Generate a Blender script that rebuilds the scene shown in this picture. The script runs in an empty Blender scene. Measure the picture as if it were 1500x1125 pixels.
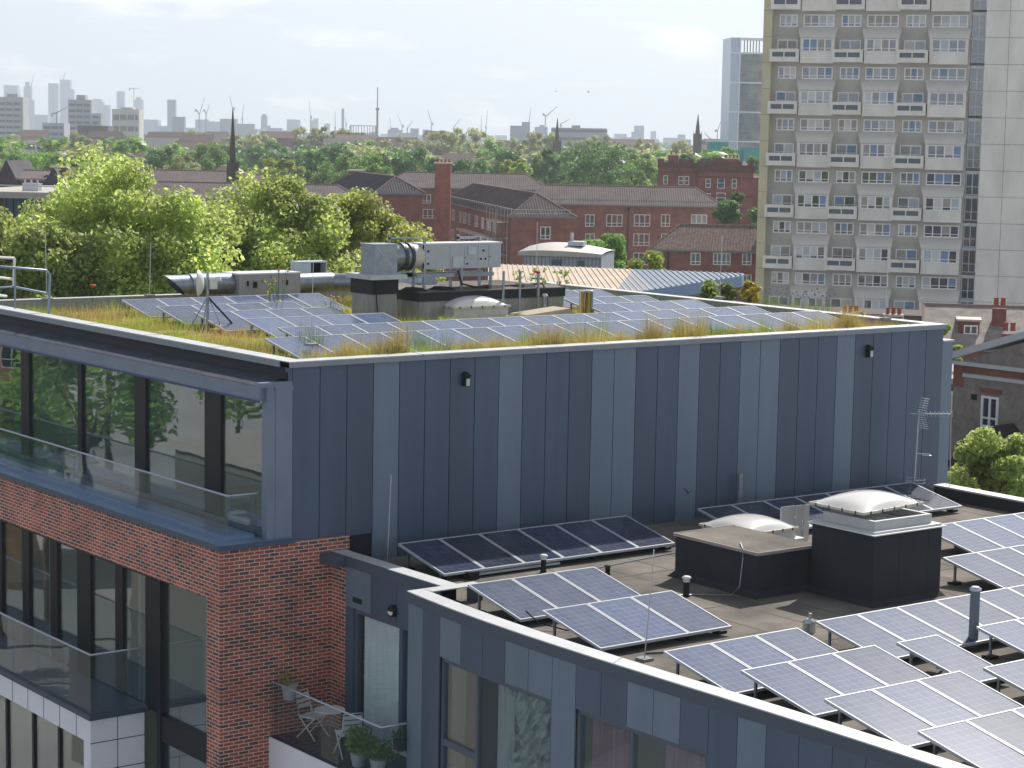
import bpy, math, random
import numpy as np
from mathutils import Vector, Matrix
rnd = random.Random(7)
S = bpy.context.scene
COL = S.collection

# ------------------------------------------------------------------ camera
F_PX, YAW, PITCH, ROLL = 3046.84, 0.649969, 0.117154, 0.018560
CAM = Vector((0, 0, 24.0))
def _cam_axes():
    cy, sy = math.cos(YAW), math.sin(YAW); cp, sp = math.cos(PITCH), math.sin(PITCH)
    cr, sr = math.cos(ROLL), math.sin(ROLL)
    f = Vector((sy*cp, cy*cp, -sp)); r = Vector((cy, -sy, 0)); u = r.cross(f)
    return cr*r + sr*u, -sr*r + cr*u, f
RT, UP, FW = _cam_axes()
cd = bpy.data.cameras.new('camera'); cam = bpy.data.objects.new('camera', cd); COL.objects.link(cam)
cd.sensor_fit = 'HORIZONTAL'; cd.sensor_width = 36.0; cd.lens = 36.0*F_PX/1500.0
cd.clip_start = 0.5; cd.clip_end = 30000
M = Matrix((RT, UP, -FW)).transposed().to_4x4(); M.translation = CAM
cam.matrix_world = M
S.camera = cam
def ray(px, py): return FW + (px-750)/F_PX*RT - (py-562.5)/F_PX*UP
def onx(px, py, v): d = ray(px, py); return CAM + d*((v-CAM.x)/d.x)
def ony(px, py, v): d = ray(px, py); return CAM + d*((v-CAM.y)/d.y)
def onz(px, py, v): d = ray(px, py); return CAM + d*((v-CAM.z)/d.z)
def at(px, py, D): return CAM + ray(px, py)*D          # point of the place at distance D

# ------------------------------------------------------------------ light
SUN_DIR = Vector((1.0, 0.53, 1.0)).normalized()
sun_el = math.asin(SUN_DIR.z); sun_az = math.atan2(SUN_DIR.x, SUN_DIR.y)
S.view_settings.view_transform = 'Standard'; S.view_settings.look = 'None'
S.view_settings.exposure = 0.52; S.view_settings.gamma = 1.0
w = bpy.data.worlds.new('World'); S.world = w; w.use_nodes = True
nt = w.node_tree; nt.nodes.clear()
N = nt.nodes.new; L = nt.links.new
out = N('ShaderNodeOutputWorld'); bg = N('ShaderNodeBackground'); bg.inputs['Strength'].default_value = 0.05
sky = N('ShaderNodeTexSky'); sky.sky_type = 'NISHITA'; sky.sun_disc = False
sky.sun_elevation = sun_el; sky.sun_rotation = sun_az; sky.dust_density = 1.0; sky.air_density = 1.0; sky.ozone_density = 1.5
tc = N('ShaderNodeTexCoord'); mp = N('ShaderNodeMapping'); mp.inputs['Scale'].default_value = (11, 11, 42)
no = N('ShaderNodeTexNoise'); no.inputs['Scale'].default_value = 1.0; no.inputs['Detail'].default_value = 7; no.inputs['Roughness'].default_value = .55
cr = N('ShaderNodeValToRGB'); cr.color_ramp.elements[0].position = .54; cr.color_ramp.elements[1].position = .66
cr.color_ramp.elements[0].color = (0, 0, 0, 1); cr.color_ramp.elements[1].color = (.8, .8, .8, 1)
sat = N('ShaderNodeHueSaturation'); sat.inputs['Saturation'].default_value = .62
mx = N('ShaderNodeMixRGB'); mx.inputs['Color2'].default_value = (22, 22, 22, 1)
L(tc.outputs['Generated'], mp.inputs['Vector']); L(mp.outputs['Vector'], no.inputs['Vector'])
L(no.outputs['Fac'], cr.inputs['Fac']); L(cr.outputs['Color'], mx.inputs['Fac'])
veil = N('ShaderNodeMixRGB'); sx = N('ShaderNodeSeparateXYZ'); vr = N('ShaderNodeMapRange'); vr.inputs['From Min'].default_value = .0; vr.interpolation_type = 'SMOOTHSTEP'; vr.inputs['From Max'].default_value = .55; vr.inputs['To Min'].default_value = .88; vr.inputs['To Max'].default_value = .02; L(tc.outputs['Generated'], sx.inputs[0]); L(sx.outputs['Z'], vr.inputs['Value']); L(vr.outputs[0], veil.inputs['Fac'])
veil.inputs['Color2'].default_value = (13.4, 14.9, 16.9, 1)   # thin high cloud
L(sky.outputs['Color'], sat.inputs['Color']); L(sat.outputs['Color'], veil.inputs['Color1']); L(veil.outputs['Color'], mx.inputs['Color1'])
L(mx.outputs['Color'], bg.inputs['Color']); L(bg.outputs['Background'], out.inputs['Surface'])
sd = bpy.data.lights.new('sun', 'SUN'); sd.energy = 4.1; sd.angle = math.radians(.53); sd.color = (1, .95, .87)
so = bpy.data.objects.new('sun', sd); COL.objects.link(so)
so.rotation_euler = SUN_DIR.to_track_quat('Z', 'Y').to_euler(); so.location = (60, 30, 80)

# ------------------------------------------------------------------ materials
def lin(h):
    h = h.lstrip('#'); o = []
    for i in (0, 2, 4):
        c = int(h[i:i+2], 16)/255; o.append(c/12.92 if c <= .04045 else ((c+.055)/1.055)**2.4)
    return o
MATS = {}
def mat(name, col, rough=.7, metal=0.0, var=.0, vs=3.0, bump=0.0, bs=20.0, col2=None, spec=.5, coat=0, stretch=None, island=None, detail=6):
    if name in MATS: return MATS[name]
    m = bpy.data.materials.new(name); m.use_nodes = True; MATS[name] = m
    t = m.node_tree; b = t.nodes['Principled BSDF']
    c = lin(col) if isinstance(col, str) else list(col)
    b.inputs['Base Color'].default_value = (*c, 1); b.inputs['Roughness'].default_value = rough
    b.inputs['Metallic'].default_value = metal; b.inputs['Specular IOR Level'].default_value = spec
    if coat: b.inputs['Coat Weight'].default_value = coat; b.inputs['Coat Roughness'].default_value = .08
    g = t.nodes.new('ShaderNodeTexCoord'); vec = g.outputs['Object']
    if stretch:
        q = t.nodes.new('ShaderNodeMapping'); q.inputs['Scale'].default_value = stretch
        t.links.new(vec, q.inputs['Vector']); vec = q.outputs['Vector']
    src = None
    if var or col2:
        n = t.nodes.new('ShaderNodeTexNoise'); n.inputs['Scale'].default_value = vs; n.inputs['Detail'].default_value = detail
        n.inputs['Roughness'].default_value = .6
        t.links.new(vec, n.inputs['Vector'])
        r = t.nodes.new('ShaderNodeValToRGB'); e = r.color_ramp.elements
        e[0].position = .35; e[1].position = .68
        c2 = (lin(col2) if isinstance(col2, str) else list(col2)) if col2 else c
        e[0].color = (*[x*(1-var) for x in c], 1); e[1].color = (*[min(1, x*(1+var)) for x in c2], 1)
        t.links.new(n.outputs['Fac'], r.inputs['Fac']); src = r.outputs['Color']
    if island:
        gi = t.nodes.new('ShaderNodeNewGeometry'); ri = t.nodes.new('ShaderNodeValToRGB'); e = ri.color_ramp.elements
        cols = [lin(x) for x in island]
        e[0].position = 0; e[0].color = (*cols[0], 1); e[1].position = 1; e[1].color = (*cols[-1], 1)
        for i in range(1, len(cols)-1):
            k = e.new(i/(len(cols)-1)); k.color = (*cols[i], 1)
        t.links.new(gi.outputs['Random Per Island'], ri.inputs['Fac'])
        if src is None: src = ri.outputs['Color']
        else:
            mi = t.nodes.new('ShaderNodeMixRGB'); mi.blend_type = 'MIX'; mi.inputs['Fac'].default_value = .55
            t.links.new(src, mi.inputs['Color1']); t.links.new(ri.outputs['Color'], mi.inputs['Color2']); src = mi.outputs['Color']
    if src is not None: t.links.new(src, b.inputs['Base Color'])
    if bump:
        n2 = t.nodes.new('ShaderNodeTexNoise'); n2.inputs['Scale'].default_value = bs; n2.inputs['Detail'].default_value = 4
        t.links.new(vec, n2.inputs['Vector'])
        bu = t.nodes.new('ShaderNodeBump'); bu.inputs['Strength'].default_value = bump; bu.inputs['Distance'].default_value = .02
        t.links.new(n2.outputs['Fac'], bu.inputs['Height']); t.links.new(bu.outputs['Normal'], b.inputs['Normal'])
    return m

def brick_mat(name, c1, c2, mortar, w_=.225, h=.075, ms=.010, dark=None, scale=1.0):
    m = bpy.data.materials.new(name); m.use_nodes = True; MATS[name] = m
    t = m.node_tree; b = t.nodes['Principled BSDF']; b.inputs['Roughness'].default_value = .85
    g = t.nodes.new('ShaderNodeNewGeometry'); sp = t.nodes.new('ShaderNodeSeparateXYZ'); t.links.new(g.outputs['Position'], sp.inputs[0])
    ad = t.nodes.new('ShaderNodeMath'); ad.operation = 'ADD'; t.links.new(sp.outputs['X'], ad.inputs[0]); t.links.new(sp.outputs['Y'], ad.inputs[1])
    cb = t.nodes.new('ShaderNodeCombineXYZ'); t.links.new(ad.outputs[0], cb.inputs['X']); t.links.new(sp.outputs['Z'], cb.inputs['Y'])
    br = t.nodes.new('ShaderNodeTexBrick'); br.inputs['Scale'].default_value = scale
    br.inputs['Brick Width'].default_value = w_; br.inputs['Row Height'].default_value = h
    br.inputs['Mortar Size'].default_value = ms; br.inputs['Mortar Smooth'].default_value = .2; br.inputs['Bias'].default_value = 0
    br.inputs['Color1'].default_value = (0, 0, 0, 1); br.inputs['Color2'].default_value = (1, 1, 1, 1); br.inputs['Mortar'].default_value = (.5, .5, .5, 1)
    t.links.new(cb.outputs[0], br.inputs['Vector'])
    r = t.nodes.new('ShaderNodeValToRGB'); r.color_ramp.interpolation = 'LINEAR'; e = r.color_ramp.elements
    e[0].position = 0; e[0].color = (*lin(dark or c2), 1); e[1].position = 1; e[1].color = (*lin(c1), 1)
    k = e.new(.22); k.color = (*lin(dark or c2), 1); k = e.new(.34); k.color = (*lin(c2), 1); k = e.new(.65); k.color = (*lin(c1), 1)
    t.links.new(br.outputs['Color'], r.inputs['Fac'])
    n = t.nodes.new('ShaderNodeTexNoise'); n.inputs['Scale'].default_value = 1.2; n.inputs['Detail'].default_value = 5
    t.links.new(g.outputs['Position'], n.inputs['Vector'])
    mr = t.nodes.new('ShaderNodeMapRange'); mr.inputs['From Min'].default_value = .3; mr.inputs['From Max'].default_value = .7
    mr.inputs['To Min'].default_value = .74; mr.inputs['To Max'].default_value = 1.2; t.links.new(n.outputs['Fac'], mr.inputs['Value'])
    mm = t.nodes.new('ShaderNodeMixRGB'); mm.inputs['Color2'].default_value = (*lin(mortar), 1)
    t.links.new(br.outputs['Fac'], mm.inputs['Fac']); t.links.new(r.outputs['Color'], mm.inputs['Color1'])
    mu = t.nodes.new('ShaderNodeVectorMath'); mu.operation = 'SCALE'; t.links.new(mm.outputs['Color'], mu.inputs[0]); t.links.new(mr.outputs[0], mu.inputs['Scale'])
    t.links.new(mu.outputs[0], b.inputs['Base Color'])
    bu = t.nodes.new('ShaderNodeBump'); bu.inputs['Strength'].default_value = .6; bu.inputs['Distance'].default_value = .01; bu.invert = True
    t.links.new(br.outputs['Fac'], bu.inputs['Height']); t.links.new(bu.outputs['Normal'], b.inputs['Normal'])
    return m

def glass_mat(name, tint, refl=.12, rough=.01, trans=1.0, body=None, ior=1.5, lighten=0):
    m = bpy.data.materials.new(name); m.use_nodes = True; MATS[name] = m
    t = m.node_tree; t.nodes.clear()
    o = t.nodes.new('ShaderNodeOutputMaterial'); g = t.nodes.new('ShaderNodeBsdfGlossy'); g.inputs['Roughness'].default_value = rough
    if body: tr = t.nodes.new('ShaderNodeBsdfDiffuse'); tr.inputs['Color'].default_value = (*lin(body), 1)
    else: tr = t.nodes.new('ShaderNodeBsdfTransparent'); tr.inputs['Color'].default_value = (*lin(tint), 1)
    fr = t.nodes.new('ShaderNodeFresnel'); gbf = t.nodes.new('ShaderNodeNewGeometry'); mbf = t.nodes.new('ShaderNodeMapRange'); mbf.inputs['To Min'].default_value = ior; mbf.inputs['To Max'].default_value = 1/ior; t.links.new(gbf.outputs['Backfacing'], mbf.inputs['Value']); t.links.new(mbf.outputs[0], fr.inputs['IOR'])
    mr = t.nodes.new('ShaderNodeMapRange'); mr.inputs['To Min'].default_value = refl; mr.inputs['To Max'].default_value = 1.0
    t.links.new(fr.outputs[0], mr.inputs['Value']); mi = t.nodes.new('ShaderNodeMixShader')
    if lighten:  # pale diffuse share lightens dark panes, standing in for reflected light
        df = t.nodes.new('ShaderNodeBsdfDiffuse'); df.inputs['Color'].default_value = (*lin('#a6c2cc'), 1); m3 = t.nodes.new('ShaderNodeMixShader'); m3.inputs[0].default_value = lighten
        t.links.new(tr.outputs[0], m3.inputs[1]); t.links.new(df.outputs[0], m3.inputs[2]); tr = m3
    t.links.new(mr.outputs[0], mi.inputs[0]); t.links.new(tr.outputs[0], mi.inputs[1]); t.links.new(g.outputs[0], mi.inputs[2])
    # faint waviness of large panes
    tcn = t.nodes.new('ShaderNodeTexCoord'); nz = t.nodes.new('ShaderNodeTexNoise'); nz.inputs['Scale'].default_value = .9; nz.inputs['Detail'].default_value = 1
    bu = t.nodes.new('ShaderNodeBump'); bu.inputs['Strength'].default_value = .12; bu.inputs['Distance'].default_value = .02
    t.links.new(tcn.outputs['Object'], nz.inputs['Vector']); t.links.new(nz.outputs['Fac'], bu.inputs['Height']); t.links.new(bu.outputs['Normal'], g.inputs['Normal'])
    t.links.new(mi.outputs[0], o.inputs['Surface']); return m

def leaf_mat(name, cols, transl=.45, rough=.5, patch=0):
    m = bpy.data.materials.new(name); m.use_nodes = True; MATS[name] = m
    t = m.node_tree; t.nodes.clear(); o = t.nodes.new('ShaderNodeOutputMaterial')
    gi = t.nodes.new('ShaderNodeNewGeometry'); ri = t.nodes.new('ShaderNodeValToRGB'); e = ri.color_ramp.elements
    cs = [lin(x) for x in cols]
    e[0].color = (*cs[0], 1); e[0].position = 0; e[1].color = (*cs[-1], 1); e[1].position = 1
    for i in range(1, len(cs)-1): k = e.new(i/(len(cs)-1)); k.color = (*cs[i], 1)
    t.links.new(gi.outputs['Random Per Island'], ri.inputs['Fac'])
    tco = t.nodes.new('ShaderNodeTexCoord'); nz = t.nodes.new('ShaderNodeTexNoise'); nz.inputs['Scale'].default_value = .35; nz.inputs['Detail'].default_value = 3
    t.links.new(tco.outputs['Object'], nz.inputs['Vector'])
    mr = t.nodes.new('ShaderNodeMapRange'); mr.inputs['From Min'].default_value = .3; mr.inputs['From Max'].default_value = .7
    mr.inputs['To Min'].default_value = .6; mr.inputs['To Max'].default_value = 1.35; t.links.new(nz.outputs['Fac'], mr.inputs['Value'])
    if patch:
        pn = t.nodes.new('ShaderNodeTexNoise'); pn.inputs['Scale'].default_value = patch; pn.inputs['Detail'].default_value = 4; t.links.new(tco.outputs['Object'], pn.inputs['Vector'])
        p1 = t.nodes.new('ShaderNodeMapRange'); p1.clamp = False; p1.inputs['From Min'].default_value = .32; p1.inputs['From Max'].default_value = .68; t.links.new(pn.outputs['Fac'], p1.inputs['Value'])
        p2 = t.nodes.new('ShaderNodeMapRange'); p2.inputs['To Min'].default_value = -.28; p2.inputs['To Max'].default_value = .28; t.links.new(gi.outputs['Random Per Island'], p2.inputs['Value'])
        p3 = t.nodes.new('ShaderNodeMath'); p3.operation = 'ADD'; t.links.new(p1.outputs[0], p3.inputs[0]); t.links.new(p2.outputs[0], p3.inputs[1]); t.links.new(p3.outputs[0], ri.inputs['Fac'])
    oi = t.nodes.new('ShaderNodeObjectInfo'); m2 = t.nodes.new('ShaderNodeMapRange'); m2.inputs['To Min'].default_value = .85; m2.inputs['To Max'].default_value = 1.2
    t.links.new(oi.outputs['Random'], m2.inputs['Value'])
    mu0 = t.nodes.new('ShaderNodeMath'); mu0.operation = 'MULTIPLY'; t.links.new(mr.outputs[0], mu0.inputs[0]); t.links.new(m2.outputs[0], mu0.inputs[1])
    mu = t.nodes.new('ShaderNodeVectorMath'); mu.operation = 'SCALE'; t.links.new(ri.outputs['Color'], mu.inputs[0]); t.links.new(mu0.outputs[0], mu.inputs['Scale'])
    b = t.nodes.new('ShaderNodeBsdfPrincipled'); b.inputs['Roughness'].default_value = rough; b.inputs['Specular IOR Level'].default_value = .35
    tl = t.nodes.new('ShaderNodeBsdfTranslucent'); mi = t.nodes.new('ShaderNodeMixShader'); mi.inputs[0].default_value = transl
    hs = t.nodes.new('ShaderNodeHueSaturation'); hs.inputs['Hue'].default_value = .485; hs.inputs['Value'].default_value = 1.5
    t.links.new(mu.outputs[0], b.inputs['Base Color']); t.links.new(mu.outputs[0], hs.inputs['Color']); t.links.new(hs.outputs[0], tl.inputs['Color'])
    t.links.new(b.outputs[0], mi.inputs[1]); t.links.new(tl.outputs[0], mi.inputs[2]); t.links.new(mi.outputs[0], o.inputs['Surface']); return m

def tile_mat(name, c1, c2, w_=.3, h=.3, lines=.25):
    """pantiles: rows and vertical rolls laid in the roof's own direction come from the geometry, this adds weathering"""
    return mat(name, c1, .9, col2=c2, var=.18, vs=.6, bump=.5, bs=5)

navy = mat('cladding_navy', '#525e73', .42, .15, var=.09, vs=1.2, stretch=(1, 1, .12))
navy2 = mat('cladding_slate', '#526278', .42, .15, var=.09, vs=1.2, stretch=(1, 1, .12))
teal = mat('cladding_grey', '#718294', .42, .15, var=.08, vs=1.2, stretch=(1, 1, .12))
seam = mat('seam_dark', '#1a1e27', .8)
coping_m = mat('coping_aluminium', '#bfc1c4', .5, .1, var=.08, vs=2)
fascia_dark = mat('fascia_dark', '#14161f', .7, .1, var=.12, vs=2, stretch=(1, .3, 6))
cornice_m = mat('cornice_grey', '#7c889b', .5, .2, var=.08, vs=1.5)
ledge_m = mat('ledge_blue_grey', '#7890b0', .35, .4, var=.08, vs=2)
frame_dark = mat('frame_dark', '#1c1d26', .5, .2)
frame_grey = mat('frame_grey', '#5a6472', .5, .2)
brick = brick_mat('brick_red', '#a85c4a', '#924f41', '#cdb9b0', dark='#6b4c4a')
white_clad = mat('white_panel', '#e2e5ee', .5, 0, var=.04, vs=1)
glass = glass_mat('window_glass', '#f2f8fb', .21, lighten=.05)
glass_rail = glass_mat('balustrade_glass', '#f4f9fb', .03, ior=1.4, lighten=.02)
glass_far = glass_mat('far_window_glass', '#404a55', .18, .05, body='#323e4a')
rail_m = mat('handrail_steel', '#b6bcc8', .35, .6)
felt = mat('roof_felt', '#65615d', .95, col2='#807a73', var=.16, vs=.7, bump=.35, bs=60, spec=.15)
felt_dark = mat('felt_upstand', '#2d3138', .85, var=.12, vs=1.5, bump=.2, bs=30)
felt_lap = mat('felt_lap', '#6a625b', .95)
alu = mat('panel_frame_aluminium', '#b4b9c0', .45, .0, spec=.2)
steel = mat('galvanised_steel', '#9aa3ad', .4, .7, var=.15, vs=6)
steel_lt = mat('light_steel', '#c2c7cc', .35, .6, var=.08, vs=5)
black_m = mat('black_rubber', '#16171a', .8)
white_m = mat('white_paint', '#dfe0de', .5, var=.04, vs=4)
dome_m = mat('opal_acrylic', '#e2e0dc', .18, 0, var=.04, vs=2, coat=.6)
kerb_m = mat('rooflight_kerb', '#c5c6c6', .5, .1, var=.06, vs=3)
concrete = mat('render_grey', '#9a9b99', .9, var=.22, vs=2.2, stretch=(2.5, 2.5, .35))
ahu_m = mat('unit_grey', '#c0cad2', .45, .1, var=.05, vs=2)
ahu_top = mat('unit_top', '#d8dadb', .45, .2)
terr = mat('terracotta', '#9c4a35', .9)
bark = mat('bark', '#57493c', .95, var=.25, vs=6, bump=.5)

# ------------------------------------------------------------------ mesh builder
ORG = {}
def put(o, parent=None, label=None, cat=None, group=None, kind=None):
    COL.objects.link(o)
    if parent: o.parent = parent
    if label: o['label'] = label
    if cat: o['category'] = cat
    if group: o['group'] = group
    if kind: o['kind'] = kind
    return o
def thing(name, loc, label, cat, group=None, rz=0):
    o = bpy.data.objects.new(name, None); o.empty_display_size = .3
    o.location = loc; o.rotation_euler[2] = rz
    put(o, None, label, cat, group); ORG[o.name] = Vector(loc); return o
class MB:
    def __init__(s): s.v = []; s.f = []; s.m = []; s.s = []
    def face(s, pts, m=0, sm=False):
        i = len(s.v); s.v += [tuple(p) for p in pts]; s.f.append(tuple(range(i, i+len(pts)))); s.m.append(m); s.s.append(sm)
    def mesh(s, V, Fs, m=0, sm=False):
        i = len(s.v); s.v += [tuple(p) for p in V]
        for f in Fs: s.f.append(tuple(i+k for k in f)); s.m.append(m); s.s.append(sm)
    def hexa(s, P, m=0):   # 8 points bottom ring 0-3, top ring 4-7
        s.mesh(P, [(3, 2, 1, 0), (4, 5, 6, 7), (0, 1, 5, 4), (1, 2, 6, 5), (2, 3, 7, 6), (3, 0, 4, 7)], m)
    def box(s, x0, x1, y0, y1, z0, z1, m=0):
        s.hexa([(x0, y0, z0), (x1, y0, z0), (x1, y1, z0), (x0, y1, z0), (x0, y0, z1), (x1, y0, z1), (x1, y1, z1), (x0, y1, z1)], m)
    def prism(s, poly, z0, z1, m=0):
        n = len(poly); V = [(p[0], p[1], z0) for p in poly]+[(p[0], p[1], z1) for p in poly]
        s.mesh(V, [tuple(reversed(range(n))), tuple(range(n, 2*n))]+[(i, (i+1) % n, n+(i+1) % n, n+i) for i in range(n)], m)
    def tube(s, pts, r, n=8, m=0, cap=True, r1=None):
        pts = [Vector(p) for p in pts]; rings = []; K = len(pts)
        for i, p in enumerate(pts):
            d = (pts[min(i+1, K-1)]-pts[max(i-1, 0)])
            if d.length < 1e-9: d = Vector((0, 0, 1))
            d.normalize(); a = Vector((0, 0, 1)) if abs(d.z) < .9 else Vector((1, 0, 0))
            e1 = d.cross(a).normalized(); e2 = d.cross(e1)
            rr = r if r1 is None else r+(r1-r)*i/(K-1)
            rings.append([p+e1*rr*math.cos(2*math.pi*k/n)+e2*rr*math.sin(2*math.pi*k/n) for k in range(n)])
        V = [q for R_ in rings for q in R_]
        Fs = [(i*n+k, i*n+(k+1) % n, (i+1)*n+(k+1) % n, (i+1)*n+k) for i in range(K-1) for k in range(n)]
        s.mesh(V, Fs, m, n > 5)
        if cap: s.face(rings[0][::-1], m); s.face(rings[-1], m)
    def lathe(s, c, prof, n=16, m=0, sm=True):
        c = Vector(c); V = []
        for r, z in prof: V += [c+Vector((r*math.cos(2*math.pi*k/n), r*math.sin(2*math.pi*k/n), z)) for k in range(n)]
        s.mesh(V, [(i*n+k, i*n+(k+1) % n, (i+1)*n+(k+1) % n, (i+1)*n+k) for i in range(len(prof)-1) for k in range(n)], m, sm)
        s.face(V[-n:], m); s.face(V[:n][::-1], m)
    def build(s, name, mats, parent=None, label=None, cat=None, group=None, kind=None, local=False):
        if not isinstance(mats, (list, tuple)): mats = [mats]
        me = bpy.data.meshes.new(name)
        o0 = Vector((0, 0, 0))
        if parent is not None and not local:
            p = parent
            while p.parent: p = p.parent
            o0 = ORG.get(p.name, Vector((0, 0, 0)))
        V = [(v[0]-o0.x, v[1]-o0.y, v[2]-o0.z) for v in s.v]
        me.from_pydata(V, [], s.f)
        for m in mats: me.materials.append(m)
        me.polygons.foreach_set('material_index', s.m); me.polygons.foreach_set('use_smooth', s.s); me.update()
        o = bpy.data.objects.new(name, me); put(o, parent, label, cat, group, kind); return o
class Fr:   # a local frame: u along a front, n outwards, z up
    def __init__(s, O, u, n=None):
        s.O = Vector(O); s.u = Vector(u).normalized(); s.n = Vector(n).normalized() if n else Vector((s.u.y, -s.u.x, 0))
    def p(s, a, d, h): return s.O + s.u*a + s.n*d + Vector((0, 0, h))
def fbox(mb, fr, a0, a1, d0, d1, h0, h1, m=0):
    mb.hexa([fr.p(a0, d1, h0), fr.p(a1, d1, h0), fr.p(a1, d0, h0), fr.p(a0, d0, h0), fr.p(a0, d1, h1), fr.p(a1, d1, h1), fr.p(a1, d0, h1), fr.p(a0, d0, h1)], m)
def copy_tree(o, parent=None, loc=None, rz=None, scale=None, label=None):
    c = o.copy(); COL.objects.link(c)
    if parent is not None: c.parent = parent
    if loc is not None: c.location = loc
    if rz is not None: c.rotation_euler[2] = rz
    if scale is not None: c.scale = scale
    if label: c['label'] = label
    for ch in list(o.children): copy_tree(ch, c)
    return c
# ================================================================== MAIN BUILDING
YW = 34.92; Z0 = 19.59; ZR = 15.414; XB = 19.5; XG = 20.6; XE = 40.14; YN = 51.3
PW = 0.6366
bld = thing('apartment_building', (30, 43, 0), 'apartment building with navy cladding, red brick corner and a planted roof of solar panels', 'building')
# cladding of the long end wall, panel by panel
tones = 'snntssnsts' + 'snttnstns' + 'ttnsstnsssn'
tmap = {'n': 0, 's': 1, 't': 2}
mb = MB(); g = .009
for i in range(30):
    x0 = 21.13+i*(XE-21.13)/30; x1 = x0+(XE-21.13)/30
    mb.box(x0+g, x1-g, YW, YW+.03, ZR-.1 if x0 > 22.4 else 15.98, 19.46, tmap[tones[i]])
mb.box(21.13, XE-.01, YW+.03, YW+.25, ZR-.2, 19.40, 3)
mb.box(21.03, 21.125, YW, YW+.11, 19.13, 19.46, 0)
mb.build('cladding', [navy, navy2, teal, seam], bld)
mb = MB()
mb.box(XE-.2, XE, YW+.25, YN-.2, 2, 19.4, 1); mb.box(20.9, XE-.2, YN-.2, YN, 2, 19.4, 1)
mb.box(XE+.005, XE+.44, YW+.06, YW+5, 8, 19.13, 2); mb.box(XE+.063, XE+.47, YW+.03, YW+5.05, 19.13, 19.17, 0)
mb.build('side_wall', [coping_m, navy, teal], bld)
# coping: four runs butted
mb = MB()
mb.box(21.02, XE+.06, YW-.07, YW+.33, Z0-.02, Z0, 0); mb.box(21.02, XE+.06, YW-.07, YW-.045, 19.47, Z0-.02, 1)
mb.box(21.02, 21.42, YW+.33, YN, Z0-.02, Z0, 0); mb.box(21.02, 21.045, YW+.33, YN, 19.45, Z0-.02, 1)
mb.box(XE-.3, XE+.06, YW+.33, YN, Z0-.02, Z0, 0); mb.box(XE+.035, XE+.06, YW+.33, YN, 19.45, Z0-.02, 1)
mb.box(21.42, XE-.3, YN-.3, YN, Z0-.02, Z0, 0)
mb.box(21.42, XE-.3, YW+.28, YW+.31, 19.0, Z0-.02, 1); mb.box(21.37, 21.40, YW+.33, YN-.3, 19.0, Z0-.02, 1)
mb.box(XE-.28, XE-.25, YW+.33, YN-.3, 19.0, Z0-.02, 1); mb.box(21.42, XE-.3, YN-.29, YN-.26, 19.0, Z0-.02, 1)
for k in range(6):
    x = 24.2+k*3.0; mb.box(x, x+.012, YW-.073, YW+.335, Z0-.018, Z0+.003, 2)
for k in range(5):
    y = 38+k*3.0; mb.box(21.016, 21.43, y, y+.012, Z0-.018, Z0+.003, 2)
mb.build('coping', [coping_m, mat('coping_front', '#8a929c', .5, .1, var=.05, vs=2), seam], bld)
# dark eaves fascia and grey cornice over the glazed left front
mb = MB()
prof = [(21.045, 19.45), (21.06, 19.05), (20.95, 18.98), (20.62, 19.16), (20.42, 19.19)]
mb.box(21.06, 21.13, YW+.02, YN, 19.2, 19.46, 0)
mb.face([(21.06, YW+.02, 19.46), (21.06, YN, 19.46), (20.98, YN, 19.25), (20.98, YW+.02, 19.25)], 0)
mb.face([(20.98, YW+.13, 19.25), (20.98, YN, 19.25), (20.43, YN, 19.125), (20.43, YW+.13, 19.125)], 1)
mb.face([(21.06, YW+.02, 19.46), (20.98, YW+.02, 19.25), (21.06, YW+.02, 19.25)], 0)
mb.build('eaves_fascia', [fascia_dark, mat('eaves_gutter', '#232838', .8, .0, col2='#30374a', var=.25, vs=3, bump=.4)], bld)
mb = MB(); mb.box(20.44, 20.80, YW+.1, YN, 18.83, 19.115, 0); mb.box(20.42, 20.45, YW+.1, YN, 18.80, 18.84, 1); mb.box(20.38, 21.12, YW-.02, YW+.12, 19.10, 19.2, 0)
mb.build('cornice', [cornice_m, mat('drip_blue', '#44507c', .4, .3)], bld)
mb = MB(); mb.box(20.75, 21.125, YW-.012, YW+.2, 16.08, 19.11, 0); mb.box(20.56, 20.75, YW+.0, YW+.2, 16.08, 19.10, 0); mb.box(20.72, 21.125, YW-.03, YW-.012, 19.02, 19.12, 0)
mb.build('corner_column', cornice_m, bld)
# ledge between brick and glazing
mb = MB()
mb.prism([(19.44, 34.80), (21.13, 34.80), (21.13, 34.90), (20.95, 34.90), (20.95, YN), (19.44, YN)], 16.04, 16.10, 0)
mb.box(19.42, 19.45, 34.78, YN, 15.99, 16.095, 1); mb.box(19.45, 21.13, 34.775, 34.80, 15.99, 16.095, 1)
mb.box(19.78, 20.45, 35.2, YN, 16.10, 16.17, 0)
mb.box(20.53, 20.67, YW+.2, YN, 16.1, 16.26, 2)
mb.build('ledge', [ledge_m, mat('ledge_drip', '#53647a', .4, .4), frame_grey], bld)
# top floor glazing
def win_parts(mb_frame, x, ys, z0, z1, w_):
    for y in ys: mb_frame.box(x-.05, x+.06, y-w_/2, y+w_/2, z0, z1, 0)
muls = [(36.75, 37.42), (40.03, 40.54), (43.15, 43.36), (46.0, 46.46), (48.8, 49.0)]
for a, b in muls:
    mb = MB(); mb.box(20.55, 20.67, a, b, 16.26, 18.83, 0); mb.build('mullion', frame_dark, bld)
edges = [35.12]+[v for m_ in muls for v in m_]+[YN]
for i in range(0, len(edges), 2):
    mb = MB(); mb.box(20.60, 20.62, edges[i], edges[i+1], 16.26, 18.83, 0); mb.build('window_pane', glass, bld)
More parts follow.
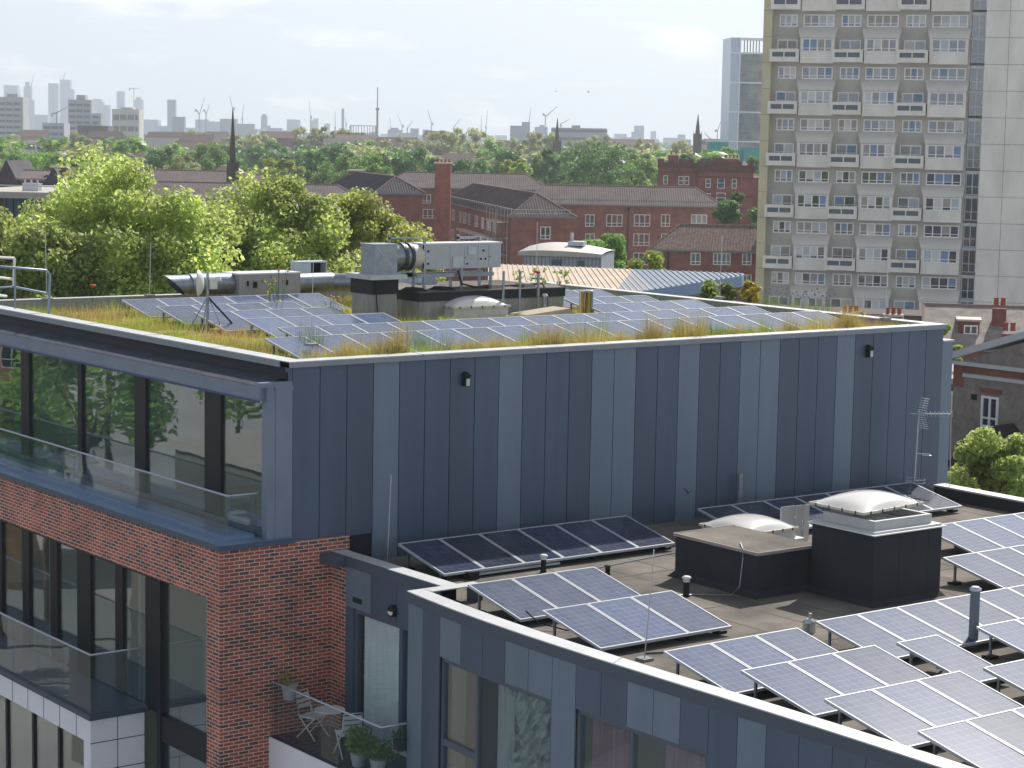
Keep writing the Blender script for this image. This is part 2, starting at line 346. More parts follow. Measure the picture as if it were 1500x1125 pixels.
# top floor rooms
wallin = mat('interior_wall', '#aebfb8', .9, var=.05); woodin = mat('interior_floor', '#7b6a58', .6, var=.15, stretch=(1, 6, 1)); ceil = mat('interior_ceiling', '#b8c2bd', .9)
mb = MB(); mb.box(20.7, 26, YW+.3, YN-.3, 16.1, 16.16, 1); mb.box(20.8, 26, YW+.3, YN-.3, 18.86, 18.95, 2); mb.box(25.9, 26, YW+.3, YN-.3, 16.16, 18.86, 0)
for y in (35.2, 40.3, 46.2): mb.box(20.75, 25.9, y, y+.12, 16.16, 18.86, 0)
mb.box(22.6, 22.72, 40.42, 43.2, 16.16, 18.86, 0)
mb.build('interior', [wallin, woodin, ceil], bld)
# balustrade of the top terrace
def rail(parent, pts, z0, z1, joints=1.5, handle=.022, extra=0):
    mbh = MB(); mbh.tube([(p[0], p[1], z1) for p in pts], handle, 6); mbh.build('handrail', rail_m, parent)
    for a, b in zip(pts, pts[1:]):
        a = Vector((*a, 0)); b = Vector((*b, 0)); d = (b-a); n = max(1, round(d.length/joints)); u = d/n
        for k in range(n):
            q0 = a+u*k+u.normalized()*.012; q1 = a+u*(k+1)-u.normalized()*.012; nn = Vector((u.y, -u.x, 0)).normalized()*.006
            m2 = MB(); m2.hexa([(q0-nn)+Vector((0, 0, z0)), (q1-nn)+Vector((0, 0, z0)), (q1+nn)+Vector((0, 0, z0)), (q0+nn)+Vector((0, 0, z0)), (q0-nn)+Vector((0, 0, z1-.02)), (q1-nn)+Vector((0, 0, z1-.02)), (q1+nn)+Vector((0, 0, z1-.02)), (q0+nn)+Vector((0, 0, z1-.02))])
            m2.build('glass_panel', glass_rail, parent)
bal = thing('glass_balustrade', (19.9, 43, 16.17), 'frameless glass balustrade with slim steel handrail on the blue grey ledge of the top floor', 'balustrade')
rail(bal, [(19.88, YN), (19.88, 35.25), (20.54, 35.25)], 16.17, 16.97, 2.2)
# brick skin with openings
mb = MB(); yw = 34.87
# face towards the camera (thin slab y 34.87..35.0)
mb.box(XB, 22.46, yw, 35.05, 15.42, 16.0, 0); mb.box(XB, 22.02, yw, 35.05, 2, 15.42, 0)
mb.box(XB, XB+.3, 35.05, 35.4, 2, 16.0, 0)            # pier
mb.box(XB, XB+.3, 35.4, YN, 14.96, 16.0, 0)           # band above the lower windows
mb.box(22.02, 22.3, 34.28, 35.05, 2, 15.62, 0)        # return next to the grey wing
mb.build('brick_wall', brick, bld)
# lower storey glazing behind the brick
def glaz(mulls, x, z0, z1, y0, y1):
    e = [y0]+[v for m_ in mulls for v in m_]+[y1]
    for a, b in mulls:
        mb = MB(); mb.box(x-.05, x+.08, a, b, z0, z1); mb.build('mullion', frame_dark, bld)
    for i in range(0, len(e), 2):
        if e[i+1]-e[i] > .05:
            mb = MB(); mb.box(x, x+.02, e[i], e[i+1], z0, z1); mb.build('window_pane', glass, bld)
glaz([(37.43, 38.15), (39.18, 39.53), (40.71, 41.38), (42.39, 42.75), (43.89, 44.26), (45.4, 45.75), (47, 47.6)], XB+.12, 12.12, 14.94, 35.42, YN)
mb = MB(); mb.box(XB+.04, XB+.3, 35.42, 37.45, 11.58, 12.12, 0); mb.box(XB+.02, XB+.24, 37.4, 37.56, 2, 14.95, 0); mb.box(XB+.06, XB+.26, 37.56, YN, 14.9, 14.955, 0); mb.box(XB+.08, XB+.26, 35.42, 37.4, 14.92, 14.955, 0)
mb.build('window_frame', frame_dark, bld)
mb = MB(); mb.box(XB+.12, XB+.14, 35.42, 37.4, 8.9, 11.58); mb.build('window_pane', glass, bld)
mb = MB(); mb.box(XB+.3, 24.5, 35.3, YN-.3, 12.0, 12.06, 1); mb.box(XB+.3, 24.5, 35.3, YN-.3, 14.97, 15.03, 2); mb.box(24.4, 24.5, 35.3, YN-.3, 12.06, 14.97, 0)
mb.box(XB+.3, 24.5, 35.3, YN-.3, 8.9, 8.96, 1)
for y in (35.3, 38.9, 43.3): mb.box(XB+.35, 24.4, y, y+.12, 9, 14.95, 0)
mb.build('interior', [mat('interior_dark', '#b4c0bc', .9), woodin, ceil], bld)
for y0, y1, n in ((35.5, 36.0, 7), (41.5, 41.9, 6)):
    mb = MB(); k = n*4
    P = [(XB+.34+.03*math.sin(i*1.57), y0+(y1-y0)*i/k) for i in range(k+1)]
    for a, b in zip(P, P[1:]): mb.face([(a[0], a[1], 12.1), (b[0], b[1], 12.1), (b[0], b[1], 14.9), (a[0], a[1], 14.9)], 0, True)
    mb.build('curtain', mat('voile_curtain', '#dfe9e6', .9), bld)
# white bay and balcony at lower left
mb = MB()
mb.box(18.3, XB+.02, 38.1, YN, 11.55, 12.05, 0); mb.box(18.3, 18.62, 38.1, 38.42, 4, 11.55, 0); mb.box(18.62, XB+.02, 38.1, 38.3, 4, 11.55, 0)
for z in (11.55, 10.95, 10.35, 9.75): mb.box(18.295, XB+.02, 38.095, 38.11, z-.008, z+.008, 1)
mb.box(18.9, 18.912, 38.094, 38.11, 4, 12.05, 1)
for y in (38.75, 39.55, 40.35, 41.15, 41.95, 42.75): mb.box(18.294, 18.31, y, y+.012, 11.55, 12.05, 1)
mb.build('bay_cladding', [white_clad, seam], bld)
mb = MB(); mb.box(18.24, XB+.1, 38.02, YN, 12.05, 12.16, 0); mb.build('balcony_slab', mat('slab_edge', '#4a5568', .5, .2), bld)
mb = MB(); mb.box(18.4, 18.42, 38.42, YN, 4, 11.55); mb.build('window_pane', glass, bld)
mb = MB()
for y in (39.7, 41.0, 42.4): mb.box(18.36, 18.46, y, y+.1, 4, 11.55)
mb.build('mullion', frame_dark, bld)
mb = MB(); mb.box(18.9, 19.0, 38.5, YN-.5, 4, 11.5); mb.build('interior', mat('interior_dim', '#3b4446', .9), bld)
b2 = thing('glass_balustrade', (18.9, 43, 12.16), 'glass balustrade of the lower left balcony above the white clad bay', 'balustrade')
rail(b2, [(18.32, YN-.5), (18.32, 38.12), (XB, 38.12)], 12.16, 13.40, 1.3)

# ---------------- lower wing
wing = thing('apartment_wing', (30, 20, 0), 'lower wing with curved grey and navy clad front and flat felt roof of solar panels', 'building')
zc = 15.72
curve_px = [(598, 865), (644, 884), (707, 908.5), (783, 934), (876, 963), (972, 993), (1068, 1024), (1164, 1054.5), (1260, 1084), (1356, 1115)]
curve = [onz(px, py, zc) for px, py in curve_px]
cy_ = np.array([p.y for p in curve]); cx_ = np.array([p.x for p in curve])
co = np.polyfit(cy_-25, cx_, 3)
def fx(y):
    v = float(np.polyval(co, max(y, 18.2)-25)); return v if y > 18.2 else v+float(np.polyval(np.polyder(co), 18.2-25))*(y-18.2)
YF = curve[0].y
def facade(y, d=0): return Vector((fx(y)+d, y, 0))
ys = [YF-(YF-8)*i/60 for i in range(61)]
def strip(mb, yA, yB, d0, d1, z0, z1, m, step=.4):
    n = max(1, int(abs(yA-yB)/step)); yy = [yA+(yB-yA)*i/n for i in range(n+1)]
    V = []
    for y in yy: V += [(fx(y)+d0, y, z0), (fx(y)+d1, y, z0), (fx(y)+d1, y, z1), (fx(y)+d0, y, z1)]
    Fs = []
    for i in range(n):
        for k in range(4): Fs.append((i*4+k, i*4+(k+1) % 4, (i+1)*4+(k+1) % 4, (i+1)*4+k))
    Fs += [(0, 3, 2, 1), (n*4, n*4+1, n*4+2, n*4+3)]
    mb.mesh(V, Fs, m)
mb = MB()
strip(mb, YF, 8, -.02, .34, zc-.02, zc, 0); strip(mb, YF, 8, -.02, .005, 15.50, zc-.02, 1)
xi = 22.0
mb.box(fx(YF)+.34, 22.75, YF-.3, YF, zc-.02, zc, 0); mb.box(22.02, 22.36, YF, 34.86, zc-.02, zc, 0); mb.box(21.98, 22.02, YF, 34.45, 15.52, zc, 1)
mb.box(21.75, 22.02, 34.25, 34.86, 15.52, zc, 1)
mb.box(22.4, 22.75, YF-.3, YF-.27, 15.42, zc-.02, 1)
strip(mb, YF-.3, 8, .30, .33, ZR, zc-.02, 2); mb.box(22.33, 22.355, YF, 34.86, ZR, zc-.02, 2)
# right-hand parapet
mb.build('coping', [coping_m, mat('coping_fascia', '#4c5664', .6, .0), felt_dark], wing); mb = MB()
mb.box(38.95, 39.35, 8, 34.0, 15.70, 15.74, 0); mb.box(38.97, 39.0, 8, 34.0, ZR, 15.70, 2); mb.box(39.3, 39.33, 8, 34.0, 6, 15.70, 1)
mb.build('coping', [coping_m, mat('coping_fascia', '#4c5664', .6, .0), felt_dark], wing)
mb = MB()
seq = 'tntnsnttsnttssnnsnttnsnnttsn'
seams_px = [598, 619.5, 644.5, 675, 707, 740, 774, 809, 843.5, 880.5, 918.5, 957, 996.5, 1038, 1080, 1122, 1170, 1219, 1268, 1321, 1375, 1430]
cyd = []
for px in seams_px:
    lo, hi = 12., 31.5
    # distance along the curve from the picture column
    for _ in range(40):
        mid = (lo+hi)/2; v = Vector((fx(mid), mid, 15.3))-CAM; X = 750+F_PX*v.dot(RT)/v.dot(FW)
        if X > px: lo = mid
        else: hi = mid
    cyd.append(lo)
cyd += [cyd[-1]-.75*k for k in range(1, 7)]
tonesW = 'tntsntttsnttsstssnnsttnsnntt'
full = {0, 1, 7, 13, 14, 19, 20}
for i in range(len(cyd)-1):
    zb = 2 if i in full else (14.76 if i < 13 else 14.1)
    strip(mb, cyd[i]-.006, cyd[i+1]+.006, 0, .03, zb, 15.5, tmap[tonesW[i]], .3)
strip(mb, YF-.01, cyd[-1], .03, .2, 14.78, 15.5, 3)
strip(mb, cyd[13], cyd[-1], .03, .1, 14.12, 14.78, 3)
mb.box(fx(YF)+.01, 22.1, YF-.03, YF, 2, 15.5, 1)
# recessed left flank of the wing
for k, t in enumerate('tnsn'):
    y1 = 34.27-k*.9; mb.box(22.0, 22.03, y1-.89, y1, 14.72, 15.52, tmap[t])
mb.box(22.03, 22.2, YF, 34.27, 14.74, 15.50, 3)
mb.box(22.0, 22.2, 34.0, 34.27, 2, 14.72, 1)
mb.build('cladding', [navy, navy2, teal, seam], wing)
# roof
mb = MB()
P = [(fx(y)+.33, y) for y in ys if y < YF-.3]
poly = [(22.35, YW), (22.35, YF-.29)]+P+[(38.97, 8), (38.97, 33.9), (40.0, 33.9), (40.0, YW)]
mb.prism(poly, ZR-.25, ZR, 0)
mb.build('roof', felt, wing)
mb = MB()
for y in (10, 13, 16, 19, 22, 24.9, 27.9, 30.9): mb.box(22.7, 38.9, y, y+.05, ZR, ZR+.006, 0)
for k in range(15): x = 23.4+k*1.05; mb.box(x, x+.035, 9, 32.5, ZR, ZR+.004, 0)
mb.build('felt_joint', felt_lap, wing)
# windows of the curved front
def wing_window(yA, yB, splits, curtain, glassm=glass, transom=None):
    mbf = MB(); zt = 14.76; zb = 8
    strip(mbf, yA, yB, .06, .16, zt-.09, zt, 0); 
    for y in [yA]+splits+[yB]:
        a, b = (y, y-.08) if y != yB else (y+.08, y)
        strip(mbf, a, b, .05, .17, zb, zt-.09, 0)
    if transom: strip(mbf, transom[0], transom[1], .05, .17, transom[2]-.06, transom[2]+.06, 0)
    wf = mbf.build('window', frame_grey, wing)
    e = [yA]+splits+[yB]
    for a, b in zip(e, e[1:]):
        m2 = MB(); strip(m2, a-.08, b+.01, .1, .115, zb, zt-.09, 0); m2.build('pane', glassm, wf)
    return wf
w1 = wing_window(cyd[2], cyd[7], [cyd[2]-1.15], 0, transom=(cyd[2]-.08, cyd[2]-1.15, 13.2))
w2 = wing_window(cyd[8], cyd[13], [cyd[8]-1.3], 0, transom=None)
def curtain(parent, pts, z0, z1, amp, per, m, name='curtain'):
    mb = MB(); a, b = Vector((*pts[0], 0)), Vector((*pts[1], 0)); d = b-a; n = max(8, int(d.length/per*6)); nn = Vector((d.y, -d.x, 0)).normalized()
    P = [a+d*(i/n)+nn*amp*(math.sin(i*math.pi/3)+.4*math.sin(i*1.9)) for i in range(n+1)]
    for p, q in zip(P, P[1:]): mb.face([p+Vector((0, 0, z0)), q+Vector((0, 0, z0)), q+Vector((0, 0, z1)), p+Vector((0, 0, z1))], 0, True)
    return mb.build(name, m, parent)
pink = mat('pink_curtain', '#dcb4bc', .9, var=.1); white_c = mat('white_curtain', '#eef1ee', .9, var=.05)
curtain(wing, [(fx(cyd[2]-1.3)+.2, cyd[2]-1.65), (fx(cyd[2]-1.9)+.2, cyd[2]-2.15)], 9, 14.6, .03, .14, white_c); curtain(wing, [(fx(cyd[2]-.2)+.22, cyd[2]-.15), (fx(cyd[2]-.5)+.22, cyd[2]-.55)], 9, 14.6, .03, .14, mat('grey_curtain', '#a3a09c', .9))
curtain(wing, [(fx(cyd[8])+.2, cyd[8]-.25), (fx(cyd[8]-1)+.2, cyd[8]-1.1)], 9, 14.6, .03, .12, pink)
curtain(wing, [(fx(cyd[8]-2)+.2, cyd[8]-2.0), (fx(cyd[13])+.2, cyd[13]+.1)], 9, 14.6, .03, .12, pink)
# crinkled silver film hung behind the big pane
mb = MB(); nx, nz = 26, 34; yA, yB = cyd[2]-2.05, cyd[7]+.12
R2 = random.Random(3); H = [[R2.uniform(-.05, .05) for _ in range(nz+1)] for _ in range(nx+1)]
def fp(i, j):
    y = yA+(yB-yA)*i/nx; return (fx(y)+.24+H[i][j]+.05*math.sin(i*.7+j*.5), y, 11.5+3.1*j/nz)
for i in range(nx):
    for j in range(nz): mb.face([fp(i, j), fp(i+1, j), fp(i+1, j+1), fp(i, j+1)], 0)
mb.build('foil_screen', mat('silver_foil', '#d5deda', .3, .6), wing)
mb = MB(); strip(mb, cyd[2], cyd[13], 2.2, 2.3, 8, 14.9, 0); strip(mb, cyd[2], cyd[13], .35, 2.2, 14.8, 14.9, 1); strip(mb, cyd[2], cyd[13], .35, 2.2, 11.4, 11.5, 0)
mb.box(fx(25.9)+.2, fx(25.9)+2.2, 25.8, 26.2, 8, 14.8, 0)
mb.build('interior', [mat('interior_warm', '#c4bcb2', .9), ceil], wing)
# balcony door with white curtains on the recessed flank
mbf = MB(); X = 22.05
for y0, y1 in ((33.93, 34.0), (32.33, 32.42), (31.15, 31.25)): mbf.box(X, X+.12, y0, y1, 12.2, 14.72)
mbf.box(X, X+.12, 31.25, 32.33, 14.62, 14.72); mbf.box(X, X+.12, 32.42, 33.93, 14.62, 14.72)
wf = mbf.build('balcony_door', frame_grey, wing)
for y0, y1 in ((32.42, 33.93), (31.25, 32.33)):
    m2 = MB(); m2.box(X+.05, X+.07, y0, y1, 12.2, 14.62); m2.build('pane', glass_rail, wf)
curtain(wing, [(22.2, 33.85), (22.2, 32.6)], 12.2, 14.6, .035, .2, white_c); curtain(wing, [(22.2, 32.28), (22.2, 31.3)], 12.2, 14.6, .035, .2, white_c)
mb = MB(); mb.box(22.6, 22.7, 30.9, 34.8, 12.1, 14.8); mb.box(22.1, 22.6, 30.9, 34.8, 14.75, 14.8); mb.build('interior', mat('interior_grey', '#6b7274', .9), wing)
mb = MB(); mb.box(20.62, 22.05, 30.9, 34.86, 12.0, 12.14, 0); mb.box(20.6, 20.62, 30.9, 34.86, 11.45, 12.12, 1); mb.box(20.62, 22.05, 30.88, 30.9, 11.45, 12.12, 1)
mb.build('balcony_slab', [mat('balcony_floor', '#3a3d44', .8), white_clad], wing)
def louvre(name, c):
    mb = MB(); mb.box(c[0]-.012, c[0], c[1]-.16, c[1]+.16, c[2]-.05, c[2]+.05, 0)
    for k in range(3): mb.box(c[0]-.02, c[0]-.012, c[1]-.14, c[1]+.14, c[2]-.035+k*.026, c[2]-.022+k*.026, 0)
    return mb.build(name, felt_dark, wing)
louvre('wall_vent', (22.0, 33.85, 14.9)); louvre('wall_vent', (22.0, 31.3, 14.88))
lamp = MB(); lamp.lathe((0, 0, 0), [(.0, 0), (.10, 0), (.11, .03), (.10, .07), (.04, .10)], 14, 0)
lm = thing('wall_lamp', (21.99, 32.55, 14.95), 'round black bulkhead lamp with white lower half above the balcony door', 'lamp')
m2 = MB()
V = []; n = 16
for k in range(n): V.append((0, .12*math.cos(2*math.pi*k/n), .12*math.sin(2*math.pi*k/n)))
V2 = [(-.08, v[1]*.92, v[2]*.92) for v in V]
m2.mesh(V+V2, [(k, (k+1) % n, n+(k+1) % n, n+k) for k in range(n)]+[tuple(range(n, 2*n))], 0, False)
m2.build('housing', black_m, lm, local=True)
m2 = MB(); half = [(-.083, .085*math.cos(a), .085*math.sin(a)) for a in [math.pi+math.pi*i/10 for i in range(11)]]
m2.mesh(half+[(-.10, p[1]*.8, p[2]*.8) for p in half], [(i, i+1, 12+i, 11+i) for i in range(10)]+[tuple(range(11, 22))], 0)
m2.build('diffuser', white_m, lm, local=True)
b3 = thing('glass_balustrade', (21, 33, 12.14), 'glass balustrade round the small balcony with white chairs beside the red brick wall', 'balustrade')
rail(b3, [(20.66, 34.84), (20.66, 30.94), (21.2, 30.94)], 12.14, 13.24, 1.3)

# ---------------- balcony furniture and plants
def chair(loc, rz, label):
    t = thing('folding_chair', loc, label, 'chair', 'white chairs on the small balcony', rz)
    m = MB(); m.hexa([(-.21, -.2, .43), (.21, -.2, .43), (.21, .2, .43), (-.21, .2, .43), (-.21, -.2, .455), (.21, -.2, .455), (.21, .2, .455), (-.21, .2, .455)]); m.build('seat', white_m, t, local=True)
    m = MB(); m.tube([(-.2, .2, .45), (-.18, .30, .9), (.18, .30, .9), (.2, .2, .45)], .014, 6)
    for k in range(3): m.box(-.19, .19, .235+k*.022, .25+k*.022, .58+k*.1, .65+k*.1)
    m.build('backrest', white_m, t, local=True)
    for sx in (-1, 1):
        m = MB(); m.tube([(sx*.21, .2, .46), (sx*.22, -.22, 0)], .014, 6); m.build('leg', white_m, t, local=True)
        m = MB(); m.tube([(sx*.19, -.2, .46), (sx*.19, .26, 0)], .014, 6); m.build('leg', white_m, t, local=True)
    return t
chair((21.28, 34.3, 12.14), math.radians(20), 'white folding chair nearest the red brick wall on the balcony')
chair((21.2, 32.9, 12.14), math.radians(165), 'white folding chair near the middle of the balcony, back towards the potted plants')
tb = thing('round_table', (21.25, 33.65, 12.14), 'small round white bistro table between the two balcony chairs', 'table')
m = MB(); m.lathe(tb.location+Vector((0, 0, .70)), [(.0, 0), (.30, 0), (.31, .012), (.30, .025)], 20); m.build('tabletop', white_m, tb)
m = MB()
for a in (0, 2.1, 4.2): m.tube([tb.location+Vector((.04*math.cos(a), .04*math.sin(a), .7)), tb.location+Vector((.25*math.cos(a), .25*math.sin(a), 0))], .012, 5)
m.build('base', frame_grey, tb)

# ---------------- vegetation helpers
def leaves(mb_v, centers, n, sp, size, R_, up=.35, squash=.8):
    """numpy leaf quads scattered about clump centres"""
    C_ = np.asarray(centers); idx = R_.integers(0, len(C_), n)
    sp = np.asarray(sp) if np.ndim(sp) else np.full(len(C_), sp)
    d = R_.normal(size=(n, 3)); d /= np.linalg.norm(d, axis=1)[:, None]
    rr = R_.random(n)**.45
    P = C_[idx]+d*(rr*sp[idx])[:, None]*np.array([1, 1, squash])
    nrm = d*.7+R_.normal(size=(n, 3))*.7+np.array([0, 0, up]); nrm /= np.linalg.norm(nrm, axis=1)[:, None]
    a = np.cross(nrm, R_.normal(size=(n, 3))); a /= np.linalg.norm(a, axis=1)[:, None]; b = np.cross(nrm, a)
    s = size*(.6+.8*R_.random(n))[:, None]
    V = np.stack([P-a*s*.5, P-b*s*.34, P+a*s*.55, P+b*s*.34], 1).reshape(-1, 3)
    return V
def np_mesh(name, V, k, m, parent=None, **kw):
    me = bpy.data.meshes.new(name); n = len(V)//k
    me.vertices.add(len(V)); me.vertices.foreach_set('co', V.astype(np.float32).ravel())
    me.loops.add(len(V)); me.loops.foreach_set('vertex_index', np.arange(len(V), dtype=np.int32))
    me.polygons.add(n); me.polygons.foreach_set('loop_start', np.arange(0, len(V), k, dtype=np.int32)); me.polygons.foreach_set('loop_total', np.full(n, k, dtype=np.int32))
    me.materials.append(m); me.update(calc_edges=True)
    return put(bpy.data.objects.new(name, me), parent, **kw)
g_near = leaf_mat('leaf_plane_tree', ['#8aa04c', '#9aaf5b', '#aebc70', '#7b9446', '#c4cc92', '#92a852'], .58)
g_dark = leaf_mat('leaf_dark', ['#4f7645', '#466c3d', '#5c844a', '#547b43'], .4)
g_mid = leaf_mat('leaf_mid', ['#6f9549', '#7ba152', '#648944', '#8aab5f'], .45)
g_lite = leaf_mat('leaf_light', ['#8fa34f', '#82974a', '#9fae5e', '#7a9048'], .45)
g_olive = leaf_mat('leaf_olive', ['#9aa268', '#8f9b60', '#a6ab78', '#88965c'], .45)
g_yel = leaf_mat('leaf_yellow', ['#b0a52c', '#c2b43a', '#93942f'], .4)
def crown_centres(R_, rx, ry, rz, n, cz, lump=.28):
    out_ = []; sp = []
    while len(out_) < n:
        d = R_.normal(size=3); d /= np.linalg.norm(d)
        if d[2] < -.55: continue
        k = .62+.38*R_.random()
        out_.append((d[0]*rx*k, d[1]*ry*k, cz+d[2]*rz*k)); sp.append(min(rx, rz)*(lump*(.7+.7*R_.random())))
    return out_, sp
def make_tree(name, label, loc, h, rx, rz, nl, leaf, m, seed, group=None, ry=None, nc=26, trunk_r=.3, lump=.28, cat='tree', limbs=7):
    R_ = np.random.default_rng(seed); ry = ry or rx
    t = thing(name, loc, label, cat, group)
    cz = h-rz
    C_, sp = crown_centres(R_, rx, ry, rz, nc, cz, lump)
    V = leaves(None, C_, nl, sp, leaf, R_)
    np_mesh('crown', V, 4, m, t)
    mb = MB(); mb.tube([(0, 0, 0), (.05*h*.2, .02, h*.25), (0, .05, cz-rz*.3), (0, 0, cz+rz*.2)], trunk_r, 8, r1=trunk_r*.35)
    for k in range(limbs):
        c = C_[k % len(C_)]; mb.tube([(0, .05, cz-rz*.55+.2*k*rz/limbs), (c[0]*.5, c[1]*.5, (cz-rz*.4+c[2])/2+.3), (c[0]*.9, c[1]*.9, c[2])], trunk_r*.4, 5, r1=trunk_r*.08)
    mb.build('trunk', bark, t, local=True)
    return t
def pot_plant(name, label, loc, n, sp, size, m, pot=True, h=.3):
    t = thing(name, loc, label, 'plant'); R_ = np.random.default_rng(int(loc[0]*100+loc[1]*31))
    C_ = [(R_.uniform(-sp, sp)*.5, R_.uniform(-sp, sp)*.5, h+R_.random()*sp) for _ in range(6)]
    np_mesh('foliage', leaves(None, C_, n, sp*.6, size, R_), 4, m, t)
    if pot:
        mb = MB(); mb.lathe((0, 0, 0), [(.11, 0), (.16, h*.9), (.17, h)], 14); mb.build('pot', mat('plant_pot', '#b4b8ba', .7), t, local=True)
    return t
pot_plant('potted_plant', 'bushy green plant in a pale pot by the glass near the balcony corner', (21.0, 31.55, 12.14), 500, .38, .07, g_mid)
pot_plant('potted_plant', 'larger leafy green plant in a pot in the front corner of the balcony', (20.98, 32.2, 12.14), 600, .36, .08, g_mid)
pot_plant('potted_plant', 'thin spiky plant in a pot against the red brick wall at the balcony end', (20.9, 34.6, 12.9), 160, .30, .05, g_olive)
tr = thing('trough_planter', (21.5, 31.05, 12.75), 'long dark trough planter with green plants hung on the balcony glass', 'planter')
m = MB(); m.box(21.1, 21.95, 31.0, 31.2, 12.7, 12.9); m.build('trough', black_m, tr)
R_ = np.random.default_rng(5); np_mesh('foliage', leaves(None, [(-.35+.14*i, .05, .22) for i in range(6)], 700, .16, .06, R_), 4, g_dark, tr)

# ================================================================== SOLAR ROWS
pv = bpy.data.materials.new('solar_cells'); pv.use_nodes = True
def pv_nodes(m, c1, c2, line):
    t = m.node_tree; b = t.nodes['Principled BSDF']; tcn = t.nodes.new('ShaderNodeTexCoord')
    br = t.nodes.new('ShaderNodeTexBrick'); br.offset = 0; br.inputs['Scale'].default_value = 1; br.inputs['Brick Width'].default_value = .158; br.inputs['Row Height'].default_value = .157
    br.inputs['Mortar Size'].default_value = .0035; br.inputs['Mortar Smooth'].default_value = .3; br.inputs['Bias'].default_value = 0
    br.inputs['Color1'].default_value = (*lin(c1), 1); br.inputs['Color2'].default_value = (*lin(c2), 1); br.inputs['Mortar'].default_value = (*lin(line), 1)
    mp = t.nodes.new('ShaderNodeMapping'); mp.inputs['Location'].default_value = (.142, .005, 0); t.links.new(tcn.outputs['Object'], mp.inputs['Vector']); t.links.new(mp.outputs[0], br.inputs['Vector'])
    oi = t.nodes.new('ShaderNodeObjectInfo'); mr = t.nodes.new('ShaderNodeMapRange'); mr.inputs['To Min'].default_value = .7; mr.inputs['To Max'].default_value = 1.5
    t.links.new(oi.outputs['Random'], mr.inputs['Value'])
    mu = t.nodes.new('ShaderNodeVectorMath'); mu.operation = 'SCALE'; t.links.new(br.outputs['Color'], mu.inputs[0]); t.links.new(mr.outputs[0], mu.inputs['Scale'])
    nz = t.nodes.new('ShaderNodeTexNoise'); nz.inputs['Scale'].default_value = 3; nz.inputs['Detail'].default_value = 5; t.links.new(tcn.outputs['Object'], nz.inputs['Vector'])
    r = t.nodes.new('ShaderNodeMapRange'); r.inputs['From Min'].default_value = .35; r.inputs['From Max'].default_value = .7; r.inputs['To Min'].default_value = .0; r.inputs['To Max'].default_value = .16
    t.links.new(nz.outputs['Fac'], r.inputs['Value']); mx = t.nodes.new('ShaderNodeMixRGB'); mx.inputs['Color2'].default_value = (*lin('#8a8c92'), 1)
    t.links.new(r.outputs[0], mx.inputs['Fac']); t.links.new(mu.outputs[0], mx.inputs['Color1'])
    t.links.new(mx.outputs[0], b.inputs['Base Color']); b.inputs['Roughness'].default_value = .15; b.inputs['Specular IOR Level'].default_value = .5
    b.inputs['Coat Weight'].default_value = 0
pv_nodes(pv, '#3b4869', '#435173', '#7c879c')
pv_shaded = bpy.data.materials.new('solar_cells_shaded'); pv_shaded.use_nodes = True; pv_nodes(pv_shaded, '#262b42', '#2a2f47', '#50566a')  # darker copy of the cells, with the wall's shadow put into the colour
LEN = 1.64
def solar_proto(rise, m):
    run = math.sqrt(LEN*LEN-rise*rise); w_ = .985; t_ = .035
    f = MB()   # the laminate
    f.hexa([(.03, .03, .01), (w_-.03, .03, .01), (w_-.03, run-.03, rise+.002), (.03, run-.03, rise+.002), (.03, .03, .03), (w_-.03, .03, .03), (w_-.03, run-.03, rise+.022), (.03, run-.03, rise+.022)])
    pan = bpy.data.meshes.new('solar_panel'); pan.from_pydata(f.v, [], f.f); pan.materials.append(m)
    g_ = MB()
    def sl(x0, x1, a, b):
        za, zb = rise*a/run, rise*b/run
        g_.hexa([(x0, a, za-.012), (x1, a, za-.012), (x1, b, zb-.012), (x0, b, zb-.012), (x0, a, za+t_), (x1, a, za+t_), (x1, b, zb+t_), (x0, b, zb+t_)])
    sl(0, .029, 0, run); sl(w_-.029, w_, 0, run); sl(.029, w_-.029, 0, .029); sl(.029, w_-.029, run-.029, run)
    fr = bpy.data.meshes.new('frame'); fr.from_pydata(g_.v, [], g_.f); fr.materials.append(alu)
    return pan, fr, run
PROTO = {}
def solar_row(x0, yhi, n, zlo, zhi, label, group, dark=False, zbase=None, pitch=1.0):
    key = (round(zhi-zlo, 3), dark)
    if key not in PROTO: PROTO[key] = solar_proto(zhi-zlo, pv_shaded if dark else pv)
    pan, fr, run = PROTO[key]; y0 = yhi-run
    t = thing('solar_panel_row', (x0, y0, zlo), label, 'solar panels', group)
    for i in range(n):
        p = bpy.data.objects.new('solar_panel', pan); put(p, t); p.location = (i*pitch, 0, 0)
        q = bpy.data.objects.new('frame', fr); put(q, p)
    zb = (zbase if zbase is not None else ZR)-zlo
    for i in range(0, n+1):
        if n > 4 and i % 2 and i != n: continue
        x = min(max(i*pitch, .08), n*pitch-.08)
        m = MB(); m.box(x-.02, x+.02, run-.28, run-.24, zb, zhi-zlo-.07); m.build('support', steel, t, local=True); m = MB(); m.box(x-.02, x+.02, .22, .26, zb, .03); m.build('support', steel, t, local=True)
        m = MB(); m.box(x-.10, x+.10, .15, .33, zb, zb+.05); m.build('ballast_foot', black_m, t, local=True); m = MB(); m.box(x-.1, x+.1, run-.36, run-.16, zb, zb+.05); m.build('ballast_foot', black_m, t, local=True)
    m = MB(); m.box(.05, n*pitch-.05, run-.3, run-.26, zhi-zlo-.12, zhi-zlo-.08); m.build('mounting_rail', steel, t, local=True); m = MB(); m.box(.05, n*pitch-.05, .24, .28, .01, .022)
    m.build('mounting_rail', steel, t, local=True)
    return t
GL = 'rows of solar panels on the lower felt roof'
zl, zh = ZR+.13, ZR+.47
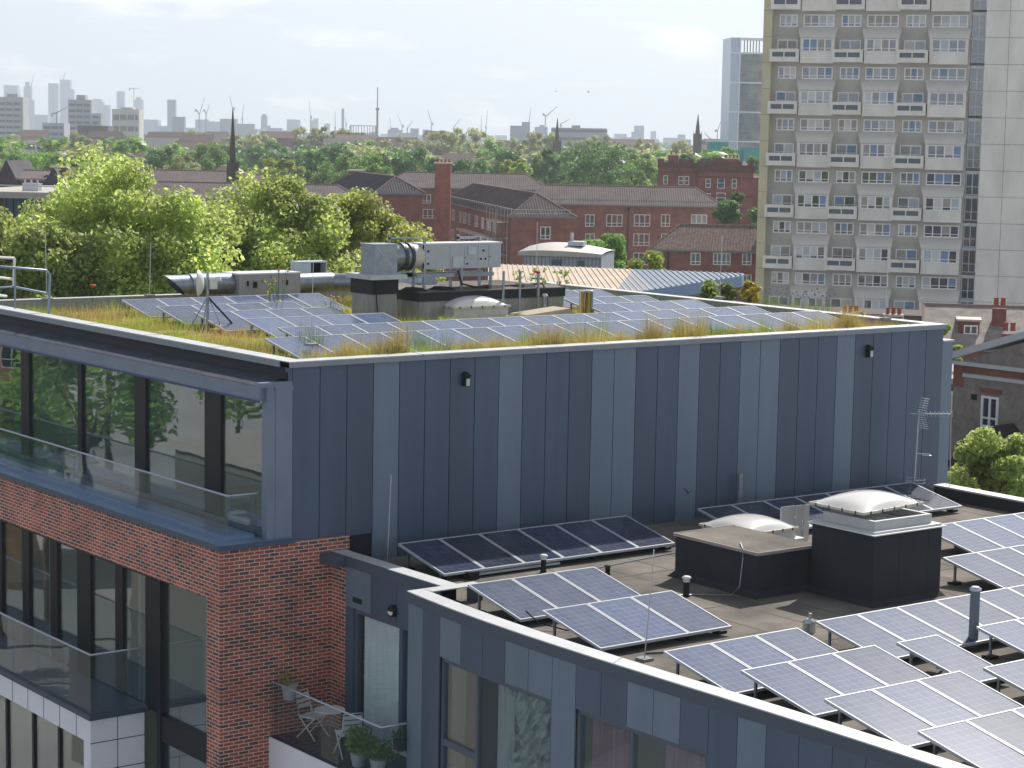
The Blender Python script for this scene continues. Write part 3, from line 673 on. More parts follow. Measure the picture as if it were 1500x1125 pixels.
def rl(tlx, tly, n, label, **k):
    p = onz(tlx, tly, zh+.02); return solar_row(p.x, p.y, n, zl, zh, label, GL, **k)
rl(583, 797, 6, 'shaded row of six solar panels along the left foot of the clad wall', dark=True, pitch=1.0)
rl(685, 857, 3, 'row of three solar panels nearest the step in the left parapet')
rl(794, 895, 3, 'row of three blue solar panels just in front of the row beside the parapet step')
rl(972, 955, 3, 'row of three bright blue solar panels left of the small steel roof cowl')
rl(1085, 983, 3, 'row of three solar panels overlapping the front of the bright blue row')
rl(1207, 1025, 3, 'row of three solar panels second nearest to the curved parapet at the bottom right')
rl(1344, 1072, 4, 'solar panel row nearest the camera in the bottom right corner')
rl(1195, 911, 8, 'long row of solar panels in front of the tall black rooflight box')
rl(1313, 942, 1, 'single solar panel standing alone left of the tall grey vent pipe')
rl(1430, 919, 5, 'solar panel row just right of the tall grey vent pipe at the right edge')
rl(1440, 979, 5, 'solar panel row below the tall grey vent pipe at the right edge of the photo')
rl(1381, 817.5, 6, 'solar panel row starting at the lower right side of the tall black rooflight box')
p = onz(1483, 754.8, zh); solar_row(p.x-3, p.y, 4, zl, zh, 'solar panel row behind and right of the tall black rooflight box', GL)
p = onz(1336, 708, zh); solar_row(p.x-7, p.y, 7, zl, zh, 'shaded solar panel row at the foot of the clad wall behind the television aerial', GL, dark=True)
ZS = Z0-.34        # planted roof surface
GU = 'rows of solar panels on the planted upper roof'
zl2, zh2 = Z0-.27, Z0+.05
def ru(tlx, tly, n, label, **k):
    p = onz(tlx, tly, zh2+.03); return solar_row(p.x, p.y, n, zl2, zh2, label, GU, zbase=ZS, **k)
ru(387, 495.5, 17, 'front row of solar panels on the planted roof, along the long coping behind straw grass', pitch=.985)
ru(407, 480, 15, 'second row of solar panels from the long front coping of the planted roof', pitch=.985)
ru(356, 467, 4, 'row of four solar panels left of the grey plant block, third from front coping')
ru(284, 457.6, 4, 'short row of solar panels left of the plant block, in front of the dish mast')
ru(228, 449, 4, 'short row of solar panels behind the dish mast, fifth from the front coping')
ru(178, 439.4, 6, 'rearmost row of solar panels at the left, in front of the long metal duct')
for tlx, tly, n, lab in ((1020, 439, 4, 'solar panel row right of the twin steel flue, third from the front coping'), (946, 432.4, 3, 'solar panel row directly behind the twin steel flue'), (878, 423.6, 3, 'solar panel row right of the plant block, second from the rear coping'), (814, 416.4, 3, 'rearmost solar panel row right of the plant block, below the beige metal roof')):
    p = onz(tlx, tly, zh2+.03); solar_row(p.x-n, p.y, n, zl2, zh2, lab, GU, zbase=ZS)
# ================================================================== ROOFTOP EQUIPMENT
# planted surface
soil = bpy.data.materials.new('planted_soil'); soil.use_nodes = True
t = soil.node_tree; b = t.nodes['Principled BSDF']; b.inputs['Roughness'].default_value = 1
g_ = t.nodes.new('ShaderNodeTexCoord'); nz = t.nodes.new('ShaderNodeTexNoise'); nz.inputs['Scale'].default_value = .9; nz.inputs['Detail'].default_value = 8; nz.inputs['Roughness'].default_value = .65
r_ = t.nodes.new('ShaderNodeValToRGB'); e = r_.color_ramp.elements; e[0].position = .3; e[0].color = (*lin('#5d6a2c'), 1); e[1].position = .7; e[1].color = (*lin('#8d6a4a'), 1)
k = e.new(.45); k.color = (*lin('#8a8038'), 1); k = e.new(.58); k.color = (*lin('#9d8550'), 1)
t.links.new(g_.outputs['Object'], nz.inputs['Vector']); t.links.new(nz.outputs['Fac'], r_.inputs['Fac']); t.links.new(r_.outputs['Color'], b.inputs['Base Color'])
mb = MB(); nx, ny = 60, 50; R2 = random.Random(11)
gx = [21.4+(XE-.28-21.4)*i/nx for i in range(nx+1)]; gy = [YW+.31+(YN-.29-YW-.31)*j/ny for j in range(ny+1)]
V = [(x, y, ZS+.03*math.sin(x*1.7+y)+.03*math.sin(y*2.3)+R2.uniform(-.02, .02)) for y in gy for x in gx]
mb.mesh(V, [(j*(nx+1)+i, j*(nx+1)+i+1, (j+1)*(nx+1)+i+1, (j+1)*(nx+1)+i) for j in range(ny) for i in range(nx)], 0, True)
mb.build('green_roof', soil, bld)
# ---- plant block
pb = thing('plant_block', (30.4, 44, ZS), 'grey rendered plant block with dark upper band and flat felt top under the air unit', 'roof block')
mb = MB(); mb.box(30.4, 35.15, 44, 47, ZS-.05, 19.80, 0); mb.build('wall', concrete, pb)
mb = MB(); mb.box(30.37, 35.18, 43.97, 47.03, 19.80, 20.02, 0); mb.box(30.36, 35.19, 43.96, 47.04, 20.0, 20.03, 0); mb.build('band', felt_dark, pb)
mb = MB(); mb.box(30.38, 35.17, 43.98, 47.02, 20.03, 20.05, 0); mb.build('roof', felt, pb)
pc = thing('duct_chimney', (29.5, 44.7, ZS), 'grey rendered square stack with black band carrying a boxy metal cowl', 'chimney')
mb = MB(); mb.box(29.15, 29.9, 44.3, 45.25, ZS-.05, 20.0, 0); mb.build('wall', concrete, pc)
mb = MB(); mb.box(29.12, 29.93, 44.27, 45.28, 20.0, 20.38, 0); mb.build('band', felt_dark, pc)
mb = MB(); mb.box(29.02, 30.12, 44.15, 45.35, 20.38, 20.50, 0); mb.build('cap_plate', steel_lt, pc)
mb = MB(); mb.box(29.22, 29.92, 44.32, 44.95, 20.55, 21.26, 0); mb.box(29.19, 29.95, 44.29, 44.98, 20.50, 20.55, 0); mb.box(29.2, 29.94, 44.30, 44.97, 21.26, 21.28, 0)
cw = mb.build('cowl', steel, pc)
mb = MB()
for k in range(8): mb.box(29.3+k*.062, 29.33+k*.062, 44.312, 44.32, 21.15-k*.06, 21.18-k*.06)
mb.build('rivets', steel_lt, cw)
mb = MB(); mb.tube([(29.2, 44.26, 20.38), (29.22, 44.25, 20.2), (29.3, 44.27, 19.5)], .015, 5); mb.build('cable', black_m, pc)
# ---- air handling unit on its frame
au = thing('air_handling_unit', (31.5, 44.8, 20.05), 'long grey air handling unit with hinged access panels raised on a steel frame', 'air unit')
AY0, AY1, AX0, AX1, AZ0, AZ1 = 44.4, 45.0, 30.82, 33.3, 20.60, 21.24
mb = MB(); mb.box(AX0, AX1, AY0, AY1, AZ0, AZ1, 0); mb.build('casing', ahu_m, au)
mb = MB(); mb.box(AX0-.03, AX1+.03, AY0-.03, AY1+.03, AZ1, AZ1+.035, 0); mb.build('top', ahu_top, au)
pxs = [AX0+.02, AX0+.80, AX0+1.27, AX0+1.71, AX1-.42, AX1-.02]
for i in range(5):
    mb = MB(); mb.box(pxs[i]+.012, pxs[i+1]-.012, AY0-.014, AY0, AZ0+.02, AZ1-.03, 0)
    pn = mb.build('access_panel', mat('unit_panel', '#b3bcc4', .4, .1, var=.04, vs=3), au)
    if i == 0:
        mb = MB()
        for z in (AZ0+.12, AZ1-.2): mb.box(pxs[i]+.06, pxs[i]+.11, AY0-.035, AY0-.014, z, z+.05)
        mb.build('latch', black_m, pn)
mb = MB(); mb.box(AX0+.88, AX0+1.2, AY0-.05, AY0-.015, AZ0+.03, AZ0+.32); mb.build('cover_box', ahu_m, au); mb = MB(); mb.box(AX0+1.38, AX0+1.62, AY0-.05, AY0-.015, AZ0+.36, AZ0+.56); mb.build('cover_box', ahu_m, au)
def disc(mb, c, r, d, m=0, n=14):
    V = [(c[0]+r*math.cos(2*math.pi*k/n), c[1], c[2]+r*math.sin(2*math.pi*k/n)) for k in range(n)]
    V2 = [(v[0], v[1]-d, v[2]) for v in V]; mb.mesh(V+V2, [(k, (k+1) % n, n+(k+1) % n, n+k) for k in range(n)]+[tuple(range(n, 2*n))], m)
for dx, dz, r in ((1.88, .42, .055), (1.80, .2, .05), (1.95, .2, .05), (1.35, .08, .05), (2.1, .25, .03), (1.3, .25, .025)):
    mb = MB(); disc(mb, (AX0+dx, AY0-.014, AZ0+dz+.04), r, .012, 0); disc(mb, (AX0+dx, AY0-.026, AZ0+dz+.04), r*.68, .008, 1); mb.build('gauge', [white_m, black_m], au)
mb = MB()
for x in (30.85, 32.05, 33.0):
    mb.box(x-.03, x+.03, AY0+.02, AY0+.08, 20.05, 20.62 if x > 31 else 21.42); mb.box(x-.03, x+.03, AY1-.08, AY1-.02, 20.05, 20.62 if x != 33.0 else 21.38)
mb.box(30.6, 33.1, AY0+.03, AY0+.07, 20.38, 20.48); mb.box(30.6, 33.1, AY1-.07, AY1-.03, 20.38, 20.48); mb.box(30.0, 30.82, AY1-.07, AY1-.03, 20.36, 20.5)
mb.box(29.95, 30.9, AY0+.35, AY0+.4, 21.38, 21.42); mb.box(29.95, 30.0, AY0+.35, AY0+.4, 20.5, 21.5); mb.box(32.3, 33.1, AY1, AY1+.05, 21.34, 21.40); mb.box(32.3, 32.36, AY1, AY1+.05, 20.5, 21.46)
mb.build('support_frame', steel, au)
mb = MB()
for x in (30.5, 31.4, 33.0, 34.1): mb.hexa([(x-.25, 44.1, 20.05), (x+.25, 44.1, 20.05), (x+.25, 44.7, 20.05), (x-.25, 44.7, 20.05), (x-.12, 44.2, 20.14), (x+.12, 44.2, 20.14), (x+.12, 44.6, 20.14), (x-.12, 44.6, 20.14)])
mb.build('rubber_foot', black_m, au)
mb = MB(); mb.tube([(31.9, 44.4, 20.55), (31.95, 44.3, 20.2), (32.4, 44.3, 20.1), (34.3, 44.3, 20.12), (34.5, 44.1, 20.15), (34.52, 43.93, 19.9), (34.52, 43.93, 19.4)], .03, 6, 0); mb.tube([(31.2, 44.6, 20.09), (34.2, 44.45, 20.09)], .02, 5, 1)
mb.build('cable_run', [mat('brown_cable', '#4b2a30', .7), steel], au)
mb = MB()
V = []
def ringx(mb, x0, x1, r0, r1, m, cy=44.68, cz=20.93, n=20):
    V = [(x0, cy+r0*math.cos(2*math.pi*k/n), cz+r0*math.sin(2*math.pi*k/n)) for k in range(n)]+[(x1, cy+r1*math.cos(2*math.pi*k/n), cz+r1*math.sin(2*math.pi*k/n)) for k in range(n)]
    mb.mesh(V, [(k, (k+1) % n, n+(k+1) % n, n+k) for k in range(n)], m, True)
    mb.face([V[k] for k in range(n)], m); mb.face([V[n+k] for k in range(n)][::-1], m)
ringx(mb, 29.92, 30.2, .26, .33, 0); ringx(mb, 30.2, 30.3, .37, .37, 1); ringx(mb, 30.3, 30.42, .33, .33, 0); ringx(mb, 30.42, 30.5, .37, .37, 1); ringx(mb, 30.5, 30.82, .33, .3, 2)
mb.build('fan_duct', [steel, mat('flange_dark', '#4d545b', .5, .5), mat('duct_cream', '#cfccc4', .6)], au)
# ---- long duct at the rear left with its fan box
Y5 = 50.2
def P5(px, py, Y=Y5): return ony(px, py, Y)
a, b_, c_, d_ = P5(240, 418), P5(338, 418), P5(428, 414), P5(516, 413)
zd = a.z
du = thing('ventilation_duct', (a.x, Y5, ZS), 'long round galvanised duct with slanted open end and pale fan box', 'duct')
mb = MB(); n = 20; rr = .27
ringA = [(a.x+.28+.30*math.sin(2*math.pi*k/n)*-1, Y5+rr*math.cos(2*math.pi*k/n), zd+rr*math.sin(2*math.pi*k/n)) for k in range(n)]
ringB = [(a.x+.75, Y5+rr*math.cos(2*math.pi*k/n), zd+rr*math.sin(2*math.pi*k/n)) for k in range(n)]
mb.mesh(ringA+ringB, [(k, (k+1) % n, n+(k+1) % n, n+k) for k in range(n)], 0, True)
ringx(mb, a.x+.75, b_.x-.02, .30, .30, 0, Y5, zd); mb.build('duct', steel, du)
mb = MB(); ringx(mb, a.x+.6, a.x+.62, .2, .2, 0, Y5, zd); mb.build('inner_duct', black_m, du)
mb = MB(); mb.box(b_.x, c_.x, Y5-.45, Y5+.45, ZS+.1, b_.z+.31, 0); mb.box(b_.x-.02, c_.x+.02, Y5-.47, Y5+.47, b_.z+.31, b_.z+.35, 1); fb = mb.build('fan_box', [mat('fan_box_grey', '#a9abae', .5, .2, var=.12, vs=3), ahu_top], du)
mb = MB()
for x in (.25, 1.0, 1.5): mb.box(b_.x+x, b_.x+x+.04, Y5-.49, Y5-.45, b_.z+.0, b_.z+.14)
mb.box(b_.x+.45, b_.x+.55, Y5-.5, Y5-.45, b_.z-.05, b_.z+.12); mb.build('latch', black_m, fb)
mb = MB(); ringx(mb, c_.x, c_.x+1.3, .28, .28, 0, Y5, c_.z-.02); n = 12
pts = [(c_.x+1.3, Y5, c_.z-.02), (c_.x+1.8, Y5-.6, c_.z+.0), (c_.x+2.0, Y5-2.2, c_.z+.05), (c_.x+1.9, Y5-4.0, c_.z+.2)]
mb.tube(pts, .25, 16, 0); mb.build('duct', steel, du)
bx = ony(437, 402, 50.6)
t6 = thing('intake_cowl', (bx.x, 50.6, ZS), 'open fronted grey box cowl behind the galvanised duct', 'vent')
mb = MB(); x0, z0_ = bx.x, bx.z
mb.box(x0, x0+.95, 51.0, 51.03, z0_-.1, z0_+.32); mb.box(x0, x0+.42, 50.6, 51.0, z0_-.1, z0_+.32); mb.box(x0+.92, x0+.95, 50.6, 51.0, z0_-.1, z0_+.32); mb.box(x0, x0+.95, 50.58, 51.05, z0_+.32, z0_+.36); mb.box(x0+.42, x0+.92, 50.9, 50.95, z0_-.1, z0_+.32, 1)
mb.build('casing', [ahu_m, black_m], t6); mb = MB(); mb.box(x0+.1, x0+.8, 50.7, 50.95, ZS, z0_-.1); mb.build('leg', steel, t6)
# ---- rooflights
def rooflight(name, label, x0, x1, y0, y1, zb, kerb_h, lid_z, rise, tilt=0, dome=dome_m, open_=False, shift=0):
    t = thing(name, (x0, y0, zb), label, 'rooflight', 'domed rooflights')
    m = MB()
    for a in ((x0, x1, y0, y0+.07), (x0, x1, y1-.07, y1), (x0, x0+.07, y0+.07, y1-.07), (x1-.07, x1, y0+.07, y1-.07)): m.box(*a, zb, zb+kerb_h)
    m.box(x0-.14, x1+.14, y0-.14, y1+.14, zb-.03, zb+.025)
    m.build('kerb', kerb_m, t)
    if open_:
        m = MB(); m.box(x0+.07, x1-.07, y0+.07, y1-.07, zb+.03, zb+.05); m.build('inner_pane', mat('inner_pane', '#8d9798', .3, .2, var=.1), t)
    y0 += shift; y1 += shift; nx = 14; m = MB(); L_ = x1-x0; W = y1-y0; V = []
    for j in range(nx+1):
        for i in range(nx+1):
            u, v = i/nx, j/nx; q = (1-(2*u-1)**4)*(1-(2*v-1)**4)
            q = (max(0, 1-(2*u-1)**2)**.6)*(max(0, 1-(2*v-1)**2)**.6)
            V.append((x0-.03+(L_+.06)*u, y0-.03+(W+.06)*v, lid_z+tilt*u+rise*q))
    m.mesh(V, [(j*(nx+1)+i, j*(nx+1)+i+1, (j+1)*(nx+1)+i+1, (j+1)*(nx+1)+i) for j in range(nx) for i in range(nx)], 0, True)
    dm = m.build('dome', dome, t)
    m = MB()
    def zt(x): return lid_z+tilt*(x-x0)/L_
    for (ya, yb) in ((y0-.05, y0-.03), (y1+.03, y1+.05)):
        m.hexa([(x0-.05, ya, zt(x0)-.03), (x1+.05, ya, zt(x1)-.03), (x1+.05, yb, zt(x1)-.03), (x0-.05, yb, zt(x0)-.03), (x0-.05, ya, zt(x0)+.02), (x1+.05, ya, zt(x1)+.02), (x1+.05, yb, zt(x1)+.02), (x0-.05, yb, zt(x0)+.02)])
    m.box(x0-.05, x0-.03, y0-.03, y1+.03, zt(x0)-.03, zt(x0)+.02); m.box(x1+.03, x1+.05, y0-.03, y1+.03, zt(x1)-.03, zt(x1)+.02)
    m.build('rim', mat('rim_cream', '#cfcabd', .4), dm)
    for k in range(5):
        m = MB(); x = x0+.15+(L_-.3)*k/4; m.box(x-.012, x+.012, y0-.062, y0-.05, zt(x)-.03, zt(x)+.03); m.build('clip', black_m, t)
    for k in range(4):
        m = MB(); y = y0+.15+(W-.3)*k/3; m.box(x0-.062, x0-.05, y-.012, y+.012, zt(x0)-.03, zt(x0)+.03); m.build('clip', black_m, t)
    return t
p = onz(665, 465, ZS+.15)
rooflight('domed_rooflight', 'white domed rooflight on the planted roof in front of the grey plant block', p.x, p.x+1.75, p.y, p.y+.95, ZS+.12, .25, ZS+.40, .27)
# low beige upstand and flues
q = ony(752, 459, 42.6); q2 = ony(827, 455, 42.6)
rt = thing('roof_upstand', (q.x, 42.6, ZS), 'beige sloping felt upstand right of the white domed rooflight', 'roof block')
mb = MB(); mb.hexa([(q.x, 42.2, ZS), (q2.x, 42.2, ZS), (q2.x, 43.2, ZS), (q.x, 43.2, ZS), (q.x+.25, 42.35, ZS+.25), (q2.x, 42.35, ZS+.38), (q2.x, 43.1, ZS+.38), (q.x+.3, 43.1, ZS+.25)]); mb.build('casing', mat('beige_board', '#b3a793', .9, var=.1), rt)
def pole(px, pyt, pyb, Y, r, label, m=steel, cap=True, name='steel_pole', cat='pole', group=None):
    a = ony(px, pyb, Y); c = ony(px+(pyb-pyt)*.018, pyt, Y); t = thing(name, (a.x, Y, a.z), label, cat, group)
    mb = MB(); mb.tube([(a.x, Y, a.z-.2), (a.x, Y, c.z)], r, 10); mb.build('shaft', m, t)
    if cap: mb = MB(); mb.lathe((a.x, Y, c.z), [(r*1.35, -.04), (r*1.35, .0), (r*.8, .03)], 12); mb.build('cap', steel_lt, t)
    return t
gp = 'steel poles in front of the plant block'
pole(737, 397, 447, 43.7, .035, 'steel pole nearest the domed rooflight, first of three before the plant block', group=gp, cap=False)
pole(761, 397, 450, 43.7, .035, 'middle steel pole of the three before the plant block', group=gp, cap=False)
pole(788, 396, 448, 43.7, .035, 'right steel pole of the three before the plant block, beside a red poppy', group=gp, cap=False)
pole(798, 432, 447, 43.5, .06, 'short grey vent pipe at the right foot of the plant block', name='vent_pipe', cat='vent pipe')
fl = ony(853, 459, 42.3)
ft = thing('twin_flue', (fl.x, 42.3, fl.z), 'pair of short shiny steel flues standing side by side among the solar panels', 'flue')
for dx, r in ((-.02, .07), (.2, .125)):
    mb = MB(); mb.lathe((fl.x+dx, 42.3, fl.z-.1), [(r, 0), (r, .64), (r*1.12, .65), (r*1.12, .69), (r*.9, .70)], 20); mb.build('flue', mat('polished_steel', '#c9c2b8', .12, 1.0), ft)
# aerial dish on tripod mast
dp = onz(304, 486, ZS); X0, Y0_ = dp.x, dp.y; zt_ = ony(304, 398, Y0_).z
dt = thing('dish_mast', (X0, Y0_, ZS), 'white dish aerial on a grey mast with braced legs among the roof plants', 'aerial')
mb = MB(); mb.tube([(X0, Y0_, ZS-.1), (X0, Y0_, zt_)], .035, 8); mb.build('mast', steel, dt)
hd = Vector((RT.x, RT.y, 0)).normalized(); zc_ = ony(300, 416, Y0_).z
mb = MB(); n = 20; V = []
for j, (rr, dd) in enumerate(((.01, .17), (.12, .15), (.22, .09), (.29, .0))):
    for k in range(n):
        a = 2*math.pi*k/n; s = Vector((-hd.y, hd.x, 0)); V.append(Vector((X0, Y0_, zc_))-hd*(.22-dd*.8)+s*rr*math.cos(a)+Vector((0, 0, rr*1.12*math.sin(a)+.02)))
V += [v-hd*.012 for v in V]
Fs = [(j*n+k, j*n+(k+1) % n, (j+1)*n+(k+1) % n, (j+1)*n+k) for j in range(3) for k in range(n)]
mb.mesh(V, Fs+[tuple(4*n+i for i in f[::-1]) for f in Fs]+[(3*n+k, 3*n+(k+1) % n, 7*n+(k+1) % n, 7*n+k) for k in range(n)], 0, True); mb.build('dish', white_m, dt)
mb = MB(); c = Vector((X0, Y0_, zc_))+hd*.1; mb.box(c.x-.05, c.x+.12, c.y-.06, c.y+.06, zc_-.12, zc_+.12); mb.tube([c+Vector((0, 0, .1)), c+hd*.22+Vector((0, 0, .13))], .06, 10); mb.build('radio_unit', white_m, dt)
for k, (dx, dy, m_) in enumerate(((-.32, -.3, 0), (.2, -.5, 0), (.65, -.45, 1), (-.3, .4, 0))):
    mb = MB(); mb.tube([(X0, Y0_, ZS+.85), (X0+dx, Y0_+dy, ZS)], .014 if not m_ else .025, 6); mb.build('brace', black_m if m_ else steel, dt)
# guard rail at the far left
gr = thing('guard_rail', (23, 50.5, ZS), 'grey tubular guard rail with two bars at the left end of the planted roof', 'railing')
A_ = ony(72, 458, 47.2); 
def gpt(px, py, Y=47.2): return ony(px, py, Y)
mb = MB(); mb.tube([gpt(-30, 394), gpt(-4, 390), gpt(20, 392), gpt(68, 396), gpt(73, 402), gpt(71, 460)], .03, 8); mb.build('rail', mat('rail_blue_grey', '#8d9fb5', .4, .4), gr)
mb = MB(); mb.tube([gpt(-30, 424), gpt(20, 420), gpt(71, 430)], .026, 8); mb.build('rail', MATS['rail_blue_grey'], gr)
mb = MB(); mb.tube([gpt(22, 392), gpt(22, 452)], .026, 8); mb.build('post', MATS['rail_blue_grey'], gr)
mb = MB()
for a, c in (((-20, 376), (21, 378)), ((21, 378), (20, 420)), ((-20, 404), (19, 409)), ((-20, 430), (10, 434))):
    mb.tube([gpt(*a, Y=49), gpt(*c, Y=49)], .035, 4)
gt = thing('ladder_hoop', (gpt(10, 430, 49).x, 49, ZS), 'pale square section ladder frame at the left edge behind the guard rail', 'ladder')
mb.build('frame', white_m, gt)
# lightning rods
def rod(px0, py0, pxt, pyt, Y, label, r=.011, base=True):
    a = ony(px0, py0, Y); c = ony(pxt, pyt, Y); t = thing('lightning_rod', (a.x, Y, a.z), label, 'rod', 'thin lightning rods')
    mb = MB(); mb.tube([a, c], r, 5); mb.build('shaft', steel_lt, t)
    if base: mb = MB(); mb.box(a.x-.11, a.x+.11, Y-.11, Y+.11, a.z-.02, a.z+.03); mb.build('base', mat('concrete_foot', '#8c8e90', .9), t)
rod(69, 438, 66, 338, 51.0, 'thin lightning rod beside the guard rail at the far left')
rod(219, 433, 221, 357, 51.0, 'thin lightning rod against the tree left of the slanted duct end')
rod(567, 831, 573, 696, 34.15, 'lightning rod at the left end of the shaded solar row by the clad wall')
rod(944, 966, 958, 805, fx(25.6)*0+25.6, 'lightning rod on the curved parapet in front of the blue solar panels')
rod(1297, 467, 1301, 366, 36.6, 'lightning rod on the right hand coping in front of the tower block')
rod(1391, 733, 1393, 610, 33.6, 'lightning rod by the corner behind the television aerial')
rod(456, 505, 459, 384, 37.5, 'thin lightning rod rising from the front solar row near the left corner', .007)
rod(1054, 436, 1058, 344, 43.5, 'thin lightning rod in front of the metal roof and the brick house', .009)
rod(786, 408, 787, 325, 47.5, 'thin lightning rod behind the plant block beside the metal plant room', .009)
# wall cameras / bird boxes on the cladding
def wall_light(px, py, label):
    c = ony(px, py, YW); t = thing('wall_light', (c.x, YW-.1, c.z), label, 'lamp', 'wall lights on the clad wall')
    mb = MB(); mb.box(c.x-.07, c.x+.07, YW-.12, YW-.002, c.z-.13, c.z+.08); mb.hexa([(c.x-.09, YW-.15, c.z+.08), (c.x+.09, YW-.15, c.z+.08), (c.x+.09, YW-.002, c.z+.08), (c.x-.09, YW-.002, c.z+.08), (c.x-.03, YW-.06, c.z+.17), (c.x+.03, YW-.06, c.z+.17), (c.x+.03, YW-.002, c.z+.17), (c.x-.03, YW-.002, c.z+.17)]); mb.build('housing', black_m, t)
    mb = MB(); mb.box(c.x-.035, c.x+.05, YW-.135, YW-.12, c.z-.12, c.z+.03); mb.build('lens', steel_lt, t)
wall_light(680, 556, 'black hooded wall light high on the clad wall, near its left end')
wall_light(1271, 515, 'black hooded wall light high on the clad wall, near its right end')
# ---- lower roof equipment
def felt_box(name, label, x0, x1, y0, y1, h, flare=.12, top=felt):
    t = thing(name, (x0, y0, ZR), label, 'roof block')
    mb = MB()
    mb.hexa([(x0, y0, ZR+flare), (x1, y0, ZR+flare), (x1, y1, ZR+flare), (x0, y1, ZR+flare), (x0, y0, ZR+h), (x1, y0, ZR+h), (x1, y1, ZR+h), (x0, y1, ZR+h)])
    mb.hexa([(x0-flare, y0-flare, ZR-.01), (x1+flare, y0-flare, ZR-.01), (x1+flare, y1+flare, ZR-.01), (x0-flare, y1+flare, ZR-.01), (x0, y0, ZR+flare), (x1, y0, ZR+flare), (x1, y1, ZR+flare), (x0, y1, ZR+flare)])
    for k in range(1, int((x1-x0)/.8)+1): x = x0+k*.8-.1; mb.box(x, x+.06, y0-.004, y0, ZR+flare, ZR+h)
    for k in range(1, int((y1-y0)/.8)+1): y = y0+k*.75-.1; mb.box(x0-.004, x0, y, y+.06, ZR+flare, ZR+h)
    mb.build('casing', felt_dark, t)
    return t
t1 = felt_box('roof_box', 'low black felt roof box with a flat grey felt top', 27.27, 28.86, 28.06, 30.4, .84)
mb = MB(); mb.box(27.25, 28.88, 28.04, 30.42, ZR+.84, ZR+.87, 0); mb.build('top', felt, t1)
mb = MB(); mb.box(27.23, 27.25, 28.02, 30.44, ZR+.82, ZR+.88, 0); mb.box(27.25, 28.88, 28.02, 28.04, ZR+.82, ZR+.88, 0); mb.box(27.25, 28.88, 30.42, 30.44, ZR+.82, ZR+.88, 0); mb.build('edge_trim', mat('trim_pinkish', '#a39b98', .6), t1)
t2 = felt_box('rooflight_box', 'tall black felt clad box carrying the open rooflight', 28.57, 30.45, 26.32, 27.93, 1.36, .10)
rooflight('open_rooflight', 'white rooflight with its domed lid tilted open on the tall black box', 28.72, 30.30, 26.46, 27.80, ZR+1.39, .20, ZR+1.70, .22, tilt=.06, open_=True, shift=.30)
mb = MB(); mb.box(28.5, 30.52, 26.25, 28.0, ZR+1.355, ZR+1.375, 0); mb.build('flashing', white_m, t2)
mb = MB(); pth = [(27.6, 28.9, ZR+.9), (27.235, 28.45, ZR+.89), (27.22, 28.42, ZR+.7), (27.14, 28.4, ZR+.18), (26.95, 28.42, ZR+.03), (26.4, 28.9, ZR+.015), (25.9, 29.1, ZR+.012)]
cb = thing('roof_cable', (27.2, 28.4, ZR), 'thin grey cable hanging down the left face of the low black box', 'cable'); mb.tube(pth, .012, 5); mb.build('cable', steel, cb)
p = onz(1092, 806, ZR+.2)
rooflight('domed_rooflight', 'domed rooflight with a bright sun glint behind the low black roof box', p.x, p.x+1.45, p.y, p.y+1.35, ZR+.30, .2, ZR+.53, .24)
fb2 = thing('rooflight_upstand', (p.x, p.y, ZR), 'dark felt upstand under the glinting domed rooflight', 'roof block'); mb = MB(); mb.box(p.x-.1, p.x+1.55, p.y-.1, p.y+1.45, ZR, ZR+.265); mb.build('casing', felt_dark, fb2)
m1 = onz(1143, 790, ZR+.1)
ms = thing('metal_screen', (30.7, 30.6, ZR), 'shiny stainless steel screen between the glinting rooflight and the tall black box', 'screen')
sc = mat('stainless', '#c6cace', .3, .7, var=.1, vs=2, stretch=(2, 2, .3))
for k, (x0_, x1_) in enumerate(((0, .42), (.43, .62), (.63, .80))):
    mb = MB(); mb.box(m1.x+x0_, m1.x+x1_, m1.y-.03*k, m1.y+.03-.03*k, ZR+.02, ZR+.80); mb.build('sheet', sc, ms)
for px, py, r, h, lab in ((796, 838, .055, .36, 'short white capped vent pipe in front of the shaded solar row'), (890, 842, .05, .2, 'small dark ribbed vent pipe between the solar rows'), (1005, 874, .06, .40, 'black vent pipe with a white cap left of the low black box')):
    a = onz(px, py, ZR); t = thing('vent_pipe', (a.x, a.y, ZR), lab, 'vent pipe', 'short vent pipes on the lower roof')
    mb = MB(); mb.lathe(a, [(r*1.3, 0), (r, .05), (r, h*.75)], 14); mb.build('pipe', black_m, t)
    mb = MB(); mb.lathe(a, [(r*1.05, h*.72), (r*1.1, h*.86), (r*1.5, h*.88), (r*1.5, h*.95), (r*.9, h)], 14); mb.build('cap', white_m if 'white' in lab else felt_dark, t)
a = onz(1185, 926, ZR); t = thing('roof_cowl', (a.x, a.y, ZR), 'tiny steel roof cowl with fittings beside the bright blue solar row', 'vent pipe')
mb = MB(); mb.lathe(a, [(.12, 0), (.11, .16), (.13, .18), (.05, .24)], 14); mb.tube([a+Vector((.02, 0, .2)), a+Vector((.02, 0, .34))], .03, 8); mb.build('cowl', steel_lt, t)
a = onz(1425, 950, ZR); t = thing('vent_pipe', (a.x, a.y, ZR), 'tall grey vent pipe among the solar panels at the right', 'vent pipe')
mb = MB(); mb.lathe(a, [(.085, 0), (.085, 1.02)], 18); mb.build('pipe', mat('pipe_grey', '#737d88', .5, .2), t); mb = MB(); mb.lathe(a, [(.1, 1.02), (.105, 1.06), (.06, 1.09)], 18); mb.build('cap', steel_lt, t)
pole(1083, 694, 745, 34.75, .06, 'short grey pipe standing against the clad wall', name='wall_pipe', cat='pipe', cap=False)
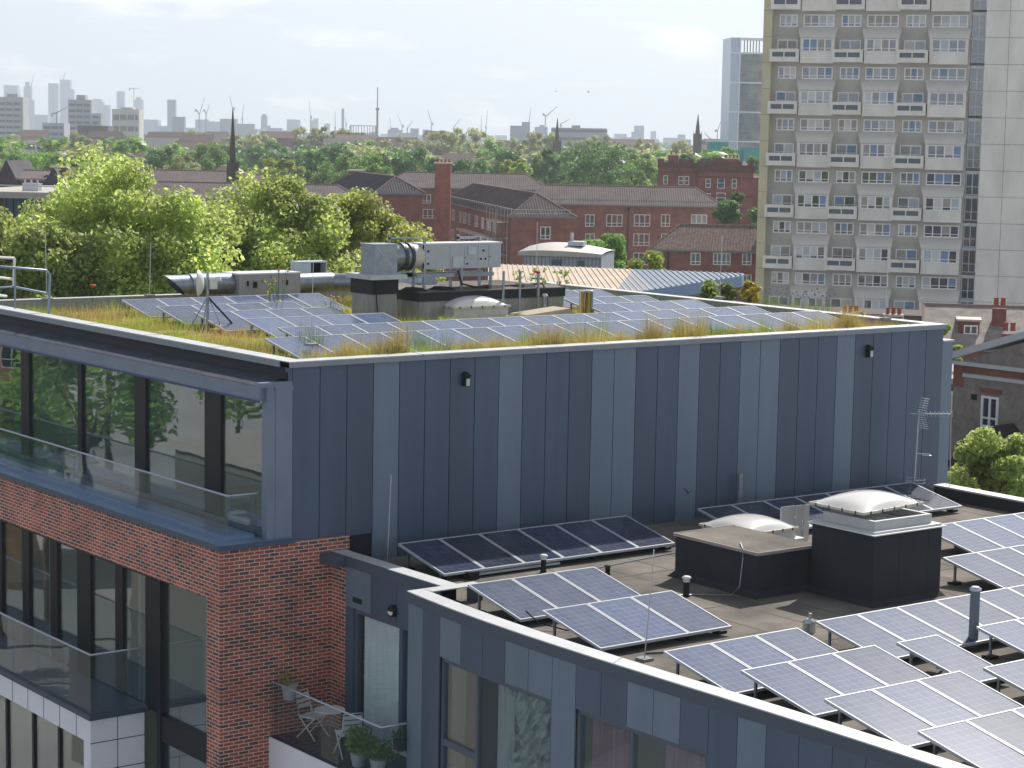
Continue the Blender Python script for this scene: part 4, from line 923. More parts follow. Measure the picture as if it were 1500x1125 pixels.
# pile of rails behind a solar row
a = onz(690, 850, ZR); t = thing('rail_pile', (a.x, a.y, ZR), 'low pile of pale aluminium rails lying behind a solar row on the felt', 'rails')
for k in range(5): mb = MB(); mb.box(a.x+.1+.05*k, a.x+2.3-.15*k, a.y+.1+k*.11, a.y+.15+k*.11, ZR+.05, ZR+.09+.01*(k % 2)); mb.build('rail', alu, t)
mb = MB(); mb.box(a.x-.05, a.x+.2, a.y, a.y+.65, ZR, ZR+.16); mb.build('rail_block', black_m, t)
for pth, lab in (([(22.1, 28.55, ZR+.3), (22.2, 28.3, ZR+.12), (22.5, 27.9, ZR+.03), (22.9, 27.6, ZR+.02)], 'short black cable curling out below the row beside the parapet step'), ([(22.6, 25.9, ZR+.02), (23.3, 25.6, ZR+.02), (23.9, 25.7, ZR+.02), (24.6, 25.2, ZR+.02)], 'black cable trailing on the felt by the curved parapet rod'), ([(23.0, 31.6, ZR+.02), (26, 31.75, ZR+.02), (28.4, 32.1, ZR+.02), (29.3, 32.2, ZR+.02)], 'thin pale conduit along the front of the shaded solar row')):
    t = thing('roof_cable', pth[0], lab, 'cable'); mb = MB(); mb.tube(pth, .014, 5); mb.build('cable', black_m if 'black' in lab else steel_lt, t)
# television aerial
ax = ony(1338, 722, 34.2); t = thing('tv_aerial', (ax.x, 34.2, ZR), 'silver television aerial mast with crossed yagi elements by the clad wall', 'aerial')
def ap(px, py): return ony(px, py, 34.2)
mb = MB(); mb.tube([Vector((ax.x, 34.2, ZR)), ap(1346, 600)], .022, 8); mb.build('mast', steel_lt, t)
mb = MB(); mb.box(ax.x-.2, ax.x+.2, 34.0, 34.4, ZR, ZR+.1); mb.build('base', black_m, t)
mb = MB(); A = ap(1341, 606); B = A+Vector((.72, -.5, .0)); mb.tube([A-Vector((.1, -.07, 0)), B], .013, 6)
for k in range(9): c = A+(B-A)*(k/8.5+.08); mb.tube([c+Vector((-.05, -.07, .05)), c+Vector((.05, .07, -.05))], .008, 4); mb.tube([c+Vector((-.05, -.07, -.05)), c+Vector((.05, .07, .05))], .008, 4)
mb.build('boom', steel_lt, t)
c1, c2 = ap(1349, 602), ap(1360, 586)
for sg in (1, -1):
    mb = MB()
    s0 = A+Vector((.12, -.08, 0)); top = s0+Vector((.12, 0, .36*sg)); mb.tube([s0, top], .010, 5)
    for k in range(7): c = s0+(top-s0)*(k/6.5+.1); mb.tube([c+Vector((-.13, .02, .02)), c+Vector((.13, -.02, -.02))], .009, 4)
    mb.build('reflector', steel_lt, t)
for (px, py, r_) in ((1341, 702, .23),):
    c = ap(px, py); mb = MB()
    for dz in (0, -.07): mb.tube([c+Vector((r_*math.cos(a), r_*math.sin(a), dz)) for a in [i*math.pi/10 for i in range(21)]], .012, 5, cap=False)
    mb.tube([c-Vector((r_, 0, .03)), c+Vector((r_, 0, -.03))], .012, 5); mb.build('halo_loop', steel_lt, t)
c = ap(1345, 664); mb = MB(); mb.tube([c+Vector((-.1, 0, 0)), c+Vector((.3, -.1, -.02)), c+Vector((.3, -.16, -.06)), c+Vector((.02, -.1, -.03))], .012, 5); mb.build('dipole_loop', steel_lt, t)
# birds
def bird(loc, s, rz, label, flap=.5):
    t = thing('bird', loc, label, 'bird', 'small birds in flight', rz); mb = MB()
    pr = [(-.5, .02), (-.38, .09), (-.15, .14), (.12, .13), (.3, .08), (.36, .085), (.44, .07), (.52, .02)]
    n = 8; V = []
    for x, r in pr: V += [(x*s, r*s*math.cos(2*math.pi*k/n), r*s*.9*math.sin(2*math.pi*k/n)) for k in range(n)]
    mb.mesh(V, [(i*n+k, i*n+(k+1) % n, (i+1)*n+(k+1) % n, (i+1)*n+k) for i in range(len(pr)-1) for k in range(n)]+[tuple(range(n))[::-1], tuple(range(7*n, 8*n))], 0, True)
    for sg in (1, -1):
        w_ = [(.15, 0, .05), (.2, .45, .05+flap*.5), (.0, .95, .02+flap), (-.1, .5, .02+flap*.45), (-.15, 0, .03)]
        top = [(x*s, sg*y*s, z*s) for x, y, z in w_]; bot = [(x, y, z-.02*s) for x, y, z in top]
        mb.face(top, 0); mb.face(bot[::-1], 0)
    mb.face([(-.45*s, .02*s, .02*s), (-.45*s, -.02*s, .02*s), (-.75*s, -.13*s, 0), (-.75*s, .13*s, 0)], 0)
    mb.build('body', mat('bird_dark', '#2b2a2c', .8), t, local=True)
bird(tuple(at(814, 134, 120)), .16, 1.2, 'left one of the two small dark birds high over the trees', .3)
bird(tuple(at(862, 135, 120)), .13, 2.0, 'right one of the two small dark birds high over the trees', .6)
bird(tuple(ony(1008, 722, 34.0)), .13, .3, 'small dark bird hovering in front of the grey clad wall', .8)
bird(tuple(at(644, 26, 130)), .07, .9, 'tiny faraway bird in the clouds at the top of the sky', .4)

# ---------------- planting on the upper roof
Rn = np.random.default_rng(21)
def blades(n, fn, hmin, hmax, wd, lean=.35):
    P = fn(n); n = len(P); a = Rn.random(n)*2*np.pi; h = hmin+(hmax-hmin)*Rn.random(n)**1.4
    dx = np.stack([np.cos(a), np.sin(a), 0*a], 1)*wd*.5
    l = Rn.normal(size=(n, 2))*lean*h[:, None]; tip = P+np.stack([l[:, 0], l[:, 1], h], 1)
    return np.stack([P-dx, P+dx, tip], 1).reshape(-1, 3)
def area(n):
    x = 21.5+Rn.random(n)*(XE-.35-21.5); y = YW+.4+Rn.random(n)*(YN-.4-YW-.4)
    # keep mostly off the solar rows and blocks
    inp = np.zeros(n, bool)
    for x0, x1, y0, y1 in [(22.9, 39.6, 37.1, 38.7), (24.3, 39.3, 39.2, 40.8), (24.7, 28.6, 41.5, 43.1), (24.5, 28.9, 43.4, 45.1), (24.5, 28.8, 45.5, 47.2), (24.7, 31.2, 47.8, 49.5), (29, 35.3, 43.9, 47.1), (35, 39.3, 41.4, 43.1), (35.5, 39, 43.4, 45.1), (36, 39, 45.5, 47.2), (36, 39, 47.8, 49.5), (31, 33.4, 43, 44.9)]:
        inp |= (x > x0) & (x < x1) & (y > y0-.05) & (y < y1)
    keep = ~inp | (Rn.random(n) < .02)
    x, y = x[keep], y[keep]
    return np.stack([x, y, np.full(len(x), ZS-.03)], 1)
gm = leaf_mat('roof_grass', ['#76963f', '#86a044', '#96a84b', '#a2ac54', '#aeae62', '#aa9e66', '#a3865e'], .35, .8, patch=.45)
def patch(n):
    P = area(n); s = np.sin(P[:, 0]*1.3+P[:, 1]*.7)+np.sin(P[:, 1]*1.9-P[:, 0]*.4)+Rn.normal(size=len(P))*.5
    return P[s > -.6]
def fringe(n):
    x = 22.6+Rn.random(n)**1*(XE-.6-22.6); y = YW+.38+Rn.random(n)**1.5*1.9; k = (np.sin(x*2.9)+np.sin(x*1.13+1)+np.sin(x*6.1)*.6) > -.9
    return np.stack([x[k], y[k], np.full(k.sum(), ZS-.02)], 1)
V = np.concatenate([blades(26000, fringe, .12, .52, .015, .25), blades(120000, patch, .06, .30, .020), blades(26000, area, .15, .48, .013, .3)])
np_mesh('roof_grass', V, 3, gm, None, label='straw, green and rusty grasses and stonecrop growing between the solar rows of the planted roof', cat='grass', kind='stuff')
rust = leaf_mat('stonecrop', ['#a8684f', '#8d5340', '#b58868', '#c09a7c'], .3, .8)
V = blades(5200, lambda n: (lambda P: P[(np.sin(P[:, 0]*2.1)*np.cos(P[:, 1]*1.7) > .35)])(area(n)), .03, .14, .035)
np_mesh('stonecrop', V, 3, rust, None, label='low rusty pink stonecrop in patches over the planted roof', cat='stonecrop', kind='stuff')
straw = leaf_mat('tuft_straw', ['#b5a25a', '#a5994e', '#8f9048', '#c0ad70', '#bb9a62'], .4, .8)
grn = leaf_mat('tuft_green', ['#5f7d3c', '#6f8b4a', '#7c8f4e', '#59734a'], .35, .7)
def tuft_mesh(name, m, n, h, r, seed):
    R_ = np.random.default_rng(seed); n = int(n*.7); a = R_.random(n)*2*np.pi; rr = 1.35*r*R_.random(n)**.5
    P = np.stack([rr*np.cos(a), rr*np.sin(a), 0*a], 1); hh = h*(.5+.5*R_.random(n)); b_ = R_.random(n)*2*np.pi
    d = np.stack([np.cos(b_), np.sin(b_), 0*b_], 1)*.007
    hh = hh*(.5+R_.random(n)); tip = P*1.6+np.stack([R_.normal(size=n)*.09, R_.normal(size=n)*.09, hh], 1)
    V = np.stack([P-d, P+d, tip], 1).reshape(-1, 3)
    me_o = np_mesh(name, V, 3, m); COL.objects.unlink(me_o); me = me_o.data; bpy.data.objects.remove(me_o); return me
T_ = [tuft_mesh('grass_tuft', straw, 620, .50, .17, 1), tuft_mesh('grass_tuft', straw, 480, .58, .12, 2), tuft_mesh('grass_tuft', straw, 800, .42, .26, 3)]
G_ = [tuft_mesh('leafy_weed', grn, 200, .7, .14, 4), tuft_mesh('leafy_weed', grn, 150, .8, .16, 5)]
ords = ['first', 'second', 'third', 'fourth', 'fifth', 'sixth', 'seventh', 'eighth', 'ninth', 'tenth', 'eleventh', 'twelfth', 'thirteenth', 'fourteenth', 'fifteenth', 'sixteenth', 'seventeenth', 'eighteenth', 'nineteenth', 'twentieth', 'twenty-first', 'twenty-second', 'twenty-third', 'twenty-fourth', 'twenty-fifth', 'twenty-sixth']
tx = [493, 511, 545, 565, 582, 640, 690, 727, 741, 796, 816, 858, 868, 905, 921, 946, 960, 1009, 1012, 1078, 1095, 1146, 1158, 1207, 1236, 1246]
for i, px in enumerate(tx):
    p = ony(px, 508-(px-487)*.052, YW+.55+.3*((i*37) % 5)/5); o = bpy.data.objects.new('grass_tuft', T_[(i*7) % 3]); put(o, None, 'straw grass tuft behind the long coping, %s tuft from the left corner' % ords[i], 'grass tuft', 'straw grass tufts along the long coping')
    o.location = (p.x, p.y, ZS-.02); o.rotation_euler[2] = i*1.3; s_ = (.75, 1.1, .9, 1.3, .8, 1.05, 1.4)[(i*5) % 7]; o.scale = (s_*.85, s_*.85, s_*1.2)
wx = [419, 445, 465, 615, 628, 655, 768, 787, 844, 880, 996, 1030, 1052, 1121, 1190]
for i, px in enumerate(wx):
    Yq = 36.3+((i*29) % 4)*.35 if px > 470 else 38.9-(px-419)*.02; p = ony(px, 500-(px-487)*.05, Yq); o = bpy.data.objects.new('tall_weed', G_[i % 2]); put(o, None, 'spindly green weed rising before the front solar row, %s weed from the left' % ords[i], 'weed', 'green weeds along the front solar row')
    o.location = (p.x, p.y, ZS-.02); o.rotation_euler[2] = i*2.3; s_ = .8+.4*((i*13) % 7)/7; o.scale = (s_*.8, s_*.8, s_)
def flower(px, py, Y, h, col, label, heads=1, stemh=None, spread=.05, r=.045, name='poppy'):
    c = ony(px, py, Y); t = thing(name, (c.x, Y, ZS), label, 'flower'); R2 = random.Random(px); st = MB()
    for k in range(heads):
        dx, dy, dz = (0, 0, 0) if heads == 1 else (R2.uniform(-spread, spread), R2.uniform(-spread, spread), R2.uniform(-spread, spread)*.6)
        top = Vector((c.x+dx, Y+dy, c.z+dz)); st.tube([(c.x+dx*.3, Y, ZS-.05), top], .005, 4, cap=False)
        m_ = MB(); m_.lathe(top, [(.2*r, -.3*r), (r, 0), (r*.95, .3*r), (.3*r, .5*r)], 8); m_.build('flower_head', mat(col+'f', col, .7), t)
    st.build('stem', grn, t)
flower(136, 419, 50.5, .5, '#d0302c', 'single red poppy at the left in front of the trees', r=.09)
flower(787, 399, 43.4, .5, '#c4252a', 'red poppy head beside the right steel pole', r=.09)
flower(408, 402, 47.0, .6, '#b5283a', 'cluster of red flowers in front of the fan box', 9, spread=.35, r=.04, name='red_flowers')
flower(576, 508, 35.6, .3, '#e8e6da', 'clump of small white daisies behind the long coping', 14, spread=.28, r=.022, name='daisies')
flower(482, 438, 46.0, .5, '#dcdcd0', 'pale seed heads in front of the plant block stack', 10, spread=.25, r=.03, name='seed_heads')
for i, (px, py, Y, lab) in enumerate([(398, 420, 48, 'reddish yellow stemmed plant in front of the fan box'), (648, 470, 43, 'dry stemmed plant at the foot of the plant block'), (822, 405, 48.5, 'yellow green sapling left of the beige metal roof'), (790, 402, 49, 'small sapling behind the three steel poles'), (765, 405, 49.4, 'leafy shoot behind the air unit to its right')]):
    p = ony(px, py, Y); pt = thing('roof_plant', (p.x, Y, ZS), lab, 'plant'); R_ = np.random.default_rng(i+40)
    np_mesh('foliage', leaves(None, [(R_.uniform(-.25, .25), R_.uniform(-.2, .2), max(.15, (p.z-ZS)*R_.uniform(.3, 1.25))) for _ in range(9)], 90, .1, .09, R_), 4, g_lite, pt)
    mb = MB()
    for k in range(4): mb.tube([(0, 0, 0), (.2*math.sin(k*2), .15*math.cos(k*2), p.z-ZS)], .006, 4)
    mb.build('stem', bark, pt, local=True)
# tall flowers on the right behind the coping
for i, px in enumerate((1122, 1140, 1160, 1178, 1196, 1212)):
    p = ony(px, 430, 42.3-.5*i); t = thing('tall_weed', (p.x, p.y, Z0-.1), 'tall mauve flowered weed before the tower base, %s from the left' % ords[i], 'weed', 'mauve flowered weeds by the right coping')
    R_ = np.random.default_rng(i+80); V = []
    V = tuft = np.asarray(blades(60, lambda n: np.stack([R_.normal(size=n)*.12, R_.normal(size=n)*.12, 0*R_.random(n)-.1], 1), .3, max(.5, p.z-Z0+.15), .012, .12))
    np_mesh('stem', V, 3, grn, t)
    mb = MB()
    for k in range(7): mb.lathe((R_.normal()*.16, R_.normal()*.1, max(.4, p.z-Z0)+R_.normal()*.09), [(.01, -.02), (.035, 0), (.01, .03)], 6)
    mb.build('flower_head', mat('mauve', '#8f8aa8', .8), t, local=True)
# ================================================================== THE TOWN BEHIND
def yh(px): return 562.5-364*0+(203-562.5)+(px-750)*.01856
def ground_z(D): return 0 if D < 320 else min(15.0, (D-320)/620*15)
def gp(px, D):
    v = at(px, yh(px), D); return Vector((v.x, v.y, 0))
def zat(px, py, D): return at(px, py, D).z
def fr_hit(fr, px, py, d=0):
    r = ray(px, py); O = fr.O+fr.n*d; t = (O-CAM).dot(fr.n)/r.dot(fr.n); P = CAM+r*t
    return (P-fr.O).dot(fr.u), P.z
brick_b = mat('estate_brick', '#815248', .9, col2='#8d5e52', var=.14, vs=.8)
brick_v = mat('victorian_brick', '#7a4a44', .9, col2='#87544c', var=.16, vs=.7)
tile_b = mat('brown_tiles', '#5b4f52', .85, col2='#665859', var=.16, vs=.5, bump=.4, bs=4)
tile_d = mat('dark_tiles', '#43404a', .85, col2='#4e4951', var=.16, vs=.5)
win_white = mat('window_white', '#f4f4f4', .5)
stone_w = mat('white_stone', '#cfcbc2', .8)
def window(parent, fr, a, z, w_, h, lights=2, d=.03, sill=True, transom=.72, fm=None, tf=.08):
    """one window: white frame with mullions (mesh) and a dark pane behind (sub-part)"""
    m = MB(); t = tf; a0, a1 = a-w_/2, a+w_/2
    fbox(m, fr, a0, a0+t, d-.02, d+.05, z, z+h); fbox(m, fr, a1-t, a1, d-.02, d+.05, z, z+h)
    fbox(m, fr, a0+t, a1-t, d-.02, d+.05, z, z+t); fbox(m, fr, a0+t, a1-t, d-.02, d+.05, z+h-t, z+h)
    for k in range(1, lights):
        x = a0+w_*k/lights; fbox(m, fr, x-t/2, x+t/2, d-.02, d+.045, z+t, z+h-t)
    if transom: fbox(m, fr, a0+t, a1-t, d-.02, d+.04, z+h*(1-transom)-.03, z+h*(1-transom)+.03)
    o = m.build('window', fm or win_white, parent)
    p = MB(); fbox(p, fr, a0+t*.5, a1-t*.5, d-.03, d+.005, z+t*.5, z+h-t*.5); p.build('pane', glass_far, o)
    return o
def hip_block(name, label, A, B, depth, ze, zr, hl, hr, wallm=brick_b, roofm=tile_b, ov=.45, cat='building', group=None, ribs=.34, z0=0):
    fr = Fr(A, B-A); Ln = (B-A).length
    t = thing(name, (A.x, A.y, z0), label, cat, group)
    m = MB(); fbox(m, fr, 0, Ln, -depth, 0, z0-2, ze); m.build('wall', wallm, t)
    m = MB(); P = lambda a, d, z: fr.p(a, d, z)
    e0, e1, f0, f1 = -ov, Ln+ov, ov, -depth-ov; rd = -depth/2
    c = [P(e0, f0, ze), P(e1, f0, ze), P(e1, f1, ze), P(e0, f1, ze)]; rl_, rr_ = P(hl if hl else e0, rd, zr), P(Ln-hr if hr else e1, rd, zr)
    m.face([c[0], c[1], rr_, rl_]); m.face([c[2], c[3], rl_, rr_]); m.face([c[1], c[2], rr_]); m.face([c[3], c[0], rl_]); m.face(c[::-1])
    c2 = [v-Vector((0, 0, .18)) for v in c]
    for i in range(4): m.face([c2[i], c2[(i+1) % 4], c[(i+1) % 4], c[i]], 1)
    m.face(c2[::-1], 1)
    # tile rolls on the front slope and on the hip ends
    n = int((Ln+2*ov)/ribs); sl = (zr-ze)/(f0-rd)
    for k in range(n):
        a = e0+ribs*(k+.5)
        top = 1.0
        if hl and a < hl: top = (a-e0)/(hl-e0)
        if hr and a > Ln-hr: top = (e1-a)/(e1-(Ln-hr))
        if top < .08: continue
        q0, q1 = f0, f0+(rd-f0)*top; z0_, z1_ = ze, ze+(zr-ze)*top
        m.face([P(a-.05, q0, z0_+.0), P(a, q0, z0_+.07), P(a, q1, z1_+.07), P(a-.05, q1, z1_)]); m.face([P(a, q0, z0_+.07), P(a+.05, q0, z0_), P(a+.05, q1, z1_), P(a, q1, z1_+.07)])
    nn = int((depth+2*ov)/ribs)
    for end in ((hr, 1), (hl, 0)):
        if not end[0]: continue
        for k in range(nn):
            d = f0-ribs*(k+.5); top = 1-abs(d-rd)/(f0-rd)
            if top < .08: continue
            ex, ax = (e1, Ln-hr) if end[1] else (e0, hl)
            x1 = ex+(ax-ex)*top; z1_ = ze+(zr-ze)*top
            m.face([P(ex, d-.05, ze), P(ex, d, ze+.07), P(x1, d, z1_+.07), P(x1, d-.05, z1_)]); m.face([P(ex, d, ze+.07), P(ex, d+.05, ze), P(x1, d+.05, z1_), P(x1, d, z1_+.07)])
    m.tube([rl_, rr_], .12, 6, 2)
    for cc, rr2 in ((c[0], rl_), (c[1], rr_), (c[2], rr_)): m.tube([cc, rr2], .1, 5, 2)
    ro = m.build('roof', [roofm, mat('gutter_grey', '#7b7a7c', .7), mat('ridge_tiles', '#8b7771', .9)], t)
    return t, fr, Ln, ro
def win_px(parent, fr, x0, x1, y0, y1, lights=2, **k):
    a0, z1 = fr_hit(fr, x0, y0); a1, z0_ = fr_hit(fr, x1, y1)
    return window(parent, fr, (a0+a1)/2, z0_, abs(a1-a0), z1-z0_, lights, **k)
def chimney(parent, fr, a, d, z0_, z1, w_=.9, dp=.6, m_=None, pots=2, cap=True):
    m = MB(); fbox(m, fr, a-w_/2, a+w_/2, d-dp/2, d+dp/2, z0_, z1, 0)
    if cap: fbox(m, fr, a-w_/2-.08, a+w_/2+.08, d-dp/2-.08, d+dp/2+.08, z1, z1+.18, 1)
    o = m.build('chimney', [m_ or brick_b, stone_w], parent)
    for k in range(pots):
        q = fr.p(a-w_/2+w_*(k+.5)/pots, d, z1+.18); p = MB(); p.lathe(q, [(.16, 0), (.14, .4), (.18, .45), (.15, .5)], 8); p.build('chimney_pot', terr, o)
    return o

# --- E6: long brick estate block facing us
A, B = gp(770, 300), gp(1060, 300); t, fr, Ln, ro = hip_block('brick_apartment_block', 'long red brick estate block with brown hipped roof, right of the tall chimney stack', A, B, 10, zat(940, 301, 300), zat(900, 272.5, 305), 3, 3.4)
for x0, x1, l in ((857.5, 870.5, 2), (888.5, 911.5, 3), (929, 952, 3), (968.5, 981, 2), (1012.5, 1035.5, 3)): win_px(t, fr, x0, x1, 314, 332, l)
for x0, x1, l in ((857.5, 870.5, 2), (888.5, 911.5, 3), (928, 951, 3), (968.5, 981, 2), (1012.5, 1035.5, 3)): win_px(t, fr, x0, x1, 342, 360, l); win_px(t, fr, x0, x1, 370, 388, l)
a_, z_ = fr_hit(fr, 920.5, 310); m = MB(); fbox(m, fr, a_-.06, a_+.06, .02, .14, 0, z_+.4); fbox(m, fr, a_-.2, a_+.2, .02, .25, z_+.2, z_+.6); m.build('downpipe', black_m, t)
m = MB(); L0 = fr_hit(fr, 808, 300)[0]
for h in (.3, .65): m.tube([fr.p(L0, -.9, zat(940, 300, 300)+h), fr.p(Ln-1, -.9, zat(940, 300, 300)+h)], .03, 4)
k = L0
while k < Ln-1: m.tube([fr.p(k, -.9, zat(940, 301, 300)), fr.p(k, -.9, zat(940, 301, 300)+.7)], .03, 4); k += 1.8
m.build('roof_rail', steel_lt, t)
# --- E5: wing coming towards us
A, B = gp(652, 307), gp(751, 250); t, fr, Ln, ro = hip_block('brick_apartment_wing', 'red brick estate wing whose hipped gable end faces us beside the scaffolding', A, B, 7.6, zat(751, 317, 250), zat(788, 283.5, 253.5), 4, 3.6)
ze5 = zat(751, 317, 250)
for i, f_ in enumerate((.08, .17, .29, .36, .43, .54, .63, .72, .80)):
    window(t, fr, Ln*f_, ze5-2.5, 2.6 if i % 2 else 1.7, 1.5, 3 if i % 2 else 2); window(t, fr, Ln*f_, ze5-5.3, 2.6 if i % 2 else 1.7, 1.5, 3 if i % 2 else 2)
fe = Fr(fr.p(Ln, 0, 0), -fr.n)
win_px(t, fe, 791.5, 806, 332, 350.5, 2); win_px(t, fe, 791.5, 806, 362, 380, 2)
m = MB()
for h in (.35, .8): m.tube([fr.p(0, -.3, ze5+h), fr.p(Ln+.2, -.3, ze5+h), fr.p(Ln+.2, -7.4, ze5+h)], .03, 4)
for k in range(30): m.tube([fr.p(Ln*k/30, -.3, ze5), fr.p(Ln*k/30, -.3, ze5+.85)], .03, 4)
for k in range(5): m.tube([fr.p(Ln+.2, -k*1.8, ze5), fr.p(Ln+.2, -k*1.8, ze5+.85)], .03, 4)
m.build('roof_rail', steel_lt, t)
sc_ = thing('scaffolding', tuple(fr.p(Ln-3, 1, 0)), 'scaffolding with boards at the near corner of the brick estate wing', 'scaffolding')
m = MB()
for a in (Ln-7, Ln-4.6, Ln-2.2, Ln+.1):
    for d in (.5, 1.9): m.tube([fr.p(a, d, 0), fr.p(a, d, ze5+.9)], .05, 4)
for h in np.arange(2, ze5+.5, 2.0):
    for d in (.5, 1.9): m.tube([fr.p(Ln-7.4, d, h), fr.p(Ln+.4, d, h)], .045, 4)
    for a in (Ln-7, Ln-4.6, Ln-2.2, Ln+.1): m.tube([fr.p(a, .3, h+.1), fr.p(a, 2.2, h+.1)], .045, 4)
m.tube([fr.p(Ln-7, 1.9, 2), fr.p(Ln, 1.9, ze5-.4)], .045, 4); m.build('poles', mat('scaffold_tube', '#a8a29a', .6, .4), sc_)
m = MB()
for h in np.arange(4, ze5+.5, 2.0): fbox(m, fr, Ln-7.2, Ln+.2, .6, 1.7, h-.05, h)
m.build('boards', mat('boards', '#8a7a62', .9), sc_)
m = MB()
for h in (ze5-3.2, ze5-6.2): fbox(m, fr, Ln*.35, Ln*.9, .0, 1.2, h-.2, h, 0)
m.build('access_deck', stone_w, t)
# --- big chimney stack
A = gp(638, 272); B = gp(661, 272); fr = Fr(A, B-A); zt_ = zat(650, 240, 272)
t = thing('brick_chimney_stack', (A.x, A.y, 0), 'tall square red brick chimney stack standing above the brown estate roofs', 'chimney'); Lc = (B-A).length
m = MB(); fbox(m, fr, 0, Lc, -2.0, 0, 0, zt_); fbox(m, fr, -.08, Lc+.08, -2.08, .08, zt_-3.2, zt_-3.0); m.build('shaft', mat('stack_brick', '#93574a', .9, col2='#a06353', var=.12, vs=1), t)
m = MB(); fbox(m, fr, -.12, Lc+.12, -2.12, .12, zt_, zt_+.2); m.build('cap', stone_w, t)
for k in range(4): m = MB(); m.lathe(fr.p(.3+k*.5, -1, zt_+.2), [(.16, 0), (.13, .35), (.17, .4)], 8); m.build('chimney_pot', terr, t)
# --- E3, E4, E2, E1
A, B = gp(486, 307), gp(552, 270); t, fr, Ln, ro = hip_block('brick_apartment_wing', 'brick estate wing with dark hipped roof left of the tall brick chimney stack', A, B, 6.2, zat(552, 283, 270), zat(569, 258.5, 273), 3, 3, roofm=tile_d)
chimney(t, fr, 4, -3.1, 8, zat(510, 251, 300), 2.4, 2, pots=0)
fe = Fr(fr.p(Ln, 0, 0), -fr.n)
A, B = gp(556, 322), gp(802, 322); t, fr, Ln, ro = hip_block('brick_apartment_block', 'rearmost long estate block with brown roof behind the tall brick chimney stack', A, B, 10, zat(620, 275, 322), zat(650, 253, 327), 4, 3.2)
win_px(t, fr, 613.5, 631, 284.5, 298, 3); win_px(t, fr, 613, 640, 306, 320, 4); win_px(t, fr, 575, 592, 284.5, 298, 3); win_px(t, fr, 575, 592, 306, 320, 3)
A, B = gp(215, 238), gp(529, 238); t, fr, Ln, ro = hip_block('brick_apartment_block', 'long estate block with ribbed brown tile roof showing over the leafy trees at the left', A, B, 9, zat(480, 293.5, 238), zat(480, 271, 242.5), 0, 3)
A, B = gp(120, 300), gp(397, 300); t, fr, Ln, ro = hip_block('brick_apartment_block', 'farther parallel estate roof just above the ribbed brown roof at the left', A, B, 9, zat(380, 269, 300), zat(300, 250.5, 304), 0, 3)
# roof vent gable on it
A = gp(312, 318); B = gp(352, 318); fr = Fr(A, B-A); t = thing('pale_gable', (A.x, A.y, 0), 'small building with pale triangular roof end at the foot of the dark church spire', 'building')
m = MB(); fbox(m, fr, 0, (B-A).length, -6, 0, 0, zat(330, 252, 318)); m.build('wall', brick_b, t); m = MB(); L_ = (B-A).length; zb_, zp_ = zat(330, 252, 318), zat(330, 242.5, 318)
m.hexa([fr.p(0, .3, zb_), fr.p(L_, .3, zb_), fr.p(L_, -6, zb_), fr.p(0, -6, zb_), fr.p(L_*.3, .1, zp_), fr.p(L_*.55, .1, zp_), fr.p(L_*.55, -6, zp_), fr.p(L_*.3, -6, zp_)]); m.build('roof', mat('pale_roof', '#b3a590', .8), t)
# --- E7 house at right
A, B = gp(961, 230), gp(1122, 228); t, fr, Ln, ro = hip_block('brick_house_block', 'red brick houses with mottled brown roof and white windows left of the concrete tower', A, B, 7.5, zat(1000, 366.5, 230), zat(1050, 329.5, 234), 2.6, 0, roofm=mat('mottled_tiles', '#72605c', .9, col2='#85706a', var=.25, vs=2.5, bump=.5, bs=6))
for x0, x1, l in ((1012, 1026, 2), (1045, 1070, 4), (1087.5, 1100.5, 2)): win_px(t, fr, x0, x1, 370, 388.5, l); win_px(t, fr, x0, x1, 402, 420.5, l)
m = MB(); fbox(m, fr, -.2, Ln, .0, .3, zat(1000, 369, 230), zat(1000, 367, 230)); m.build('eaves_board', stone_w, t)
a_, z_ = fr_hit(fr, 979, 372); m = MB(); fbox(m, fr, a_-.07, a_+.07, .02, .16, 0, z_+.2); m.build('downpipe', black_m, t)
# --- E8 Victorian
A, B = gp(965, 330), gp(1114, 328); fr = Fr(A, B-A); Ln = (B-A).length
t = thing('victorian_mansion_block', (A.x, A.y, 0), 'ornate dark red Victorian brick block with shaped parapet and white arched windows', 'building')
z1 = zat(1000, 243, 330); m = MB(); L1 = fr_hit(fr, 1024, 250)[0]; L2 = fr_hit(fr, 1104, 250)[0]
fbox(m, fr, 0, L1, -12, 0, 0, z1-.3, 0); fbox(m, fr, L1, L2, -12, .9, 0, z1-.9, 0); fbox(m, fr, L2, Ln+4, -12, -.5, 0, z1-1.6, 0)
m.build('wall', brick_v, t)
m = MB(); pd = mat('parapet_brick', '#5e3b36', .9, var=.15, vs=1)
fbox(m, fr, -.1, L1, -.5, .15, z1-.3, z1+.5, 0)
for px in (968, 984, 1000, 1012): a = fr_hit(fr, px, 240)[0]; fbox(m, fr, a-.5, a+.5, -.6, .25, z1+.5, z1+1.1, 0)
fbox(m, fr, L1-.3, L2+.3, .3, 1.05, z1-.9, z1+.3, 0)
for px in (1027, 1037, 1069, 1083, 1100): a = fr_hit(fr, px, 240)[0]; fbox(m, fr, a-.45, a+.45, .2, 1.15, z1+.3, z1+.9, 0)
a = fr_hit(fr, 1056, 240)[0]; n = 12
for k in range(n):
    b0 = math.pi*k/n; b1 = math.pi*(k+1)/n; x0, x1 = a-1.6*math.cos(b0), a-1.6*math.cos(b1); hh = .3+1.3*min(math.sin(b0), math.sin(b1)); fbox(m, fr, x0, x1, .35, 1.1, z1-.2, z1-.2+max(.55, hh), 0)
